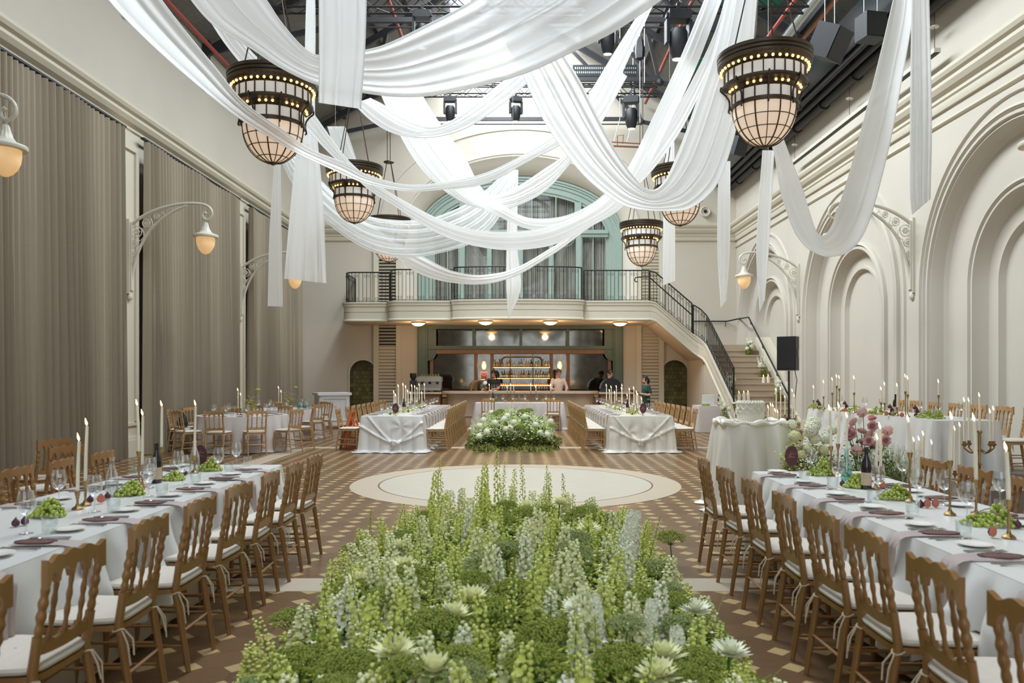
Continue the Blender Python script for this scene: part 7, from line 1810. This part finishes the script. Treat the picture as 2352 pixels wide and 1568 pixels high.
for c, nm, sd2 in ((RT1, 'nearer', 1), (RT2, 'farther', 2)):
    t = thing('centrepiece', 'bowl of pink and green meadow flowers on the %s round table' % nm, 'flower arrangement', (c[0]+.16, c[1], TZ+.002))
    MB().lathe([(.05, 0), (.10, .03), (.11, .08), (.10, .09)], 16).build('bowl', M['label'], t); blob_foliage(t, (0, 0, .20), .15, .13, .14, 260, .05, 'leaf2', sd2)
    r = random.Random(sd2); mb = MB()
    for k in range(40):
        p = Vector((r.gauss(0, .10), r.gauss(0, .08), r.uniform(.2, .42)))
        for q in range(5): a = q*1.257; petal(mb, p, (math.cos(a), math.sin(a), .4), (0, 0, 1), .02, .016, .2)
    mb.build('pink_blossom', M['pink'], t, smooth=False)
    MB().tube([(.12, 0, .1), (.17, 0, .52)], .003, 4).lathe([(.01, .52), (.06, .545), (.04, .575), (.002, .585)], 12, (.17, 0, 0)).build('umbel', M['umbel'], t)
mb = MB(); r = random.Random(77)
# ---------------- people ----------------
def remesh(o, vox, sm=6):
    m = o.modifiers.new('body', 'REMESH'); m.mode = 'VOXEL'; m.voxel_size = vox; m.use_smooth_shade = True
    s = o.modifiers.new('smooth', 'SMOOTH'); s.iterations = sm; s.factor = .5; return o
def limb(mb, pts, rs): mb.tube(crv(pts, 12), [lerp(rs[min(len(rs)-2, int(i/11*(len(rs)-1)))], rs[min(len(rs)-1, int(i/11*(len(rs)-1))+1)], i/11*(len(rs)-1)-min(len(rs)-2, int(i/11*(len(rs)-1)))) for i in range(12)], 12)
def hand(mb, wr, d, up):
    d = Vector(d).normalized(); up = Vector(up); up = (up-d*up.dot(d)).normalized(); s = d.cross(up); wr = Vector(wr)
    mb.tube([wr, wr+d*.05, wr+d*.09], [.026, .034, .030], 10)
    for k, (o, L) in enumerate(((-.026, .062), (-.009, .074), (.009, .070), (.025, .054))):
        b = wr+d*.085+s*o; mb.tube([b, b+d*L*.55-up*.008, b+d*L*.85-up*.028], [.010, .0095, .008], 7)
    b = wr+d*.035-s*.03; mb.tube([b, b+d*.03-s*.025, b+d*.065-s*.028-up*.01], [.012, .011, .009], 7)
def person(label, loc, rz, H, shirt, hair_m, arms, hair='short', nod=.2, turn=0.0, sleeve=.45, beard=False, stubble=None):
    """faces +Y; arms: ((elbow, wrist, hand dir) left, right) in body metres for a 1.75 m figure"""
    t = thing('person', label, 'person', loc, rz); k = H/1.75; t.scale = (k, k, k)
    hc = Vector((0, .02, 1.625)); R = Matrix.Rotation(turn, 3, 'Z') @ Matrix.Rotation(-nod, 3, 'X'); hp = lambda x, y, z: hc+R @ Vector((x, y, z))
    b = MB()
    b.sph(hp(0, -.005, .02), 1, 18, 14, (.076, .098, .105), M=R); b.sph(hp(0, .035, -.055), 1, 14, 10, (.056, .060, .062), M=R)
    b.tube([hp(0, .085, .02), hp(0, .108, -.018), hp(0, .09, -.03)], [.010, .016, .012], 8)
    b.sph(hp(0, .088, -.062), 1, 10, 6, (.026, .012, .012), M=R); b.sph(hp(0, .082, -.10), 1, 8, 6, (.022, .018, .016), M=R)
    for s in (-1, 1): b.sph(hp(s*.078, -.01, -.005), 1, 8, 6, (.012, .022, .034), M=R); b.sph(hp(s*.035, .078, .032), 1, 8, 6, (.022, .012, .008), M=R)
    b.tube([(0, -.02, 1.40), (0, 0, 1.49), tuple(hp(0, 0, -.07))], [.062, .054, .052], 12)
    b.sph((0, 0, 1.30), 1, 16, 12, (.17, .105, .16)); b.sph((0, 0, 1.10), 1, 16, 12, (.145, .10, .18)); b.sph((0, -.01, .95), 1, 16, 12, (.16, .115, .13))
    sh = {}
    for s, (el, wr, hd) in zip((-1, 1), arms):
        S0 = Vector((s*.19, -.01, 1.40)); sh[s] = (S0, Vector(el), Vector(wr))
        b.sph(S0, .06, 10, 8); limb(b, [tuple(S0), tuple(el), tuple(wr)], [.052, .046, .038, .027]); hand(b, wr, hd, (0, .3, 1))
        limb(b, [(s*.09, 0, .92), (s*.095, .015, .50), (s*.10, -.01, .09)], [.088, .068, .058, .040]); b.tube([(s*.10, -.04, .045), (s*.10, .06, .04), (s*.105, .17, .03)], [.042, .045, .03], 10)
    remesh(b.build('body', M['skin'], t), .011, 3)
    c = MB()
    c.sph((0, 0, 1.29), 1, 18, 12, (.19, .125, .175)); c.tube([(0, 0, 1.36), (0, -.005, 1.20), (0, 0, 1.02), (0, 0, .86)], [.135, .148, .140, .150], 18)
    for s in (-1, 1):
        S0, el, wr = sh[s]; c.sph(S0, .064, 10, 8); pts = crv([tuple(S0), tuple(el), tuple(wr)], 20); q = max(3, int(19*sleeve)); c.tube(pts[:q+1], [lerp(.060, .056 if sleeve < .7 else .036, i/q) for i in range(q+1)], 12)
    c.tube([(0, -.015, 1.40), (0, -.01, 1.455)], [.085, .064], 14)
    remesh(c.build('shirt', M[shirt], t), .012, 4)
    c = MB(); c.sph((0, -.005, .93), 1, 16, 10, (.17, .122, .12))
    for s in (-1, 1): limb(c, [(s*.09, 0, .93), (s*.097, .012, .50), (s*.10, -.01, .06)], [.100, .082, .072, .065])
    remesh(c.build('trousers', M['trouser'], t), .014, 4)
    for s in (-1, 1): MB().tube([(s*.10, -.07, .035), (s*.10, .05, .035), (s*.107, .19, .03)], [.045, .05, .034], 10).build('shoe', M['black'], t)
    hm_ = MB()
    def hairf(u, v):
        a = 2*PI*u; el = lerp(PI/2, -.55 if hair != 'short' else -.25, v); y = math.sin(a)*math.cos(el); x = math.cos(a)*math.cos(el); z = math.sin(el)
        f = 1.0 if y < .25 else max(.55, 1-.0*(y)); lift = .10 if (y > .35 and z < .55) else 0
        s_ = 1.10+.03*math.sin(9*a+4*v)
        if y > .50 and z < .36: s_ = .80
        return hp(x*.080*s_, -.008+y*.100*s_, .028+z*.108*s_)
    hm_.grid(hairf, 36, 14, cu=True); hm_.build('hair', M[hair_m], t)
    if hair == 'ponytail': MB().tube([hp(0, -.10, .03), hp(0, -.15, -.02), hp(.0, -.16, -.14), hp(.0, -.13, -.24)], [.03, .042, .036, .012], 10).build('ponytail', M[hair_m], t)
    if hair == 'long': MB().tube([hp(0, -.085, .03), hp(0, -.12, -.06), hp(0, -.10, -.15)], [.06, .055, .025], 12).tube([hp(-.01, .03, .12), hp(0, .06, .145), hp(.02, .05, .12)], [.03, .035, .02], 8).build('tied_back_hair', M[hair_m], t)
    if beard: MB().sph(hp(0, .066, -.088), 1, 10, 8, (.044, .030, .036), M=R).build('beard', M[hair_m], t)
    e = MB()
    for s in (-1, 1): e.sph(hp(s*.033, .085, .012), 1, 8, 6, (.013, .008, .006), M=R)
    e.build('eyes', M['black'], t); e = MB()
    for s in (-1, 1): e.tube([hp(s*.015, .096, .040), hp(s*.052, .080, .042)], .005, 5)
    e.build('eyebrows', M[hair_m], t)
    return t
ZB = 0.0
dn = ((-.25, .10, 1.16), (-.20, .32, 1.14), (.1, .9, -.2))
dn2 = ((.25, .10, 1.16), (.18, .34, 1.14), (-.1, .9, -.2))
person('person in black tee with dark ponytail looking down behind bar', (-.90, 27.15, 0), PI-.55, 1.80, 'blacktee', 'hair', (dn, dn2), 'ponytail', .45, .1, .45, beard=True)
person('person in a white long-sleeved shirt working behind the bar', (1.30, 27.15, 0), PI+.25, 1.84, 'whiteshirt', 'hairbrown', (((-.27, .06, 1.14), (-.16, .30, 1.08), (.3, .9, -.1)), ((.27, .08, 1.14), (.22, .34, 1.10), (0, .9, -.2))), 'short', .45, .1, .98)
person('person in a dark green tee turned away beside the domed oven', (3.05, 27.25, 0), -PI/2-.45, 1.80, 'greentee', 'hair', (dn, dn2), 'short', .35, 0, .42)
wt = (3.83, 24.3, 0)
person('person in green tee with swept-back dark hair holding menus', wt, PI/2+.35, 1.60, 'greentee', 'hair', (((-.24, -.02, 1.14), (-.10, .30, 1.18), (.3, .9, .1)), ((.25, -.02, 1.13), (.13, .30, 1.17), (-.3, .9, .1))), 'long', .05, 0, .42, beard=True)
t = thing('menu_stack', 'stack of dark menus held by the person in green near the niche', 'menus', (0, 0, 0))
fx, fy = -math.sin(PI/2+.35), math.cos(PI/2+.35)
Rm = Matrix.Rotation(PI/2+.35, 3, 'Z') @ Matrix.Rotation(.35, 3, 'X')
for k in range(3): MB().box((wt[0]+fx*.37, wt[1]+fy*.37, 1.105+k*.014), (.22, .30, .010), M=Rm).build('menu_cover', M['menu'] if k % 2 == 0 else M['blacktee'], t, smooth=False)
